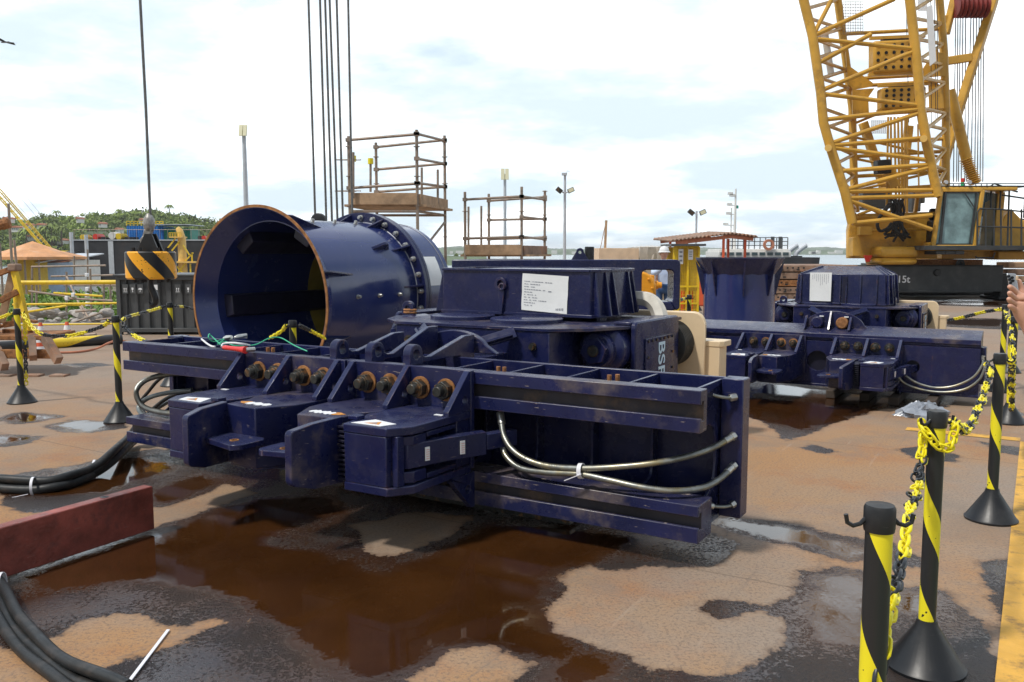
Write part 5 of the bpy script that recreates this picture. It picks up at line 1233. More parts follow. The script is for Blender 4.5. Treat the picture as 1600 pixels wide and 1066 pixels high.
# yellow cage cabinet
x0,x1,_,_,z0,z1 = bxp(1053,1092,386,462,20.5,1.2); z0 = .18; e = empty('gas_cage', ((x0+x1)/2,20.5,0), 'bright yellow mesh cage cabinet with notices beside the man in the helmet', 'cage')
mb = MB()
for x in (x0,x0+.12,(x0+x1)/2+.04,x1): mb.bar((x,20.5,z0),(x,20.5,z1),.045,.045)
for z in (z0,z0+.22,z0+.62,z1): mb.bar((x0,20.5,z),(x1,20.5,z),.04,.04)
mb.box(x0,x0+.13,20.49,20.53,z0,z1); mb.build('frame', M_['yellow_paint'], e, bevel=.003)
mb = MB()
for i in range(1,16): x = x0+(x1-x0)*i/16; mb.bar((x,20.52,z0),(x,20.52,z1),.008,.008)
for i in range(1,22): z = z0+(z1-z0)*i/22; mb.bar((x0,20.525,z),(x1,20.525,z),.008,.008)
mb.build('mesh_panel', M_['yellow_paint'], e)
mb = MB(); mb.box(x0,x1,21.6,21.65,z0,z1); mb.box(x1-.02,x1+.02,20.5,21.6,z0,z1); mb.build('back_panel', M_['wall_yellow'], e)
mb = MB(); mb.box(x0-.1,x1+.12,20.3,21.8,z1+.02,z1+.07); mb.build('roof', M_['container_grey'], e)
mb = MB(); mb.box(x0+.10,x0+.21,20.45,20.47,z1-.40,z1-.05); mb.box(x0+.33,x0+.44,20.45,20.47,z1-.30,z1-.06); mb.build('notice', M_['white'], e)
mb = MB()
for k in range(3): mb.box(x0+.12+.10*0, x0+.19, 20.444, 20.449, z1-.14-k*.1, z1-.10-k*.1); mb.box(x0+.35, x0+.42, 20.444, 20.449, z1-.13-k*.05, z1-.11-k*.05)
mb.build('notice_text', M_['ink'], e)
mb = MB(); mb.box(x0-.05,x1+.05,20.45,21.7,.0,.17); mb.build('plinth', M_['container_grey'], e, bevel=.01)
mb = MB()
for k in range(4): mb.cyl((x0+.2+.13*k,21,z0),(x0+.2+.13*k,21,z0+.5),.05,10)
build_each(mb, 'gas_cylinder', M_['signal_red'], e)
# rusty canopy on orange posts
Yk = 30; e = empty('canopy', (P(1100,0,Yk).x,Yk,0), 'rusty corrugated canopy on orange posts in the distance', 'canopy')
zl, zm, zr_ = P(0,376,Yk).z, P(0,365,Yk).z, P(0,370,Yk).z; xl, xm, xr = P(1038,0,Yk).x, P(1130,0,Yk).x, P(1168,0,Yk).x
mb = MB(); vs = []; n = 44
for i in range(n+1):
    x = xl+(xr-xl)*i/n; z = (zl+(zm-zl)*(x-xl)/(xm-xl) if x < xm else zm+(zr_-zm)*(x-xm)/(xr-xm)); o_ = .025*(1 if i % 2 else -1)
    vs += [(x,Yk-1.2,z+o_-.03),(x,Yk+2.5,z+o_+.08),(x,Yk-1.2,z+o_+.0),(x,Yk+2.5,z+o_+.11)]
mb.add(vs, [(4*i,4*i+4,4*i+5,4*i+1) for i in range(n)]+[(4*i+2,4*i+6,4*i+7,4*i+3) for i in range(n)]+[(4*i,4*i+4,4*i+6,4*i+2) for i in range(n)]); mb.build('roof_sheet', M_['plate_rust'], e, recalc=False)
for px_, Y_ in ((1051,Yk+.5),(1119,Yk-1),(1091,Yk+2),(1154,Yk-.8),(1160,Yk+2)):
    mb = MB(); x = P(px_,0,Yk).x; mb.bar((x,Y_,0),(x,Y_,P(0,372,Yk).z),.075,.075); mb.build('post', M_['cone_orange'], e)
mb = MB(); mb.bar((xl+.2,Yk-1,zl-.1),(xm,Yk-1,zm-.12),.08,.12); mb.bar((xm,Yk-1,zm-.12),(xr-.1,Yk-1,zr_-.1),.08,.12); mb.bar((xl+.2,Yk+2,zl-.02),(xm,Yk+2,zm-.04),.08,.12); mb.build('beam', M_['terracotta'], e)
mb = MB(); c = P(1094,448,26); mb.box(c.x-.3,c.x+.3,26,26.5,.0,.9); tag(mb.build('orange_bin', M_['cone_orange'], org=(c.x,26,0), bevel=.04), 'orange box standing just left of the flared cylinder', 'bin')
# orange gearbox seen through the window
Yg = 14.; c = P(1010,450,Yg); e = empty('gearbox', (c.x,Yg,0), 'orange gearbox seen through the window of the box beam', 'gearbox')
mb = MB(); mb.box(c.x-.12,c.x+.13,Yg,Yg+.4,.3,P(0,430,Yg).z); mb.lathe([(0,-.08),(.24,-.08),(.27,-.04),(.27,.0)], (c.x-.12,Yg,P(0,450,Yg).z), (0,1,0), 28)
for k in range(8): a = k*math.pi/4; mb.cyl((c.x-.12+.2*math.cos(a),Yg-.1,P(0,450,Yg).z+.2*math.sin(a)),(c.x-.12+.2*math.cos(a),Yg-.06,P(0,450,Yg).z+.2*math.sin(a)),.022,6)
mb.box(c.x+.05,c.x+.15,Yg-.05,Yg+.3,.45,P(0,438,Yg).z-.05); mb.build('case', M_['orange_mach'], e, bevel=.01)
mb = MB(); mb.lathe([(0,0),(.07,0),(.07,.07),(.05,.08),(.05,.13),(0,.13)], (c.x+.13,Yg+.1,P(0,446,Yg).z), (1,0,0), 20); mb.build('output_shaft', M_['orange_mach'], e)
mb = MB(); mb.box(c.x-.4,c.x+.2,Yg-.1,Yg+.5,0,.298); mb.build('stand', M_['navy_dark'], e)
# stack of rusty perforated plates
Ys = 25.0; x0, x1 = P(1196,0,Ys).x, P(1345,0,Ys).x; zt_ = P(0,413,Ys).z; e = empty('plate_stack', ((x0+x1)/2,Ys,0), 'stack of rusty perforated steel mats between the flared cylinder and the crane', 'steel mats')
nl = 6; hh = zt_/nl
for k in range(nl):
    mb = MB(); o_ = random.uniform(-.1,.1); mb.box(x0+o_,x1+o_,Ys+random.uniform(-.03,.03),Ys+3,k*hh,(k+1)*hh-.03); pl = mb.build('mat', M_['plate_rust' if k not in (3,) else 'rust'], e, bevel=.01)
    mb = MB()
    for i in range(18):
        x = x0+o_+.1+i*.155
        if random.random() < .75: mb.cyl((x,Ys-.04,(k+.5)*hh),(x,Ys-.035,(k+.5)*hh),.03,8)
        if i % 3 == 0: mb.box(x-.05,x+.03,Ys-.045,Ys-.03,(k+.15)*hh,(k+.35)*hh)
    build_each(mb, 'hole', M_['black'], pl)
Ys2 = 31.5; x0, x1 = P(1576,0,Ys2).x, P(1700,0,Ys2).x; e = empty('plate_stack', ((x0+x1)/2,Ys2,0), 'stack of timber and rusty mats at the right edge behind the hand', 'steel mats'); zt_ = P(0,408,Ys2).z
for k in range(5):
    mb = MB(); mb.box(x0+random.uniform(-.05,.05),x1,Ys2,Ys2+.8,k*zt_/5,(k+1)*zt_/5-.04); mb.build('mat', M_['plate_rust' if k % 2 else 'wood'], e, bevel=.03)

# moored workboat
Yb = 62.0; xb0 = P(1112,0,Yb).x; xb1 = P(1222,0,Yb).x; e = empty('workboat', ((xb0+xb1)/2,Yb,-1.8), 'white workboat superstructure and mast beyond the quay', 'boat')
Z = lambda y: P(0,y,Yb).z; X = lambda x: P(x,0,Yb).x
mb = MB(); mb.prism([(X(1105),-1.9),(X(1255),-1.9),(X(1262),Z(402)),(X(1098),Z(402))], Yb-2.5, Yb+3, 'y'); mb.build('hull', M_['hull'], e)
mb = MB(); mb.box(X(1112),X(1222),Yb-2,Yb+2,Z(402),Z(393)); mb.box(X(1114),X(1220),Yb-1.8,Yb+1.8,Z(392.9),Z(389.5)); mb.build('wheelhouse', M_['wall_white'], e, bevel=.03)
mb = MB()
for k in range(9): mb.box(X(1115+k*11.8),X(1123.5+k*11.8),Yb-2.05,Yb-2.01,Z(399),Z(394.5))
mb.build('windows', M_['glass_dark'], e)
mb = MB()
for k in range(12): mb.tube([(X(1126+k*8.4),Yb-1.7,Z(389.5)),(X(1126+k*8.4),Yb-1.7,Z(372))],.035,6)
for z in (372,378,384): mb.tube([(X(1126),Yb-1.7,Z(z)),(X(1218),Yb-1.7,Z(z))],.03,6)
for x in (1205,1208,1217,1220): mb.tube([(X(x),Yb,Z(389)),(X(x),Yb,Z(370))],.07,6)
mb.build('railing', M_['container_grey'], e)
mb = MB(); mb.tube([(X(1147),Yb,Z(395)),(X(1147),Yb,Z(295))],.10,8,rf=[.13,.06]); 
for (x0_,x1_,y_) in ((1137,1147,304),(1140,1147,307),(1136,1147,321),(1135,1147,335),(1131,1147,352)):
    mb.tube([(X(x0_),Yb,Z(y_)),(X(x1_),Yb,Z(y_))],.04,6); mb.box(X(x0_)-.1,X(x0_)+.25,Yb-.1,Yb+.1,Z(y_)-.02,Z(y_)+.16)
mb.tube([(X(1141),Yb,Z(395)),(X(1141),Yb,Z(325))],.05,6); mb.build('mast', M_['wall_white'], e)
mb = MB(); mb.box(X(1147),X(1152),Yb,Yb+.02,Z(326),Z(321)); mb.build('flag', M_['green_cont'], e)
mb = MB(); mb.lathe([(.22,-.1),(.38,-.1),(.38,.1),(.22,.1)], (X(1187),Yb-2.1,Z(383)), (0,1,0), 20, closed=True); mb.build('lifebuoy', M_['terracotta'], e)
for dx in (0,14):
    mb = MB(); mb.tube(smooth_path([(X(1229+dx),Yb,Z(402)),(X(1230+dx),Yb,Z(396)),(X(1236+dx),Yb,Z(390)),(X(1243+dx),Yb,Z(385)),(X(1246+dx),Yb,Z(384))],5),.17,10); mb.build('exhaust_pipe', M_['galv'], e)
mb = MB(); mb.box(X(1224),X(1250),Yb-.5,Yb+.5,Z(404),Z(400)); mb.build('engine_casing', M_['black'], e)

# ================================================================= crawler crane on the right
exec_crane = True
Yk = 30.0
cr = empty('crawler_crane', (P(1440,0,Yk).x, Yk, 0), 'huge amber lattice boom crane with glazed cab on the right', 'crane')
CY = M_['crane_yellow']
def Q(p, Y): return P(p[0], p[1]+.01, Y)
Yf, Yr_ = 28.0, 31.0
def A_(p): return (1240+p[0]*.2815, p[1]*.2815)      # points read from an enlarged view
boom_lf = [(-30,-400)]+[(55,0),(105,200),(150,510),(165,680),(205,820),(285,1066),(325,1240)]
boom_rf = [(560,-400),(645,0),(690,400),(705,600),(740,800),(790,1040),(800,1090)]
boom_lb = [(190,-400),(245,0),(290,330),(325,600),(335,1000),(345,1180)]
boom_rb = [(790,-400),(810,0),(835,300),(845,600),(845,1000),(845,1130)]
boom = MB(); 
for lst, Y in ((boom_lf,Yf),(boom_rf,Yf),(boom_lb,Yr_),(boom_rb,Yr_)):
    boom.tube([Q(A_(p),Y) for p in lst], .150 if Y == Yf else .135, 12)
bo = boom.build('boom_chords', CY, cr)
def at(lst, y):
    for a, b in zip(lst, lst[1:]):
        if a[1] <= y <= b[1]: t = (y-a[1])/(b[1]-a[1]); return (a[0]+(b[0]-a[0])*t, y)
    return lst[-1]
mb = MB()
front = [((105,205),(215,-10)),((105,200),(560,-5)),((105,215),(655,270)),((150,505),(655,290)),((150,520),(685,585)),((172,665),(690,608)),((210,795),(690,630)),((210,808),(740,765)),((215,820),(750,890)),((258,950),(745,915)),((285,1055),(750,930)),((285,1063),(790,1055)),((300,1100),(800,1085)),((325,1240),(768,1195)),((120,360),(430,190)),((300,1110),(765,1275)),((98,160),(-60,-400)),((60,0),(640,-330)),((55,-20),(560,-400))]
for a, b in front: mb.tube([Q(A_(a),Yf), Q(A_(b),Yf)], .070, 8)
for y in (-300,-60,100,215,330,430,600,690,800,915,1010,1100):
    a, b = at(boom_lf,y), at(boom_lb,y+60); mb.tube([Q(A_(a),Yf),Q(A_(b),Yr_)],.060,8); a, b = at(boom_lf,y+110), at(boom_lb,y+60); mb.tube([Q(A_(a),Yf),Q(A_(b),Yr_)],.060,8)
    a, b = at(boom_rf,y), at(boom_rb,y+30); mb.tube([Q(A_(a),Yf),Q(A_(b),Yr_)],.062,8); a, b = at(boom_rf,y+125), at(boom_rb,y+30); mb.tube([Q(A_(a),Yf),Q(A_(b),Yr_)],.062,8)
for y in (-250,190,440,480,640,800,870,980,1060): mb.tube([Q(A_(at(boom_lb,y)),Yr_), Q(A_(at(boom_rb,y-30)),Yr_)], .065, 8)
for y0, y1 in ((690,480),(760,880),(880,980),(1060,940)): mb.tube([Q(A_(at(boom_lb,y0)),Yr_), Q(A_(at(boom_rb,y1)),Yr_)], .045, 8)
mb.build('lattice', CY, bo)
mb = MB()
for p in ((192,822),(722,770)): mb.cyl(Q(A_(p),Yf-.35), Q(A_(p),Yf+.1), .11, 14)
build_each(mb, 'boom_pin', M_['crane_yellow_light'], bo)
# heavy plates inside the boom, winches
mb = MB()
def pl(pts, Y, th=.06): mb.prism([(Q(A_(p),Y).x, Q(A_(p),Y).z) for p in pts], Y, Y+th, 'y')
pl([(290,280),(300,360),(440,460),(440,480),(330,500),(300,450)], 30.6); pl([(325,500),(450,490),(415,540),(420,650),(330,660)], 30.6)
pl([(700,410),(800,260),(805,290),(845,300),(845,420),(700,435)], 30.6); pl([(750,440),(830,480),(835,600),(755,605)], 30.7)
pl([(300,1060),(350,1000),(355,1066)], 30.6)
build_each(mb, 'gusset_plate', CY, bo)
for (x0_,x1_,y0_,y1_) in ((428,690,232,420),(475,720,490,620)):
    Yw = 29.6; a_, b_ = Q(A_((x0_,(y0_+y1_)/2)),Yw), Q(A_((x1_,(y0_+y1_)/2-12)),Yw); ww = (Q(A_((0,y0_)),Yw).z-Q(A_((0,y1_)),Yw).z)/2
    mb = MB(); mb.bar(a_, b_, .5, ww*1.9); w0 = mb.build('winch_guard', CY, cr, bevel=.08)
    mb = MB()
    for i in range(6):
        for j in range(4):
            p = a_.lerp(b_, .09+i*.165)+Vector((0,-.27,(j-1.5)*ww*.43)); mb.cyl(p+Vector((0,.012,0)), p, .055, 12)
    build_each(mb, 'guard_hole', M_['black'], w0)
    mb = MB(); mb.cyl(a_+Vector((.35,0,ww*.9)), b_+Vector((-.1,0,ww*.9)), .17, 16); mb.build('winch_drum', M_['black'], w0)
    mb = MB(); mb.bar(a_+Vector((-.1,-.1,ww*1.15)), b_+Vector((.15,-.1,ww*1.15)), .12, .10); mb.bar(a_+Vector((-.1,-.1,-ww)), b_+Vector((.15,-.1,-ww)), .12, .10); build_each(mb, 'winch_bar', CY, w0)
# mast frame behind with sheaves, struts and back stay
mb = MB(); Ym = 33.0
mb.tube([Q(A_((1150,-160)),Ym), Q(A_((1105,20)),Ym), Q(A_((990,380)),Ym), Q(A_((915,620)),Ym), Q(A_((850,850)),Ym), Q(A_((820,980)),Ym)], .2, 4)
mb.tube([Q(A_((960,-300)),Ym), Q(A_((890,0)),Ym), Q(A_((845,190)),Ym)], .17, 4)
mb.bar(Q(A_((850,340)),Ym), Q(A_((985,320)),Ym), .2, .3); mb.bar(Q(A_((850,660)),Ym), Q(A_((900,680)),Ym), .2, .3); mb.bar(Q(A_((820,110)),Ym), Q(A_((870,100)),Ym), .15, .25)
mb.bar(Q(A_((385,680)),32.2), Q(A_((505,1050)),32.2), .25, .3); mb.bar(Q(A_((640,700)),32.2), Q(A_((600,1050)),32.2), .25, .3)
mb.build('mast_frame', CY, cr, bevel=.03)
mb = MB()
for k in range(7): mb.lathe([(0,-.06),(.42,-.06),(.36,0),(.42,.06),(0,.06)], Q(A_((905+k*25,35)),Ym-.2), (1,0,.05), 24)
build_each(mb, 'sheave', M_['sheave_red'], cr)
mb = MB(); mb.tube([Q(A_((865,500)),31.8), Q(A_((960,880)),31.8)], .19, 12); mb.tube([Q(A_((960,880)),31.8), Q(A_((1005,1010)),31.8)], .13, 10)
p = [Q(A_((955,880)),31.8).lerp(Q(A_((1010,1020)),31.8), i/90) for i in range(91)]; mb.tube(p, .2, 12, rf=[.19+.05*math.sin(i*.9) for i in range(91)]); mb.build('backstop_cylinder', CY, cr)
mb = MB()
for k, (xt, xb_) in enumerate(((900,887),(912,905),(925,915),(940,930),(955,950),(985,960),(1000,985),(1015,1005),(1030,1020),(1042,1035),(1055,1050))):
    mb.tube([Q(A_((xt,70)),Ym), Q(A_((xb_,1010)),33.2)], .018, 5)
for (xt, xb_) in ((620,640),(760,765),(780,790),(795,800)): mb.tube([Q(A_((xt,-200)),30), Q(A_((xb_,680)),30)], .012, 5)
build_each(mb, 'rope', M_['bolt_dark'], cr)
mb = MB()
for x in (525,540,560,580,600,620,632): mb.tube([Q(A_((x,650)),29.3), Q(A_((x+random.uniform(-10,10),1180)),29.3)], .035, 6)
mb.bar(Q(A_((520,930)),29.2), Q(A_((560,1040)),29.2), .2,.3); mb.bar(Q(A_((690,690)),29.2), Q(A_((695,1030)),29.2), .04,.04)
build_each(mb, 'hanger_rod', CY, cr)
mb = MB(); mb.bar(Q(A_((455,930)),29), Q(A_((530,925)),29), .4, .45); mb.build('floodlight', M_['black'], cr, bevel=.03)
# mesh walkways
for (x0_,x1_,y0_,y1_) in ((275,385,10,190),(430,520,670,740),(690,740,0,60)):
    mb = MB()
    for i in range(9): mb.tube([Q(A_((x0_+(x1_-x0_)*i/8,y0_)),30.8), Q(A_((x0_+(x1_-x0_)*i/8,y1_)),30.8)], .008, 4)
    for i in range(12): mb.tube([Q(A_((x0_,y0_+(y1_-y0_)*i/11)),30.8), Q(A_((x1_,y0_+(y1_-y0_)*i/11)),30.8)], .008, 4)
    mb.build('walkway_mesh', M_['scaffold'], cr)
# signs on the boom
mb = MB(); q = [(735,40),(768,30),(790,340),(755,368)]; pts_ = [(Q(A_(p),Yf-.25).x, Q(A_(p),Yf-.25).z) for p in q]; mb.prism(pts_, Yf-.28, Yf-.25, 'y')
sg = mb.build('sign_board', M_['white'], bo)
mb = MB(); q = [(733,41),(767,31),(773,115),(741,130)]; pts_ = [(Q(A_(p),Yf-.29).x, Q(A_(p),Yf-.29).z) for p in q]; mb.prism(pts_, Yf-.295, Yf-.281, 'y'); mb.build('warning_panel', M_['yellow_plastic'], sg)
mb = MB(); q = [(745,100),(765,92),(752,55)]; pts_ = [(Q(A_(p),Yf-.3).x, Q(A_(p),Yf-.3).z) for p in q]; mb.prism(pts_, Yf-.30, Yf-.296, 'y')
for k in range(8):
    y_ = 150+k*24; q = [(752+k*1.2,y_),(768+k*1.2,y_-3),(769+k*1.2,y_+9),(753+k*1.2,y_+12)]; pts_ = [(Q(A_(p),Yf-.3).x, Q(A_(p),Yf-.3).z) for p in q]; mb.prism(pts_, Yf-.30, Yf-.2805, 'y')
mb.build('sign_text', M_['ink'], sg)
mb = MB(); q = [(150,160),(187,140),(226,405),(195,440)]; pts_ = [(Q(A_(p),29.5).x, Q(A_(p),29.5).z) for p in q]; mb.prism(pts_, 29.5, 29.53, 'y'); mb.build('white_panel', M_['wall_white'], bo)
# upper structure: side plates, front plate, slewing motors, turntable
def Bp(p): return (1330+p[0]*.1407, 280+p[1]*.1407)
def poly(mb, pts, Y, dep): mb.prism([(P(*Bp(p),Y).x, P(*Bp(p),Y).z) for p in pts], Y, Y+dep, 'y')
mb = MB(); poly(mb, [(-30,880),(-30,560),(20,330),(90,420),(930,400),(960,700),(960,880)], 29.6, .25); mb.box(P(1322,0,33.5).x+1.9,P(1600,0,29.8).x,29.85,33.5,P(0,405,29.8).z,P(0,352,29.8).z); up_ = mb.build('upper_frame', CY, cr, bevel=.03)
mb = MB(); poly(mb, [(20,855),(20,650),(60,640),(120,855)], 29.1, .4); poly(mb, [(870,720),(900,680),(1066,680),(1066,760),(870,760)], 29.1, .6); mb.bar(P(*Bp((80,575)),29.3), P(*Bp((215,575)),29.3), .3, .28); mb.tube([P(*Bp((215,570)),29.3), P(*Bp((860,555)),29.3)], .045, 8); mb.bar(P(*Bp((860,555)),29.3), P(*Bp((930,555)),29.3), .3, .25)
mb.bar(P(*Bp((10,410)),29.2),P(*Bp((930,385)),29.2),.16,.13); mb.tube([P(*Bp((80,395)),29.1),P(*Bp((230,340)),29.1),P(*Bp((330,395)),29.1),P(*Bp((490,340)),29.1)],.05,8); mb.build('boom_foot', CY, up_, bevel=.01)
tc_ = P(*Bp((520,800)),28.9)
mb = MB(); zz_ = lambda y: P(0, 280+y*.1407, 28.9).z
mb.box(tc_.x-.62,tc_.x+.62,28.65,30.2,zz_(870),zz_(750)); mb.box(tc_.x-.60,tc_.x+.60,28.7,30.2,zz_(950),zz_(872)); sw = mb.build('slew_housing', M_['crane_yellow'], up_, bevel=.12)
mb = MB()
for xx in (400,580): q = P(*Bp((xx,825)),28.6); mb.box(q.x-.10,q.x+.10,28.63,28.66,q.z-.06,q.z+.06)
q = P(*Bp((755,825)),28.6); mb.box(q.x-.05,q.x+.05,28.63,28.9,q.z-.1,q.z+.1); build_each(mb, 'access_opening', M_['black'], sw)
mb = MB()
for (xx,yy_,ww_) in ((485,782,.09),(268,800,.09)): q = P(*Bp((xx,yy_)),28.6); mb.box(q.x-ww_,q.x+ww_,28.62,28.645,q.z-.04,q.z+.04)
build_each(mb, 'small_label', M_['white'], sw)
for xx in (425,640):
    q = P(*Bp((xx,750)),29.0); mb = MB(); mb.lathe([(0,0),(.33,0),(.33,.08),(.2,.14),(.2,.42),(.13,.46),(.15,.62),(.09,.7),(0,.7)], q-Vector((0,0,.05)), (0,0,1), 20); mb.build('slew_motor', CY, sw, bevel=.01)
tx, tz = P(1425,0,31).x, P(0,415,30).z
mb = MB(); mb.lathe([(0,tz-.2),(1.9,tz-.2),(1.9,tz+.2),(0,tz+.2)], (tx+.6,31.4,0), (0,0,1), 60); rg_ = mb.build('slew_ring', M_['rust'], up_)
mb = MB()
for k in range(90): a = 2*math.pi*k/90; mb.bar((tx+.6+1.92*math.cos(a),31.4+1.92*math.sin(a),tz-.18),(tx+.6+1.92*math.cos(a),31.4+1.92*math.sin(a),tz+.18),.06,.06)
mb.build('ring_teeth', M_['crane_yellow'], rg_)
mb = MB(); q = P(*Bp((185,870)),28.9); mb.lathe([(0,.0),(.06,.0),(.14,.2),(.14,.22),(0,.22)], q-Vector((0,0,.15)), (0,0,1), 12); mb.build('red_cap', M_['signal_red'], up_)
rnd = random.Random(11); mb = MB()
for k in range(16):
    a_ = P(*Bp((470+rnd.uniform(-40,150), 240+rnd.uniform(-40,60))), 28.9); c_ = P(*Bp((520+rnd.uniform(-60,60), 540+rnd.uniform(-60,60))), 28.5); b_ = P(*Bp((rnd.choice((420,640,480,600))+rnd.uniform(-60,60), 640+rnd.uniform(-40,60))), 28.7)
    mb.tube(smooth_path([a_, a_.lerp(c_,.5)+Vector((rnd.uniform(-.15,.15),0,0)), c_, b_],6), .04, 6)
mb.tube(smooth_path([P(*Bp(p),28.6) for p in ((450,270),(330,400),(290,500),(320,575),(400,550),(450,490))],6), .055, 6); mb.tube(smooth_path([P(*Bp(p),28.6) for p in ((330,400),(400,300),(440,270))],6), .05, 6)
build_each(mb, 'hydraulic_hose', M_['rubber'], cr)
# cab
def split2(mb):
    h = len(mb.v)//2; out = []
    for k in (0, 1):
        q = MB(); q.v = mb.v[k*h:(k+1)*h]
        for f, m in zip(mb.f, mb.m):
            if (f[0] < h) == (k == 0): q.f.append([i-k*h for i in f]); q.m.append(m)
        out.append(q)
    return out
Yc1, Yc2 = 28.2, 29.9
fl_, fr_, rr_ = P(1457,0,Yc1).x, P(1522,0,Yc1).x, P(1552,0,29.4).x
zt1, zb1 = P(0,297,Yc1).z, P(0,386,Yc1).z; tl_ = P(1465,0,Yc1).x; tr_ = P(1529,0,Yc1).x
def quad_frame(mb, a, b, c, d, t, dep, y): # frame along a quad outline in the y plane
    for p, q in ((a,b),(b,c),(c,d),(d,a)): mb.bar((p[0],y,p[1]),(q[0],y,q[1]),dep,t,(0,1,0) if False else (0,0,1)) if abs(p[0]-q[0]) > abs(p[1]-q[1]) else mb.bar((p[0],y,p[1]),(q[0],y,q[1]),t,dep,(0,1,0))
cab = empty('cab', (0,0,0), None, None); cab.parent = cr; 
def cb_(mb, name, m_, **k):
    ob = mb.build(name, m_, None, org=(cr.location.x, cr.location.y, 0), **k); ob.location = (0,0,0); ob.parent = cab; return ob
mb = MB(); a, b, c, d = (fl_,zb1),(fr_,zb1),(tr_,zt1),(tl_,zt1)
def barY(p, q, y, t): mb.bar((p[0],y,p[1]),(q[0],y,q[1]),t,t,(0,1,0))
for p, q in ((a,b),(b,c),(c,d),(d,a)): barY(p,q,Yc1,.13)
mb.box(fl_-.02,fr_+.6,Yc1-.05,Yc2,zb1-.12,zb1); mb.box(tl_-.05,rr_,Yc1-.02,Yc2,zt1-.01,zt1+.1); mb.bar((rr_-.05,Yc2-.7,zb1),(rr_+.0,Yc2-.7,zt1),.25,.2,(0,1,0)); mb.bar((fl_+.05,Yc2,zb1),(tl_+.05,Yc2,zt1),.12,.12); cb_(mb, 'cab_frame', CY, bevel=.025)
mb = MB(); mb.hexa([(a[0],Yc1+.02,a[1]),(b[0],Yc1+.02,b[1]),(b[0],Yc1+.05,b[1]),(a[0],Yc1+.05,a[1]),(d[0],Yc1+.02,d[1]),(c[0],Yc1+.02,c[1]),(c[0],Yc1+.05,c[1]),(d[0],Yc1+.05,d[1])]); cb_(mb, 'windscreen', M_['glass'])
mb = MB(); x_ = fl_+.22; barY((x_,zb1+.05),(x_+.09,zt1-.05),Yc1-.01,.07); barY((tl_+.2,zt1-.08),(tr_-.1,zt1-.08),Yc1-.01,.05); barY((fr_-.17,zb1+.1),(tr_-.17,zt1-.1),Yc1-.02,.05); barY((fl_+.1,zb1+.09),(fr_-.1,zb1+.09),Yc1-.01,.04); mb.bar((tl_+.75,Yc1-.06,zt1-.1),(fr_-.12,Yc1-.06,zt1-.55),.03,.03); cb_(mb, 'window_seal', M_['crane_grey'])
mb = MB(); mb.hexa([(fr_+.08,Yc1+.1,zb1+.05),(rr_-.1,Yc2-.7,zb1+.05),(rr_-.08,Yc2-.68,zb1+.05),(fr_+.1,Yc1+.14,zb1+.05),(tr_+.08,Yc1+.1,zt1-.05),(rr_-.06,Yc2-.7,zt1-.05),(rr_-.04,Yc2-.68,zt1-.05),(tr_+.1,Yc1+.14,zt1-.05)]); cb_(mb, 'side_window', M_['glass_dark'])
mb = MB(); mb.box(fl_+.35,fr_-.3,29.0,29.5,zb1+.1,zb1+.9); mb.box(fl_+.4,fr_-.4,29.35,29.5,zb1+.9,zb1+1.3); cb_(mb, 'seat', M_['black'], bevel=.08)
mb = MB(); mb.box(tl_+.15,rr_+.3,Yc1,Yc2,zt1+.10,zt1+.14)
for k in range(9): mb.tube([(tl_+.2+k*.18,Yc1-.03,zt1+.12),(tl_+.2+k*.18,Yc1-.03,zt1+.2)],.015,5)
mb.tube([(tl_+.15,Yc1-.03,zt1+.2),(rr_+.2,Yc1-.03,zt1+.2)],.015,5); cb_(mb, 'roof_guard', M_['crane_grey'])
q = P(1504,285,28.6); mb = MB(); mb.cyl(q-Vector((0,0,.2)), q, .055, 12); cb_(mb, 'beacon_green', M_['signal_green']); mb = MB(); mb.cyl(q, q+Vector((0,0,.13)), .055, 12); cb_(mb, 'beacon_red', M_['signal_red'])
mb = MB()
for px_ in (1478,1515): q = P(px_,285,28.1); mb.lathe([(0,-.04),(.06,-.04),(.07,.02),(.03,.06)], q, (0,1,0), 12)
[cb_(q_, 'work_lamp', M_['galv']) for q_ in split2(mb)]
cab.parent = cr
# walkway with railings right of the cab, counterweights
G_ = M_['crane_grey']; Yw = 28.1
mb = MB(); mb.box(P(1442,0,Yw).x,P(1600,0,Yw).x+1.5,Yw-.1,Yw+1.2,P(0,391,Yw).z,P(0,384,Yw).z)
for px_ in (1485,1470,1500): q = P(px_,392,Yw); mb.box(q.x-.15,q.x+.15,Yw,Yw+.8,q.z-.12,q.z)
mb.build('walkway', G_, cr, bevel=.01)
mb = MB()
def rl(pts_, Y=Yw, r=.028): mb.tube([P(x,y,Y) for x,y in pts_], r, 6)
rl([(1527,385),(1527,332),(1531,326),(1560,327),(1600,331),(1640,334)]); rl([(1527,354),(1640,357)]); 
for x in (1540,1553,1564,1580,1596,1610): rl([(x,385),(x,327)])
rl([(1548,327),(1549,290),(1554,287),(1565,291),(1575,296),(1590,300)],28.6); rl([(1562,327),(1564,292)],28.6); rl([(1574,385),(1577,296)],28.6); rl([(1566,305),(1600,310)],28.6); rl([(1525,400),(1525,403),(1552,403),(1554,395)],28.2)
mb.build('railing', G_, cr)
mb = MB(); mb.box(P(1583,0,31).x+.6,P(1583,0,31).x+3.4,30.5,31.6,P(0,340,31).z,P(0,285,31).z); mb.box(P(1578,0,31).x+.6,P(1578,0,31).x+3.4,30.6,31.5,P(0,356,31).z,P(0,341,31).z); mb.build('counterweight', G_, cr, bevel=.03)
mb = MB(); poly(mb, [(1640,790),(1640,560),(1700,420),(1780,330),(1900,450),(2100,500),(2100,790)], 29.4, .8); mb.box(P(1560,0,29.3).x,P(1680,0,29.3).x,29.3,30.2,P(0,406,29.3).z,P(0,393,29.3).z); mb.build('engine_housing', CY, cr, bevel=.04)
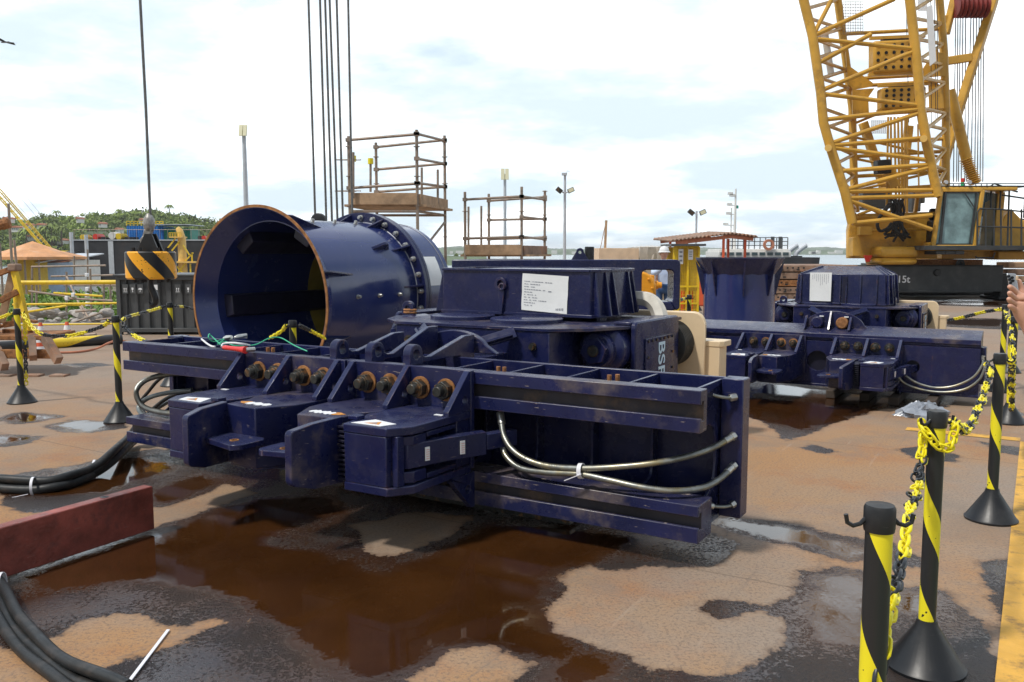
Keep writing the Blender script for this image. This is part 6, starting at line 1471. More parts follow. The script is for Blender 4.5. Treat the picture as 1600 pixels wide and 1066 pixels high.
mb = MB(); mb.box(P(1341,0,34).x,P(1386,0,34).x,33.8,35.5,P(0,326,34).z,P(0,300,34).z); cw = mb.build('rear_counterweight', G_, cr, bevel=.03)
mb = MB(); mb.box(P(1418,0,34).x,P(1432,0,34).x,33.8,34.5,P(0,331,34).z,P(0,300,34).z); mb.box(P(1432.5,0,34).x,P(1438,0,34).x,33.8,34.5,P(0,318,34).z,P(0,303,34).z); mb.build('exhaust_box', M_['container_grey'], cr, bevel=.04)
mb = MB()
for (px_, py) in ((1347,307),(1347,323)): q = P(px_,py,33.78); mb.box(q.x-.13,q.x+.15,33.78,33.79,q.z-.03,q.z+.03)
build_each(mb, 'plate_label', M_['white'], cw)
# base beam
Yb2 = 29.0; zt2, zb2 = P(0,416,Yb2).z, P(0,456,Yb2).z
x0, x1 = P(1342,0,Yb2).x, P(1569,0,Yb2).x
mb = MB(); mb.box(x0,x1,Yb2,Yb2+1.0,zb2,zt2-.0); mb.box(x0,x1-.35,Yb2-.06,Yb2,zb2-.03,zb2+.05); mb.box(x0,x1,Yb2-.03,Yb2+1.03,zt2,zt2+.03); bb_ = mb.build('base_beam', G_, cr, bevel=.015)
mb = MB(); mb.box(x1-.02,x1+.5,Yb2+.1,Yb2+1.1,.12,zt2-.25); mb.box(x1-.1,x1+.6,Yb2+.0,Yb2+1.2,.02,.14); mb.box(P(1380,0,31).x,P(1500,0,31).x,30.5,33,.3,P(0,412,31).z); mb.build('beam_foot', M_['black'], cr, bevel=.03)
t = text_mb('15t', .33, .004); q = P(1411.5,437,Yb2); xf(t, Matrix.Translation((q.x, Yb2-.012, q.z)) @ Matrix.Rotation(R(90), 4, 'X')); t.build('lettering', M_['white'], bb_, smooth=False)
q = P(1464,426,Yb2); mb = MB(); mb.lathe([(0,0),(.10,0),(.12,.03),(.12,.06)], (q.x,Yb2-.06,q.z), (0,1,0), 24); bs = mb.build('boss', M_['black'], bb_)
t = text_mb('S', .13, .003); xf(t, Matrix.Translation((q.x, Yb2-.066, q.z)) @ Matrix.Rotation(R(90), 4, 'X')); t.build('letter', M_['white'], bs, smooth=False)
mb = MB()
for px_ in (1499,1503): q = P(px_,414,Yb2+.3); mb.plate_hole([(q.x-.12,zt2+.03),(q.x-.08,zt2+.13)]+arc(q.x,zt2+.13,.08,180,0,8)+[(q.x+.12,zt2+.03)], (q.x,zt2+.12), .035, Yb2+.3, Yb2+.35, 'y')
build_each(mb, 'lifting_eye', G_, bb_)
# tracks lying behind under the machine: low dark crawler frames
for k, Yt in enumerate((31.2,)):
    mb = MB(); mb.box(P(1350,0,Yt).x,P(1700,0,Yt).x,Yt,Yt+.9,.05,.24); mb.build('track_frame', M_['black'], cr, bevel=.05)
# ================================================================= left side: quay edge, rails, clutter
def ppipe(mb, pts_, r, seg=8): mb.tube([P(*p) for p in pts_], r, seg)
e = empty('guard_rail', (P(110,0,17.3).x,17.3,0), 'thick yellow pipe guard rail along the quay edge on the left', 'guard rail')
Y = 17.3
for y, r in ((441,.045),(472,.022),(504,.018)):
    mb = MB(); mb.tube([P(20,y+ (1 if r > .04 else 4),Y), P(400,y-1,Y)], r, 12); mb.build('rail', M_['yellow_paint'], e)
for px_ in (21,330): x = P(px_,0,Y).x; mb = MB(); mb.tube([(x,Y,0),(x,Y,.98)], .05, 12); mb.build('post', M_['yellow_paint'], e)
# sawhorse frame
Ys = 11.8; e = empty('sawhorse', (P(60,0,Ys).x,Ys,0), 'rusty yellow steel A-frame standing behind the leftmost barrier post', 'steel frame')
def sb(mb, p, q, w_, h_=None): mb.bar(P(*p), P(*q), w_, h_ or w_)
mb = MB(); sb(mb,(22,422,Ys),(45,518,Ys-.1),.06,.09); mb.build('leg', M_['yellow_paint'], e, bevel=.006)
mb = MB(); sb(mb,(20,424,Ys+.05),(2,505,Ys),.06,.09); sb(mb,(20,424,Ys+.1),(42,500,Ys+.3),.05,.08); build_each(mb, 'leg', M_['wood'], e, bevel=.006)
mb = MB(); sb(mb,(0,470,Ys-.1),(27,456,Ys-.1),.05,.08); sb(mb,(-40,442,Ys),(24,418,Ys),.07,.07); mb.build('brace', M_['rust'], e, bevel=.006)
mb = MB(); mb.bar(P(16,418,Ys),P(30,418,Ys),.16,.10); mb.build('ridge', M_['plate_rust'], e, bevel=.02)
Yt = 11.4; e = empty('steel_trestle', (P(40,0,Yt).x,Yt,0), 'low rusty yellow trestle loaded with scrap at the left edge', 'trestle')
zt_ = P(0,527,Yt).z; mb = MB(); mb.box(P(-60,0,Yt).x,P(70,0,Yt).x,Yt-.1,Yt+.7,zt_-.03,zt_+.03); mb.box(P(-60,0,Yt).x,P(84,0,Yt).x,Yt-.12,Yt-.04,P(0,552,Yt).z-.06,P(0,552,Yt).z+.06); mb.build('platform', M_['rust'], e, bevel=.01)
for (a_, b_) in (((68,524),(92,564)),((-6,545),(8,574)),((50,527),(52,560))):
    mb = MB(); sb(mb,(a_[0],a_[1],Yt-.05),(b_[0],b_[1],Yt-.25),.09,.12); q = P(b_[0],b_[1],Yt-.25); mb.v = [(p[0],p[1],max(p[2],0.0)) for p in mb.v]; lg_ = mb.build('leg', M_['plate_rust'], e, bevel=.006); mb = MB(); mb.box(q.x-.10,q.x+.10,q.y-.08,q.y+.08,0,.025); mb.build('foot_plate', M_['plate_rust'], lg_, bevel=.003)
mb = MB(); rnd = random.Random(4)
for k in range(14):
    a_ = P(rnd.uniform(-40,52), rnd.uniform(498,524), Yt+rnd.uniform(0,.5)); mb.bar(a_, a_+Vector((rnd.uniform(-.4,.4),rnd.uniform(-.1,.1),rnd.uniform(-.04,.04))), rnd.uniform(.04,.12), rnd.uniform(.03,.08))
tag(mb.build('scrap_pile', M_['rust'], org=P(10,515,Yt)), 'pile of rusty scrap pieces lying on the low trestle', 'scrap')
# striped bumper pipe on the ground, cones
q = G(-30,552); q2 = G(190,537); d = (q2-q); mb = MB(); L0 = d.length; mb.tube([(0,0,0),(L0*.25,.01,.0),(L0*.5,-.01,0),(L0*.75,.01,0),(L0,0,0)], .085, 20)
ob = mb.build('bumper_pipe', M_['bumper_stripe'], org=(0,0,0)); ob.location = (q.x,q.y,.085); ob.rotation_euler = (0,0,math.atan2(d.y,d.x)); tag(ob, 'black and yellow striped round bumper lying on the ground at left', 'bumper')
tag(MB().tube(smooth_path([G(88,551,.02),G(120,550,.02),G(150,545,.03),G(170,536,.12),G(185,532,.05),G(205,536,.02)],6), .018, 8).build('brown_hose', M_['terracotta'], org=G(120,550)), 'thin brown hose crossing the striped bumper', 'hose')
C0 = None
for (px_, py, Yq, lab) in ((65,540,15.2,'left orange and white traffic cone behind the striped bumper'),(106,536,15.4,'right orange and white traffic cone behind the striped bumper'),(62,555,13.2,'orange cone partly hidden by the rusty trestle')):
    p = P(px_,py,Yq)
    if C0 is None:
        e = empty('traffic_cone', (0,0,0), lab, 'traffic cone', 'traffic cones'); C0 = e
        mb = MB(); mb.lathe([(.12,.02),(.10,.09),(.095,.10)], (0,0,0), (0,0,1), 24); mb.lathe([(.073,.17),(.058,.23)], (0,0,0), (0,0,1), 24); mb.lathe([(.040,.31),(.026,.37),(0,.37)], (0,0,0), (0,0,1), 24); mb.box(-.14,.14,-.14,.14,0,.022); mb.build('cone_body', M_['cone_orange'], e, local=True)
        mb = MB(); mb.lathe([(.095,.10),(.073,.17)], (0,0,0), (0,0,1), 24); mb.lathe([(.058,.23),(.040,.31)], (0,0,0), (0,0,1), 24); mb.build('white_band', M_['white'], e, local=True)
        r = e
    else: r = copy_tree(C0)
    r.location = (p.x, Yq, 0); r['label'] = lab
mb = MB(); mb.tube([P(73,527,15.5),P(150,522,15.5),P(151,530,15.5)], .02, 6); tag(mb.build('ground_pipe', M_['scaffold'], org=P(73,527,15.5)), 'thin grey pipe lying behind the cones', 'pipe')
# tangle of scaffold tubes beyond the rail: each tube is a thing of its own
rnd = random.Random(21); k = 0
spec = [((50,418,22),(50,520,22)),((57,440,21),(57,515,21)),((104,425,22),(104,500,22)),((141,420,21),(143,495,21)),((162,440,21),(163,490,21)),((172,440,20.5),(174,495,20.5)),((116,400,26),(116,440,26)),((137,390,26),(137,445,26)),
 ((49,417,22),(165,415,22)),((45,455,20),(105,463,20)),((100,466,20),(176,470,20)),((40,488,20),(104,478,20)),((60,476,21),(140,477,21)),((84,458,20),(160,463,20)),((104,432,22),(135,500,21)),((80,432,23),(180,430,23)),((100,446,23),(182,446,23)),((112,505,20),(160,488,20)),((60,510,20),(120,505,20)),((118,487,20),(150,484,20)),((0,380,24),(6,500,24)),((22,375,19),(26,418,19)),((128,478,20.5),(146,512,20)),((150,500,20),(182,497,20)),((10,452,20),(40,468,20))]
for i, (a_, b_) in enumerate(spec):
    mb = MB(); mb.tube([P(*a_), P(*b_)], .026, 8)
    t_ = ['upright scaffold tube %s beyond the yellow rail' , 'slanting or level scaffold tube %s beyond the yellow rail'][abs(a_[0]-b_[0]) > 8]
    ob = mb.build('scaffold_tube', M_['yellow_paint' if i in (11,12,13) else 'scaffold'], org=P(*a_))
    tag(ob, ('upright' if abs(a_[0]-b_[0]) <= 8 else 'level or slanting')+' scaffold tube in the tangle beyond the yellow rail', 'scaffold tube', 'scaffold tubes beyond the yellow rail')
for (x_, y_, Yq) in ((105,466,20),(136,430,22),(137,452,21),(136,462,20.5),(137,475,20),(115,461,20)):
    q = P(x_,y_,Yq); mb = MB(); mb.box(q.x-.04,q.x+.04,Yq-.05,Yq+.05,q.z-.05,q.z+.05); tag(mb.build('white_coupler', M_['white'], org=q, bevel=.015), 'white wrapped coupler on the scaffold tubes beyond the yellow rail', 'coupler', 'white couplers beyond the rail')
mb = MB()
for i in range(70):
    q = P(rnd.uniform(40,185), rnd.uniform(486,510), rnd.uniform(20,24)); s_ = rnd.uniform(.06,.2); mb.lathe([(0,-s_*.6),(s_*.8,-s_*.3),(s_,.1*s_),(s_*.5,s_*.6),(0,s_*.7)], q, (rnd.uniform(-.5,.5),rnd.uniform(-.5,.5),1), 7)
tag(mb.build('rubble', M_['concrete'], org=P(110,500,22)), 'grey rocks and rubble below the quay rail', 'rubble', kind='stuff')
# grass / bushes on the bank
def leaves(mb, c, rad_, n_, s_, rnd, flat=1.0):
    for _ in range(n_):
        while True:
            v = Vector((rnd.uniform(-1,1), rnd.uniform(-1,1), rnd.uniform(-1,1)))
            if .25 < v.length < 1: break
        p = c + Vector((v.x*rad_[0], v.y*rad_[1], v.z*rad_[2])); a = Vector((rnd.gauss(0,1),rnd.gauss(0,1),rnd.gauss(0,1))).normalized(); b = a.cross(Vector((rnd.gauss(0,1),rnd.gauss(0,1),rnd.gauss(0,1)))).normalized(); s1 = s_*rnd.uniform(.6,1.4)
        mb.add([p-a*s1, p+b*s1*.6, p+a*s1, p-b*s1*.6], [(0,1,2,3)])
mb = MB(); rnd = random.Random(8)
for _ in range(90):
    Yq = rnd.uniform(24,40); c = P(rnd.uniform(-30,185), 450, Yq); c.z = rnd.uniform(-.75,-.3); leaves(mb, c, (.9,.9,.45), 90, .10, rnd)
tag(mb.build('bank_vegetation', M_['leaf_near'], org=(-18,30,-1), recalc=False, smooth=False), 'low green weeds and bushes on the bank beyond the rail', 'vegetation', kind='stuff')

# tent, sheds, hull, containers
Yt = 48.0; X = lambda x: P(x,0,Yt).x; Z = lambda y: P(0,y,Yt).z
e = empty('tent', (X(25),Yt,-1), 'faded orange peaked tent roof over a yellow hut on the left', 'tent')
mb = MB(); apex = Vector((X(21),Yt+2,Z(376))); ring_ = []; n = 8
for i in range(n):
    a = 2*math.pi*(i+.5)/n; ring_.append(Vector((X(20)+2.75*math.cos(a)*1.02, Yt+2+2.75*math.sin(a), Z(401.5))))
mid = [apex.lerp(r, .5)-Vector((0,0,.1)) for r in ring_]; low = [r-Vector((0,0,.16)) for r in ring_]
mb.add([apex]+mid+ring_+low, [(0,1+i,1+(i+1) % n) for i in range(n)]+[(1+i,1+n+i,1+n+(i+1) % n,1+(i+1) % n) for i in range(n)]+[(1+n+i,1+2*n+i,1+2*n+(i+1) % n,1+n+(i+1) % n) for i in range(n)]); mb.build('roof', M_['tent'], e, angle=10)
mb = MB(); mb.box(X(2),X(28),Yt+1.5,Yt+3,-1,Z(404)); mb.build('hut_wall', M_['wall_yellow'], e)
mb = MB()
for x in (X(-20),X(1),X(38),X(60)): mb.bar((x,Yt,-1),(x,Yt,Z(402)),.08,.08)
build_each(mb, 'pole', M_['scaffold'], e)
def shed(x0, x1, y0, Y, dep, wall, roof, lab, over=.3):
    a, b = P(x0,0,Y).x, P(x1,0,Y).x; z = P(0,y0,Y).z; e = empty('shed', ((a+b)/2,Y,-1), lab, 'shed')
    mb = MB(); mb.box(a,b,Y,Y+dep,-1.02,z-.12); w0 = mb.build('wall', M_[wall], e)
    mb = MB(); mb.hexa([(a-over,Y-over,z-.12),(b+over,Y-over,z-.12),(b+over,Y+dep,z+.25),(a-over,Y+dep,z+.25),(a-over,Y-over,z-.05),(b+over,Y-over,z-.05),(b+over,Y+dep,z+.32),(a-over,Y+dep,z+.32)]); mb.build('roof', M_[roof], e)
    mb = MB(); mb.box(a+(b-a)*.55,a+(b-a)*.75,Y-.02,Y,-1,z-.5); mb.build('door', M_['hull'], e)
shed(31, 58, 408, 50, 4, 'wall_blue', 'galv', 'pale blue shed with a grey roof right of the orange tent')
shed(58, 78, 410, 52, 4, 'wall_white', 'terracotta', 'white shed with small red roof beside the blue shed')
shed(80, 108, 404, 54, 4, 'wall_white', 'galv', 'low white shed with corrugated roof left of the dark hull')
shed(86, 106, 398, 70, 4, 'blue_cont', 'hull', 'small blue building behind the sheds', .8)
Yv = 72.0; X = lambda x: P(x,0,Yv).x; Z = lambda y: P(0,y,Yv).z
e = empty('barge', (X(220),Yv,-1.8), 'dark grey steel barge hull with deck gear, beyond the sheds', 'barge')
mb = MB(); mb.prism([(X(111),Z(436)-1.2),(X(440),Z(436)-1.2),(X(445),Z(376)),(X(111),Z(376))], Yv, Yv+14, 'y'); hl = mb.build('hull', M_['hull'], e, bevel=.05)
mb = MB(); mb.box(X(111),X(445),Yv-.06,Yv,Z(376),Z(374.5)); mb.box(X(170),X(178),Yv-.05,Yv,Z(428),Z(377)); mb.build('rubbing_strip', M_['galv'], hl)
mb = MB(); mb.lathe([(.12,-.1),(.28,-.14),(.34,0),(.28,.14),(.12,.1)], (X(125.5),Yv-.15,Z(398)), (0,1,0), 20); mb.build('tyre_fender', M_['rubber'], hl)
mb = MB(); rnd = random.Random(2)
for k in range(26):
    x = X(114+k*12.2); h_ = rnd.uniform(.3,.9); mb.tube([(x,Yv+.4,Z(376)),(x,Yv+.4,Z(376)+.9)],.02,5)
mb.tube([(X(114),Yv+.4,Z(376)+.9),(X(440),Yv+.4,Z(376)+.9)],.018,5); mb.build('deck_rail', M_['scaffold'], e)
for (x_, w_, h_, m_) in ((119,6,.5,'yellow_paint'),(140,5,.55,'signal_red'),(150,9,.3,'hull'),(166,5,.7,'wall_white'),(176,6,.6,'yellow_paint'),(188,14,.3,'hull'),(304,6,.4,'hull'),(311,4,.4,'signal_red'),(325,9,.4,'wall_white')):
    mb = MB(); mb.box(X(x_),X(x_+w_),Yv+1,Yv+2,Z(375.9),Z(375.9)+h_); mb.cyl((X(x_+w_/2),Yv+.9,Z(376)+h_*.6),(X(x_+w_/2),Yv+2.1,Z(376)+h_*.6),h_*.45,10); mb.build('deck_gear', M_[m_], e)
for (x0_, x1_, m_, lab) in ((200,257,'blue_cont','bright blue shipping container on the barge deck'),(258,298,'green_cont','green shipping container on the barge deck')):
    Y_ = Yv+3; a, b = P(x0_,0,Y_).x, P(x1_,0,Y_).x; e2 = empty('shipping_container', ((a+b)/2,Y_,P(0,374,Y_).z), lab, 'container')
    m2 = corr(Vector((a,Y_,0)), Vector((1,0,0)), Vector((0,-1,0)), b-a, P(0,375.8,Y_).z, P(0,353 if m_ == 'blue_cont' else 357,Y_).z, 16, .06); m2.build('corrugated_wall', M_[m_], e2, recalc=False)
    mb = MB(); mb.box(a,b,Y_+.08,Y_+2.4,P(0,375.8,Y_).z,P(0,353.5 if m_ == 'blue_cont' else 357.5,Y_).z); mb.build('box', M_[m_], e2)
    if m_ == 'blue_cont':
        mb = MB()
        for k in range(11): mb.bar((a+(b-a)*k/10,Y_,P(0,353,Y_).z),(a+(b-a)*k/10,Y_,P(0,346,Y_).z),.05,.05)
        for y_ in (346,349.5): mb.bar((a,Y_,P(0,y_,Y_).z),(b,Y_,P(0,y_,Y_).z),.05,.05)
        mb.build('roof_rail', M_['yellow_paint'], e2)
    else:
        mb = MB(); mb.box(a-.6,b+.2,Y_-1,Y_+3,P(0,352,Y_).z,P(0,351,Y_).z); mb.build('flat_canopy', M_['galv'], e2)
# yellow pedestal crane and gangway on the barge side
Yp = 66.; X = lambda x: P(x,0,Yp).x; Z = lambda y: P(0,y,Yp).z; e = empty('pedestal_crane', (X(285),Yp,-1.8), 'pale yellow pedestal with ladder and stairs in front of the barge', 'pedestal crane')
mb = MB(); mb.tube([(X(285),Yp,-1.9),(X(285),Yp,Z(372)),(X(282),Yp,Z(360)),(X(279),Yp,Z(356))], .33, 14, rf=[.36,.3,.24,.15]); mb.box(X(270),X(289),Yp-.6,Yp+.6,Z(372),Z(370)); mb.box(X(262),X(310),Yp-.6,Yp+.9,Z(411),Z(408.5)); mb.build('pedestal', M_['crane_yellow_light'], e)
mb = MB()
for (a_, b_) in (((279,372),(264,390)),((284,378),(272,392)),((275,412),(289,428)),((305,395),(292,408)),((279,428),(293,411)),((300,412),(300,440)),((303,395),(303,409)),((290,383),(300,400))): mb.bar((X(a_[0]),Yp-.4,Z(a_[1])),(X(b_[0]),Yp-.4,Z(b_[1])),.09,.09)
for k in range(8): mb.bar((X(270+k*2.6),Yp-.55,Z(370)),(X(270+k*2.6),Yp-.55,Z(364)),.04,.04)
mb.bar((X(270),Yp-.55,Z(364)),(X(289),Yp-.55,Z(364)),.04,.04); mb.build('stairs', M_['yellow_paint'], e)
# distant lattice crane, far left
Yd = 85.; X = lambda x: P(x,0,Yd).x; Z = lambda y: P(0,y,Yd).z; e = empty('lattice_crane', (X(80),Yd,-1.8), 'distant yellow lattice jib rising to the upper left', 'crane')
mb = MB(); tp_, bt_ = (-60,228), (78,398)
for (dx, dz, dy) in ((-4,2,0),(4,-2,0),(-4,2,1.2),(4,-2,1.2)): mb.tube([(X(tp_[0]+dx),Yd+dy,Z(tp_[1]-dz)),(X(bt_[0]+dx*.6),Yd+dy,Z(bt_[1]-dz*.6))], .06, 6)
N_l = 34
for i in range(N_l):
    t0, t1 = i/N_l, (i+1)/N_l; p = lambda t, s: (X(tp_[0]+(bt_[0]-tp_[0])*t+4*s),Yd,Z(tp_[1]+(bt_[1]-tp_[1])*t+2*s)); mb.tube([p(t0,1 if i % 2 else -1), p(t1,-1 if i % 2 else 1)], .035, 5); mb.tube([Vector(p(t0,1))+Vector((0,1.2,0)), p(t1,1)], .03, 4)
mb.build('jib', M_['yellow_paint'], e)
mb = MB()
for (a_, b_) in (((0,262),(60,338)),((8,258),(75,345)),((-40,230),(52,345))): mb.tube([(X(a_[0]),Yd,Z(a_[1])),(X(b_[0]),Yd,Z(b_[1]))], .012, 4)
mb.build('stay_ropes', M_['bolt_dark'], e)
mb = MB(); mb.box(X(76),X(112),Yd-1,Yd+3,-1.8,Z(392)); mb.build('machine_house', M_['yellow_paint'], e, bevel=.1)
for (px_, yt, Yq, lab) in ((18,318,40,'thin dark pole rising beside the orange tent'),(113,363,60,'left pale pole in front of the barge hull'),(136,367,60,'right pale pole in front of the barge hull')):
    x = P(px_,0,Yq).x; mb = MB(); mb.tube([(x,Yq,-1.1),(x,Yq,P(0,yt,Yq).z)], .06 if Yq < 50 else .13, 8); tag(mb.build('pole', M_['scaffold' if Yq < 50 else 'galv'], org=(x,Yq,-1)), lab, 'pole')
mb = MB(); c = P(3,354,16); mb.bar(P(-20,362,16),P(10,348,16),.12,.14); mb.lathe([(0,-.1),(.1,-.08),(.1,.08),(0,.1)], P(8,350,16), (1,.2,.3), 10); tag(mb.build('rusty_arm', M_['rust'], org=c, bevel=.02), 'rusty steel arm end poking in at the left picture edge', 'steel arm')

# ================================================================= wooded hill, houses, far shore
sil = [(-260,345),(-120,338),(0,344),(30,348),(60,346),(86,341),(120,344),(170,339),(210,333),(250,336),(300,342),(345,352),(420,358),(560,372),(680,388),(760,394.2)]
def silY(x):
    for a, b in zip(sil, sil[1:]):
        if a[0] <= x <= b[0]: return a[1]+(b[1]-a[1])*(x-a[0])/(b[0]-a[0])
    return 394
Y0h, Y1h = 230., 360.
mb = MB(); vs = []; nxh, nyh = 90, 12; rnd = random.Random(31)
def hillp(px_, t):
    Yq = Y0h+(Y1h-Y0h)*t; top = max(0, P(0,silY(px_),Y1h).z - 1.5) if False else max(.2, (HZ-silY(px_))*Y1h/F-1.0)
    return Vector((P(px_,0,Yq).x, Yq, -1.8+(top+1.8)*math.sin(t*math.pi/2)**1.3))
for j in range(nyh+1):
    for i in range(nxh+1): p = hillp(-260+1020*i/nxh, j/nyh*1.0); vs.append(p)
for i in range(nxh+1): p = hillp(-260+1020*i/nxh, 1.0); vs.append((p.x*1.3, Y1h+120, -3))
fs = [(j*(nxh+1)+i, j*(nxh+1)+i+1, (j+1)*(nxh+1)+i+1, (j+1)*(nxh+1)+i) for j in range(nyh+1) for i in range(nxh)]
mb.add(vs, fs); tag(mb.build('hill', M_['far_land'], org=(-100,300,0), recalc=False), 'low green hillside behind the harbour on the left', 'hill', kind='structure')
mb = MB()
for k in range(520):
    px_ = rnd.uniform(-200,740) if k % 5 == 0 else rnd.uniform(-60,380); t = 1-abs(rnd.gauss(0,.32)); t = max(0, min(1, t)) if rnd.random() < .6 else rnd.random()
    p = hillp(px_, t); rr = rnd.uniform(1.8,4.2)*(.75 if px_ > 500 else 1)
    if (HZ-silY(px_)) < 8: rr *= .5
    for q in range(rnd.choice((1,2,3))):
        c = p+Vector((rnd.uniform(-1,1)*rr,rnd.uniform(-1,1)*rr,rr*rnd.uniform(.1,.5))); r2 = rr*rnd.uniform(.6,1)
        leaves(mb, c, (r2,r2,r2*.75), 75, .55, rnd)
tag(mb.build('hill_forest', M_['leaf'], org=(-100,300,0), recalc=False, smooth=False), 'dense broadleaf forest covering the hill on the left', 'forest', kind='stuff')
pm0 = None
palms = [(88,331),(264,322),(80,352),(148,334),(186,329),(40,360),(60,362),(74,366),(96,356),(240,330),(70,356),(84,372)]
for k, (px_, py) in enumerate(palms):
    Yq = 345. if py < 345 else 260.; top = P(px_, py, Yq)
    if pm0 is None:
        e = empty('palm_tree', (0,0,0), 'x', 'palm tree', 'palm trees on the hill'); pm0 = e
        mb = MB(); mb.tube([(0,0,-7),(.15,0,-3),(0,0,0)], .22, 6, rf=[.3,.2,.16]); mb.build('trunk', M_['trunk'], e, local=True)
        mb = MB(); rr_ = random.Random(3)
        for i in range(15):
            a = 2*math.pi*i/15+rr_.uniform(-.2,.2); d = Vector((math.cos(a),math.sin(a),0)); prev = None; lift = rr_.uniform(.2,1.0); vs = []
            for s_ in range(6):
                t = s_/5; c = d*(2.1*t)+Vector((0,0,lift*math.sin(t*2.6)-1.3*t*t)); w_ = Vector((-d.y,d.x,0))*(.32*math.sin(math.pi*min(1,t*.9+.1))); vs += [c-w_-Vector((0,0,.12)), c, c+w_-Vector((0,0,.12))]
            mb.add(vs, [f for s_ in range(5) for f in ((3*s_,3*s_+1,3*s_+4,3*s_+3),(3*s_+1,3*s_+2,3*s_+5,3*s_+4))])
        mb.build('crown', M_['leaf'], e, local=True, recalc=False); r = e
    else: r = copy_tree(pm0)
    r.location = top; r.rotation_euler = (0,0,k*1.3); s_ = 1.0 if py < 345 else 1.15; r.scale = (s_,s_,s_)
    r['label'] = ['lone palm above the ridge left of the hoist rope','tall lone palm standing highest on the ridge right of the hook rope'][k] if k < 2 else 'palm tree with drooping fronds among the forest on the left hill'
houses = [(8,342,14,5,'white house high at the far left of the hill'),(20,356,22,6,'white and orange houses low on the far left slope'),(38,352,16,5,'white house with orange roof beside the distant jib'),(44,370,24,5,'long house with red roof behind the sheds'),(60,352,14,4,'small white house left of the palms'),(90,376,18,5,'pale house with grey roof low on the slope'),(122,342,5,5,'tiny white house on the middle of the ridge'),(156,350,9,4,'white gabled house in the trees above the barge'),(182,359,9,4,'white box-shaped house above the barge'),(220,344,11,4,'orange roofed house right of the middle of the hill')]
for (px_, py, w_, h_, lab) in houses:
    w_ *= .6; h_ *= .6; Yq = 262.; x = P(px_,0,Yq).x; z = P(0,py,Yq).z; k = Yq/F; e = empty('hill_house', (x,Yq,z-h_*k), lab, 'house')
    mb = MB(); mb.box(x,x+w_*k*.8,Yq,Yq+4,z-h_*k-.6,z); wl = mb.build('wall', M_['wall_white'], e)
    mb = MB(); mb.prism([(x-.15,z),(x+w_*k*.8+.15,z),(x+w_*k*.8,z+.35),(x+w_*k*.4,z+.6),(x,z+.35)], Yq-.3, Yq+4.3, 'y'); mb.build('roof', M_['terracotta'], e)
    mb = MB()
    for q in range(3): mb.box(x+w_*k*(.1+.25*q),x+w_*k*(.18+.25*q),Yq-.02,Yq+.0,z-h_*k*.7,z-h_*k*.3)
    mb.build('windows', M_['hull'], e)
# far shore: long low hills
def shore(name, Yq, pts, lab, seed):
    mb = MB(); vs = []; rnd = random.Random(seed); fs = []
    P2 = []
    for a, b in zip(pts, pts[1:]):
        n = max(2, int((b[0]-a[0])/3))
        for i in range(n): t = i/n; P2.append((a[0]+(b[0]-a[0])*t, a[1]+(b[1]-a[1])*t+rnd.uniform(-.35,.35)))
    for x, y in P2:
        xx = P(x,0,Yq).x; z = (HZ-y)*Yq/F+1.6; vs += [(xx,Yq-60,-1.9),(xx,Yq,max(z,.5)),(xx,Yq+400,-1.9)]
    n = len(P2)
    for i in range(n-1): b = 3*i; fs += [(b,b+3,b+4,b+1),(b+1,b+4,b+5,b+2)]
    mb.add(vs, fs); return tag(mb.build(name, M_['far_land'], org=(0,Yq,0), recalc=False), lab, 'hills', kind='structure')
shore('far_hills', 2600., [(300,392),(640,390),(700,386),(720,384.5),(745,389),(860,388),(950,390.5),(1060,389),(1100,387),(1225,391),(1260,387),(1290,386),(1330,389),(1500,392),(1700,391),(1900,390)], 'long low wooded hills on the far shore', 3)
shore('far_hills', 1500., [(640,392),(700,388),(730,387),(790,391),(900,391),(960,392.5),(1090,391.5),(1140,390),(1240,392),(1300,390),(1330,392),(1420,393.4),(1700,393)], 'nearer low green shore across the river', 5)
rnd = random.Random(77)
for k in range(16):
    px_ = rnd.choice((rnd.uniform(860,930), rnd.uniform(1240,1320), rnd.uniform(700,760))); Yq = 1450.; w_ = rnd.uniform(4,14); x = P(px_,0,Yq).x; h_ = rnd.uniform(3,6)
    mb = MB(); mb.box(x,x+w_,Yq,Yq+8,-1,h_); e_ = tag(mb.build('far_building', M_['wall_white'], org=(x,Yq,0)), 'tiny pale building on the far shore', 'building', 'tiny buildings on the far shore')
# bird
c = P(10,66,40); mb = MB()
mb.hexa([c+Vector(v) for v in ((-.22,0,-.03),(.18,0,-.03),(.18,.05,-.03),(-.22,.05,-.03),(-.3,.02,.02),(.1,.02,.04),(.1,.04,.04),(-.3,.04,.02))])
mb.add([c+Vector(v) for v in ((.0,0,.02),(-.1,-.3,.10),(-.28,-.62,.06),(-.12,-.2,.0),(.0,.04,.02),(.1,.4,.08),(.02,.7,.02),(-.1,.2,0))], [(0,1,2,3),(4,5,6,7)])
mb.add([c+Vector(v) for v in ((-.05,0,.03),(-.30,.0,.13),(-.36,.0,.10),(-.2,.05,.02),(.05,0,.03),(.30,.0,-.02),(.5,.0,-.05),(.2,.05,-.02))], [(0,1,2,3),(4,5,6,7)])
tag(mb.build('bird', M_['black'], org=c, recalc=False), 'small dark bird gliding at the upper left', 'bird')
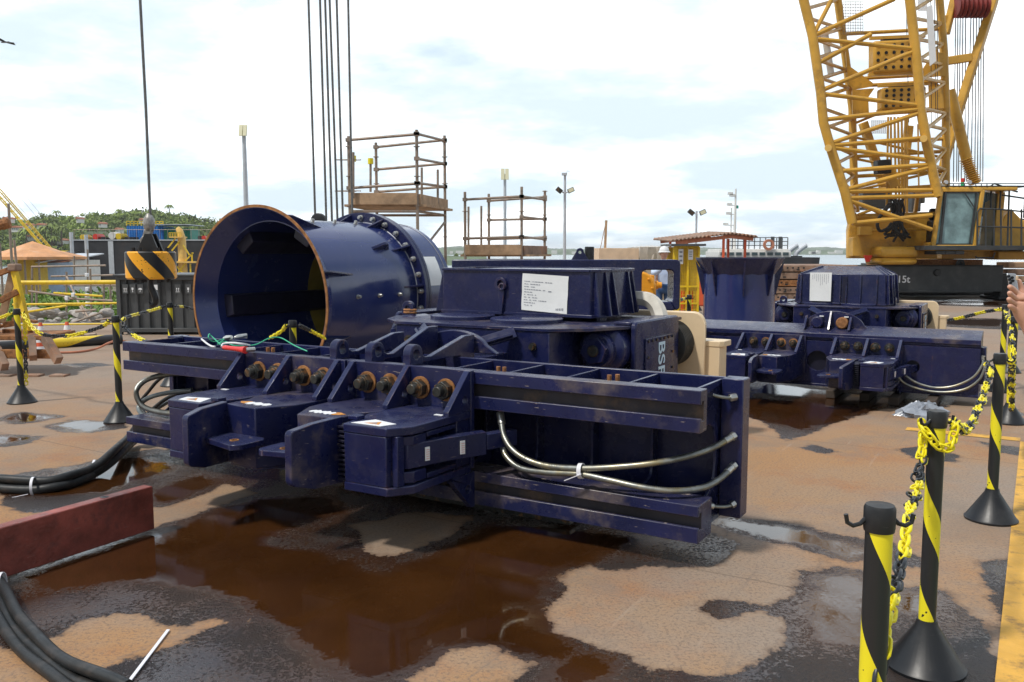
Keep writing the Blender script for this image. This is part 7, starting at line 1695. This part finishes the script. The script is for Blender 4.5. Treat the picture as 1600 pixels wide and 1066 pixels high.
# haze
bm_ = bpy.data.meshes.new('haze'); mb = MB(); mb.box(-3400,3400,-60,3400,-3.0,32)
hz = mb.build('haze', [], smooth=False); tag(hz, 'thin pale sea haze over the river', 'haze', kind='stuff')
hm_ = bpy.data.materials.new('haze'); hm_.use_nodes = True; n_ = hm_.node_tree; n_.nodes.clear(); o_ = n_.nodes.new('ShaderNodeOutputMaterial'); pv = n_.nodes.new('ShaderNodeVolumePrincipled'); pv.inputs['Color'].default_value = (.96,.98,1,1); pv.inputs['Density'].default_value = .00024; pv.inputs['Anisotropy'].default_value = .2
n_.links.new(pv.outputs[0], o_.inputs['Volume']); hz.data.materials.append(hm_)
# ================================================================= people
def skin_body(name, joints, edges, mat_, parent, sub=2, loc=True):
    """joints: name -> (pos, radius); first joint is the root"""
    nm = list(joints); me = bpy.data.meshes.new(name); me.from_pydata([joints[k][0] for k in nm], [(nm.index(a), nm.index(b)) for a, b in edges], [])
    ob = bpy.data.objects.new(name, me); col.objects.link(ob)
    md = ob.modifiers.new('skin', 'SKIN'); md.use_smooth_shade = True
    for i, k in enumerate(nm):
        sv = me.skin_vertices[0].data[i]; r = joints[k][1]; sv.radius = r if isinstance(r, tuple) else (r, r); sv.use_root = (i == 0)
    sb_ = ob.modifiers.new('sub', 'SUBSURF'); sb_.levels = sub; sb_.render_levels = sub
    me.materials.append(mat_); ob.parent = parent
    dg = bpy.context.evaluated_depsgraph_get(); m2 = bpy.data.meshes.new_from_object(ob.evaluated_get(dg)); ob.modifiers.clear(); ob.data = m2
    for p in m2.polygons: p.use_smooth = True
    return ob
Yp = 18.0; px0 = P(1037,0,Yp).x
man = empty('person', (px0,Yp,0), 'man in white helmet, blue shirt and jeans holding a phone up', 'person')
J = {'pelvis':((0,0,.93),(.16,.11)),'waist':((0,0,1.03),(.14,.10)),'chest':((0,-.02,1.25),(.17,.12)),'neckb':((0,-.02,1.40),(.08,.07)),'neck':((0,-.03,1.47),.055),
 'sl':((-.17,-.02,1.37),.065),'el':((-.24,-.17,1.16),.047),'wl':((-.10,-.34,1.27),.033),'sr':((.17,-.02,1.37),.065),'er':((.26,-.16,1.18),.047),'wr':((.10,-.34,1.28),.033),
 'hl':((-.10,0,.88),.10),'kl':((-.12,-.03,.50),.068),'al':((-.13,.02,.10),.05),'fl':((-.14,-.14,.04),.04),'hr':((.10,0,.88),.10),'kr':((.12,-.03,.50),.068),'ar':((.13,.02,.10),.05),'fr':((.14,-.14,.04),.04)}
skin_body('body', J, [('pelvis','waist'),('waist','chest'),('chest','neckb'),('neckb','neck'),('chest','sl'),('sl','el'),('el','wl'),('chest','sr'),('sr','er'),('er','wr'),('pelvis','hl'),('hl','kl'),('kl','al'),('al','fl'),('pelvis','hr'),('hr','kr'),('kr','ar'),('ar','fr')], M_['skin'], man)
def grow(keys, edges, g, name, m_):
    JJ = {k: (J[k][0], tuple(x+g for x in J[k][1]) if isinstance(J[k][1], tuple) else J[k][1]+g) for k in keys}; return skin_body(name, JJ, edges, m_, man)
grow(['waist','pelvis','chest','neckb','sl','el','wl','sr','er','wr'], [('waist','pelvis'),('waist','chest'),('chest','neckb'),('chest','sl'),('sl','el'),('el','wl'),('chest','sr'),('sr','er'),('er','wr')], .018, 'shirt', M_['shirt'])
grow(['pelvis','hl','kl','al','hr','kr','ar'], [('pelvis','hl'),('hl','kl'),('kl','al'),('pelvis','hr'),('hr','kr'),('kr','ar')], .024, 'jeans', M_['jeans'])
mb = MB(); ring = [(0,-.115),(.045,-.11),(.068,-.07),(.078,0),(.08,.05),(.06,.10),(0,.125)]
mb.lathe(ring, (0,-.05,1.575), (0,0,1), 20); mb.v = [(p[0]*.92, (p[1]+.05)*1.12-.05, p[2]) for p in mb.v]
mb.hexa([(-.012,-.155,1.55),(.012,-.155,1.55),(.012,-.13,1.55),(-.012,-.13,1.55),(-.006,-.14,1.60),(.006,-.14,1.60),(.006,-.13,1.60),(-.006,-.13,1.60)])
mb.lathe([(0,-.01),(.02,-.02),(.02,.02),(0,.01)], (-.078,-.04,1.57), (1,0,0), 8); mb.lathe([(0,-.01),(.02,-.02),(.02,.02),(0,.01)], (.078,-.04,1.57), (1,0,0), 8)
mb.build('head', M_['skin'], man, local=True, angle=60)
mb = MB()
for s in (-1,1): mb.box(s*.032-.012,s*.032+.012,-.143,-.134,1.588,1.598)
mb.box(-.022,.022,-.142,-.132,1.525,1.531); mb.build('face_features', M_['terracotta'], man, local=True)
mb = MB(); mb.lathe([(.105,0),(.102,.03),(.09,.075),(.06,.11),(0,.125)], (0,-.045,1.615), (0,0,1), 24); mb.lathe([(.105,0),(.128,-.008),(.128,-.002),(.105,.012)], (0,-.055,1.615), (0,0,1), 24); mb.build('helmet', M_['white'], man, local=True)
for s, w_ in ((-1,'wl'),(1,'wr')):
    mb = MB(); w0 = Vector(J[w_][0])
    hj = {'w':((w0.x,w0.y,w0.z),.028),'p':((w0.x-s*.025,w0.y-.05,w0.z+.03),(.038,.018))}; ed = [('w','p')]
    for i in range(4):
        b = Vector(hj['p'][0])+Vector((0,-.015,.02-.018*i)); hj['f%da'%i] = ((b.x-s*.02,b.y-.02,b.z),.010); hj['f%db'%i] = ((b.x-s*.055,b.y-.025,b.z),.008); ed += [('p','f%da'%i),('f%da'%i,'f%db'%i)]
    b = Vector(hj['p'][0]); hj['ta'] = ((b.x-s*.01,b.y+.01,b.z-.03),.011); hj['tb'] = ((b.x-s*.04,b.y+.015,b.z-.035),.009); ed += [('p','ta'),('ta','tb')]
    skin_body('hand', hj, ed, M_['skin'], man, 1)
mb = MB(); mb.box(-.075,.075,-.012,-.0,0,.08); ph = mb.build('phone', M_['black'], None, org=(0,0,0), bevel=.004); ph.location = (px0, Yp-.40, 1.27); tag(ph, 'dark phone held up by the man in the white helmet', 'phone')
mb = MB()
for s in (-1,1): mb.prism([(s*.13-.045,-.20),(s*.13+.045,-.20),(s*.13+.05,.08),(s*.13-.05,.08)], 0, .075, 'z')
mb.build('boots', M_['black'], man, local=True, bevel=.02)
# hand holding a phone at the right edge
Yq = 2.6
def HP(x, y, dy=0): return P(x, y, Yq+dy)
arm = empty('person', HP(1604,500), 'hand and bare forearm raising a silver phone at right edge', 'person')
base = Vector(arm.location)
def rel(p): return tuple(Vector(p)-base)
k = Yq/F
J2 = {'wrist':(rel(HP(1603,497)),(.022,.028)),'fore1':(rel(HP(1622,530,.0)),.031),'fore2':(rel(HP(1665,590,-.05)),.040),'elbow':(rel(HP(1740,690,-.12)),.045),
 'palm0':(rel(HP(1599,482)),(.020,.033)),'palm1':(rel(HP(1594,466,.01)),(.016,.036))}
ed = [('wrist','fore1'),('fore1','fore2'),('fore2','elbow'),('wrist','palm0'),('palm0','palm1')]
fing = {'index':[(1589,459,.0),(1582,451,-.01),(1576,447,-.02)],'middle':[(1586,467,-.005),(1579,460,-.022),(1576,456,-.03)],'ring':[(1585,475,-.005),(1578,470,-.025),(1575,465,-.03)],'little':[(1586,483,-.005),(1580,480,-.024),(1576,476,-.028)],'thumb':[(1598,462,.012),(1595,449,.016),(1590,436,.010)]}
for f, pts_ in fing.items():
    prev = 'palm1' if f in ('index','middle') else ('palm0' if f != 'thumb' else 'palm1')
    for i, (x, y, dy) in enumerate(pts_):
        n_ = f+str(i); J2[n_] = (rel(HP(x,y,dy)), {0:.0098,1:.0088,2:.0072}[i]*(1.15 if f == 'thumb' else 1)); ed.append((prev, n_)); prev = n_
skin_body('hand_and_arm', J2, ed, M_['skin'], arm)
mb = MB()
for (x, y, dy) in ((1589,434,.010-.009),):
    q = HP(x,y,dy); mb.hexa([q+Vector(v) for v in ((-.005,-.002,-.008),(.005,-.002,-.008),(.005,.002,-.008),(-.005,.002,-.008),(-.004,-.002,.006),(.004,-.002,.006),(.004,.002,.006),(-.004,.002,.006))])
mb.build('thumb_nail', M_['crate'], arm, bevel=.002)
ph = empty('phone', HP(1584,448), 'silver phone with black camera lenses held in the hand at the right edge', 'phone')
q = [HP(1573,427),HP(1588,428),HP(1595,472),HP(1582,474)]; th_ = Vector((.002,.008,0)); mb = MB(); mb.hexa([q[3],q[2],q[2]+th_,q[3]+th_,q[0],q[1],q[1]+th_,q[0]+th_]); mb.build('case', M_['phone'], ph, bevel=.003)
mb = MB()
for (x, y) in ((1576.5,432),(1578,437),(1579.5,442),(1582,434),(1583,439)): c = HP(x,y,-.002); mb.lathe([(0,-.001),(.0042,-.001),(.0048,.003)], c, (0,1,0), 14)
mb.build('camera_lens', M_['lens'], ph)
